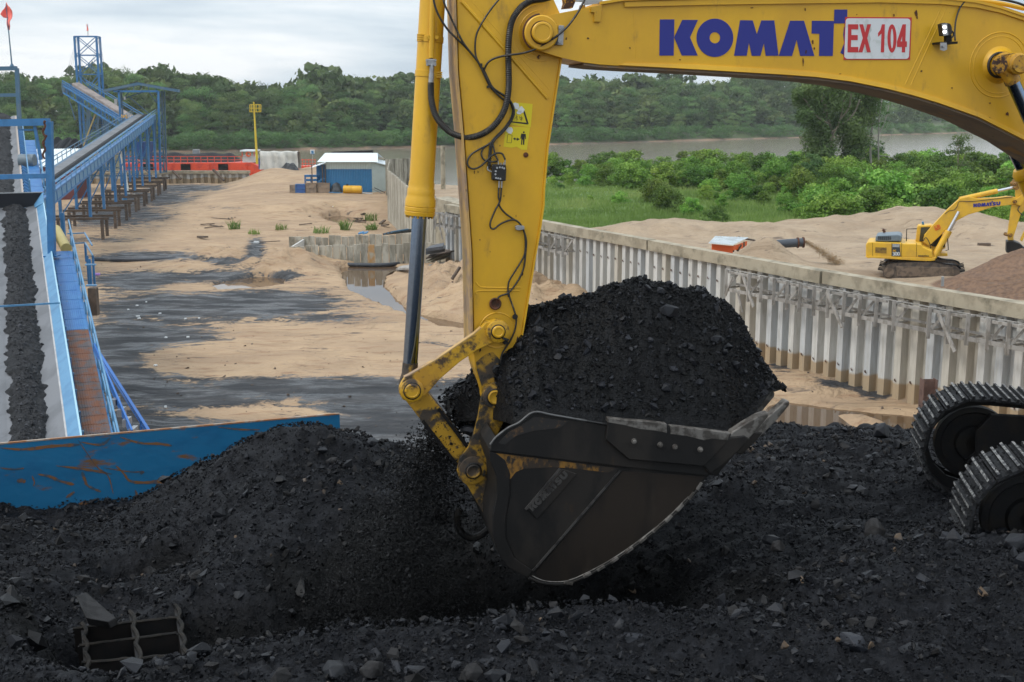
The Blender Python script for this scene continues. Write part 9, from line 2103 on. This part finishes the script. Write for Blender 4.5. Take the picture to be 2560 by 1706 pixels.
# ================================================================ SMALL EXCAVATOR ON THE SAND
XY_ = 77.0
DV = np.array([.325, .946, 0.0])
def Z5(x, y, dy=0.0, c=0.0):
 """crop coordinates (traced outline) on the vertical plane of the machine, dy deeper"""
 q = onY(2100 + x / 5.115, 440 + y / 5.115, XY_); return q + DV * dy
sx_ = thing('excavator', 'small yellow excavator working on the sand behind the long wall', 'excavator', Z5(1040, 1275))
def pl(nm, pts, dy, th, m, parent=sx_, bevel=.03, **k):
 mb = MB(); mb.prism([Z5(x, y, dy) for x, y in pts], DV * th); return mb.build(nm, m, parent, bevel=bevel, **k)
ey = M['exyellow']
for dy in (-1.45, 1.0):
 tk = pl('track', [(552, 1180), (580, 1115), (640, 1085), (900, 1070), (1200, 1068), (1330, 1100), (1470, 1115), (1515, 1150), (1530, 1210), (1480, 1265), (1380, 1285), (640, 1280), (570, 1250)], dy, .6, M['dustytrack'], bevel=.02)
 pl('track_side', [(720, 1120), (1440, 1135), (1455, 1230), (1400, 1255), (740, 1250)], dy - .03, .05, mat('sandy_frame', (.17, .125, .09), .85, color2=(.10, .075, .055), vscale=3) if 'sandy_frame' not in MATS else MATS['sandy_frame'], tk)
 mb = MB(); c_ = Z5(635, 1198, dy - .05); mb.cyl(c_, c_ + np.array([0, .1, 0]), .32, seg=20); mb.build('idler', MATS['sandy_frame'], tk)
 path = [(552, 1190), (575, 1120), (640, 1085), (900, 1068), (1200, 1066), (1330, 1098), (1470, 1112), (1518, 1150), (1532, 1215)]
 pp_ = catmull([Z5(x, y, dy - .02) for x, y in path], 5)
 for k in range(0, len(pp_) - 1):
  mb = MB(); mb.beam(pp_[k] + Vector((0, 0, .02)), pp_[k] + (pp_[k + 1] - pp_[k]) * .8 + Vector((0, 0, .02)), .62, .05, up=(0, 0, 1)); v_ = mb; vs = [(a_ + .1, b_ + .31, c_) for a_, b_, c_ in mb.v]; mb.v = vs; mb.build('track_shoe', M['darksteel'], tk)
pl('carbody', [(850, 1060), (1200, 1060), (1200, 1150), (850, 1150)], -.9, 1.9, M['darksteel'])
body = pl('body', [(345, 850), (370, 820), (430, 818), (790, 830), (820, 838), (1040, 845), (1060, 880), (1100, 900), (1180, 930), (1185, 1010), (1150, 1020), (430, 1000), (345, 1000)], -1.4, 2.8, ey, bevel=.06)
pl('deck', [(335, 1000), (420, 990), (1160, 1018), (1225, 1010), (1215, 1050), (1140, 1062), (430, 1018), (370, 1022)], -1.45, 2.9, ey, bevel=.03)
pl('far_deck', [(1180, 985), (1370, 995), (1380, 1030), (1180, 1040)], .2, 1.2, ey)
pl('air_grille', [(465, 883), (605, 888), (603, 960), (463, 952)], -1.43, .05, mat('brown_grille', (.22, .13, .02), .7, color2=(.1, .06, .02), vscale=5), body, bevel=0)
for (x0_, x1__) in ((428, 432), (668, 672), (792, 796), (980, 984)): pl('door_seam', [(x0_, 830), (x1__, 830), (x1__, 1005), (x0_, 1005)], -1.412, .02, M['darksteel'], body, bevel=0)
pl('decal_panel', [(678, 838), (770, 842), (784, 1000), (670, 994)], -1.425, .02, mat('charcoal_decal', (.03, .04, .05), .5), body, bevel=0)
for k in range(3): pl('white_stripe', [(680, 846 + 13 * k), (768, 849 + 13 * k), (769, 855 + 13 * k), (679, 852 + 13 * k)], -1.44, .01, M['whiteplate'], body, bevel=0)
def text(s, x0_, y0_, h, w, m, dy, parent, nm, slant=0.0):
 SEG = {'P': [(0, 0, 0, 6), (0, 6, 3.2, 6), (3.2, 6, 3.2, 3), (3.2, 3, 0, 3)], 'C': [(3.4, 6, 0, 6), (0, 6, 0, 0), (0, 0, 3.4, 0)], '3': [(0, 6, 3.2, 6), (3.2, 6, 3.2, 0), (3.2, 0, 0, 0), (.8, 3, 3.2, 3)], '0': [(0, 0, 0, 6), (0, 6, 3.2, 6), (3.2, 6, 3.2, 0), (3.2, 0, 0, 0)], '6': [(3.2, 6, 0, 6), (0, 6, 0, 0), (0, 0, 3.2, 0), (3.2, 0, 3.2, 3), (3.2, 3, 0, 3)], '2': [(0, 6, 3.2, 6), (3.2, 6, 3.2, 3), (3.2, 3, 0, 3), (0, 3, 0, 0), (0, 0, 3.2, 0)]}
 cw = w / len(s); cs, sn = math.cos(slant), math.sin(slant)
 for i, ch in enumerate(s):
  mb = MB()
  for (a_, b_, c_, d_) in SEG[ch]:
   def T(u, v): X = i * cw + (u + .3) / 4.6 * cw; Yv = -v / 6 * h; return Z5(x0_ + X * cs - Yv * sn, y0_ + X * sn + Yv * cs, dy)
   mb.beam(T(a_, b_), T(c_, d_), cw / 5.115 / 39 * .30, .02, up=(0, 1, 0))
  mb.build(nm, m, parent)
text('PC', 686, 938, 20, 44, M['drum'], -1.45, body, 'model_letter')
text('300', 682, 983, 34, 92, M['whiteplate'], -1.45, body, 'model_digit')
def wf(x0_, y0_, W, H, sl, dy):
 def f(x, y):
  u = (x - 1130) / 2532 * W; v = (y - 552) / 350 * H; return Z5(x0_ + u - v * 0, y0_ + v + u * sl, dy)
 return f
word(wf(1002, 1000, 135, 16, .01, -1.45), np.array([0, -.01, 0]), M['blackprint'], body, 'small_letter')
hd = pl('engine_hood', [(460, 815), (465, 765), (480, 742), (740, 730), (780, 740), (795, 765), (790, 815)], -1.2, 2.2, M['hood'], bevel=.06)
for k in range(7):
 for j in range(3): pl('louvre', [(498 + k * 24, 750 + j * 16), (514 + k * 24, 750 + j * 16), (514 + k * 24, 762 + j * 16), (498 + k * 24, 762 + j * 16)], -1.22, .04, M['black'], hd, bevel=0)
mb = MB(); mb.tube([Z5(565, 730, .2), Z5(562, 705, .2), Z5(545, 692, .2)], .09, 7, 3); mb.build('exhaust', M['rust'], sx_)
cab_ = pl('cab', [(965, 835), (985, 660), (1000, 638), (1160, 632), (1300, 690), (1350, 860), (1350, 930), (1180, 1000), (1000, 860)], .1, 1.25, ey, bevel=.05)
pl('side_window', [(1015, 840), (1035, 660), (1150, 655), (1170, 700), (1060, 840)], .06, .05, M['glass'], cab_, bevel=0)
pl('door_window', [(1130, 870), (1200, 780), (1295, 720), (1345, 860), (1340, 915), (1190, 905)], .06, .05, M['glass'], cab_, bevel=0)
pl('beacon', [(1045, 632), (1045, 600), (1065, 592), (1078, 632)], .5, .3, M['shedblue'], cab_, bevel=.02)
mb = MB()
for pts in ([(850, 830), (855, 675), (985, 672)], [(1375, 790), (1385, 940), (1350, 950)]): mb.tube([Z5(x, y, -.3) for x, y in pts], .03, 6, 1)
mb.build('guard_rail', M['darksteel'], sx_)
bm_o = [(1060, 840), (1078, 750), (1200, 610), (1380, 420), (1490, 320), (1530, 285), (1640, 262), (1760, 285), (2000, 275), (2120, 258), (2200, 262), (2280, 290), (2300, 330), (2240, 350), (2190, 365), (1950, 395), (1750, 460), (1640, 490), (1480, 575), (1300, 740), (1160, 870), (1130, 885)]
sb = pl('boom', bm_o, -.35, .62, ey, bevel=.03)
word(wf(1702, 398, 345, 52, -.0, -.365), np.array([0, -.01, 0]), M['blueprint'], sb, 'letter') if False else None
def fw2(x, y): u = (x - 1130) / 2532; v = (y - 552) / 350; return Z5(1702 + u * 345, 398 + v * 46 - u * 30, -.362)
word(fw2, np.array([0, -.01, 0]), M['blueprint'], sb, 'letter')
text('620', 1222, 690, 52, 72, M['orangeprint'], -.37, sb, 'painted_digit', -.35)
def cyls(p0, p1, f, rb_, rr_, dy, nm):
 a_ = Z5(*p0, dy); b_ = Z5(*p1, dy); m_ = a_ + (b_ - a_) * f
 mb = MB(); mb.cyl(a_, m_, rb_, seg=14); mb.build(nm + '_barrel', ey, sx_, smooth=True); mb = MB(); mb.cyl(m_, b_, rr_, seg=12); mb.build(nm + '_rod', M['chrome2'], sx_, smooth=True)
M['chrome2'] = mat('bright_chrome_rod', (.6, .62, .64), .25, .8)
cyls((1200, 1030), (1515, 450), .58, .19, .10, -.5, 'lift'); cyls((1230, 1025), (1540, 455), .55, .19, .10, .42, 'lift'); cyls((1530, 300), (2300, 130), .62, .16, .09, -.05, 'stick_cylinder')
pl('stick', [(2240, 130), (2270, 60), (2310, 50), (2420, 90), (2400, 400), (2310, 480), (2215, 780), (2220, 820), (2145, 820), (2140, 740), (2190, 380), (2240, 300)], -.25, .45, ey, bevel=.03)
pl('stick_head', [(2215, 320), (2330, 230), (2370, 260), (2300, 380), (2240, 360)], -.42, .8, ey, bevel=.03)
for (x, y) in ((2262, 100), (2290, 70), (2260, 150), (2235, 325), (2180, 752)): mb = MB(); c_ = Z5(x, y, -.5); mb.cyl(c_, c_ + np.array([0, .9, 0]), .12, seg=12); mb.build('pin', M['rustyel'], sx_)
pl('bucket_link', [(2300, 820), (2380, 640), (2400, 650), (2330, 840)], -.1, .2, ey);
pl('bucket', [(2125, 830), (2210, 822), (2300, 860), (2340, 900), (2420, 960), (2420, 1015), (2250, 1005), (2180, 975), (2120, 970)], -.6, 1.3, M['bucket'], bevel=.03)
mb = MB(); mb.tube([Z5(2290, 380, -.4), Z5(2270, 430, -.4), (Z5(2310, 480, -.4)), Z5(2340, 500, -.4)], .03, 6, 4); mb.tube([Z5(1060, 830, -.4), Z5(1100, 780, -.5), Z5(1150, 860, -.5), Z5(1160, 940, -.4)], .03, 6, 4); mb.build('hose', M['hose'], sx_)
mb = MB(); mb.tube([Z5(x, y, -.37) for x, y in ((1340, 480), (1400, 440), (1460, 430), (1500, 380), (1530, 320), (1700, 322), (2200, 262))], .02, 5, 3); mb.build('pipe', M['hose'], sx_)
# ---- hut and discharge pipe
def Z3(x, y, Y): return onY(1700 + x / 2.736, 400 + y / 2.736, Y)
HY = 82.0
ht = thing('pump_hut', 'low orange hut with a silvery sheet roof behind the wall', 'hut', Z3(300, 620, HY))
mb = MB(); corr_roof(mb, Z3(192, 572, HY - .6), Z3(358, 584, HY - .6), Z3(470, 532, HY + 2.6), Z3(240, 522, HY + 2.6), 22, .03); mb.build('roof', mat('dull_silver_sheet', (.44, .49, .51), .5, color2=(.33, .36, .37), vscale=2), ht)
mb = MB(); a_ = Z3(218, 577, HY); b_ = Z3(362, 590, HY); mb.prism([a_, b_, (b_[0], HY, 2.0), (a_[0], HY, 2.0)], (0, .08, 0)); mb.build('front_wall', M['orange'], ht)
mb = MB(); b2 = Z3(455, 556, HY + 2.4); mb.prism([b_, b2, (b2[0], b2[1], b2[2] - .45), (b_[0], b_[1], b_[2] - .3)], (.05, 0, 0)); mb.build('side_wall', M['orange'], ht)
for (x, y, x2_, y2) in ((370, 585, 395, 625), (395, 625, 420, 580), (438, 560, 438, 632), (365, 590, 365, 630)): mb = MB(); mb.beam(Z3(x, y, HY + .8), Z3(x2_, y2, HY + .8), .1); mb.build('prop', M['timberdark'], ht)
mb = MB(); mb.beam(Z3(400, 530, HY + 2.8), Z3(515, 552, HY + 2.8), .5, .1); mb.build('roof_edge', M['timberdark'], ht)
dp = thing('discharge_pipe', 'thick dark discharge pipe pouring muddy water onto the sand', 'pipe', Z3(720, 590, HY + 1))
mb = MB(); mb.cyl(Z3(560, 583, HY + 1), Z3(845, 564, HY + 1), .30, seg=20); mb.build('pipe_body', mat('dark_grey_pipe', (.045, .055, .07), .5), dp, smooth=True)
for x in (800, 838): mb = MB(); mb.ringcyl([(0, .30), (0.0, .37), (.1, .37), (.1, .30)], Z3(x, 567 - (x - 800) * .06, HY + 1), (1, 0, .02), 20); mb.build('flange', M['rust'], dp)
rj = np.random.default_rng(6); P = []; JP = catmull([Z3(x, y, HY + 1 - .1 * i) for i, (x, y) in enumerate(((848, 558), (885, 574), (930, 600), (980, 632), (1020, 660), (1060, 690), (1092, 716)))], 12)
for k in range(3200):
 q = rj.random() ** .8; i = int(q * (len(JP) - 1)); P.append(np.array(JP[i]) + rj.normal(0, 1, 3) * [.06 + .16 * q, .12 + .25 * q, .06 + .09 * q])
scatter_rocks('muddy_water_jet', P, rj.uniform(.02, .06, 3200), mat('muddy_water', (.34, .23, .12), .2, color2=(.45, .36, .25), vscale=3), seed=3, base=TINY)
# puddle patches by the brown pile
sheet('puddle', [tuple(onZ(x, y, 2.42)[:2]) for x, y in ((2440, 730), (2470, 722), (2490, 735), (2470, 745))], 2.42, M['puddle']); sheet('puddle', [tuple(onZ(x, y, 2.42)[:2]) for x, y in ((2500, 738), (2560, 726), (2600, 735), (2560, 748))], 2.43, M['puddle'])
mb = MB(); mb.box(onZ(2460, 612, 2.6) , (.9, .4, .25)); tag(mb.build('driftwood', M['timberdark']), 'short dark log on the sand right of the small excavator', 'driftwood')
# ================================================================ AIR
HAZE = 0.00013
def haze():
 me = MB(); x0_, x1__, y0_, y1__, z0_, z1_ = -3600, 3600, -410, 1720, -7, 62
 me.add([(x0_, y0_, z0_), (x1__, y0_, z0_), (x1__, y1__, z0_), (x0_, y1__, z0_), (x0_, y0_, z1_), (x1__, y0_, z1_), (x1__, y1__, z1_), (x0_, y1__, z1_)], [(0, 3, 2, 1), (4, 5, 6, 7), (0, 1, 5, 4), (1, 2, 6, 5), (2, 3, 7, 6), (3, 0, 4, 7)])
 m = bpy.data.materials.new('haze'); m.use_nodes = True; t = m.node_tree; t.nodes.clear(); o_ = t.nodes.new('ShaderNodeOutputMaterial'); v = t.nodes.new('ShaderNodeVolumePrincipled')
 v.inputs['Color'].default_value = (.95, .975, 1.0, 1); v.inputs['Density'].default_value = HAZE; v.inputs['Anisotropy'].default_value = .2; t.links.new(v.outputs[0], o_.inputs['Volume'])
 o = me.build('haze', m); o['kind'] = 'stuff'
haze()
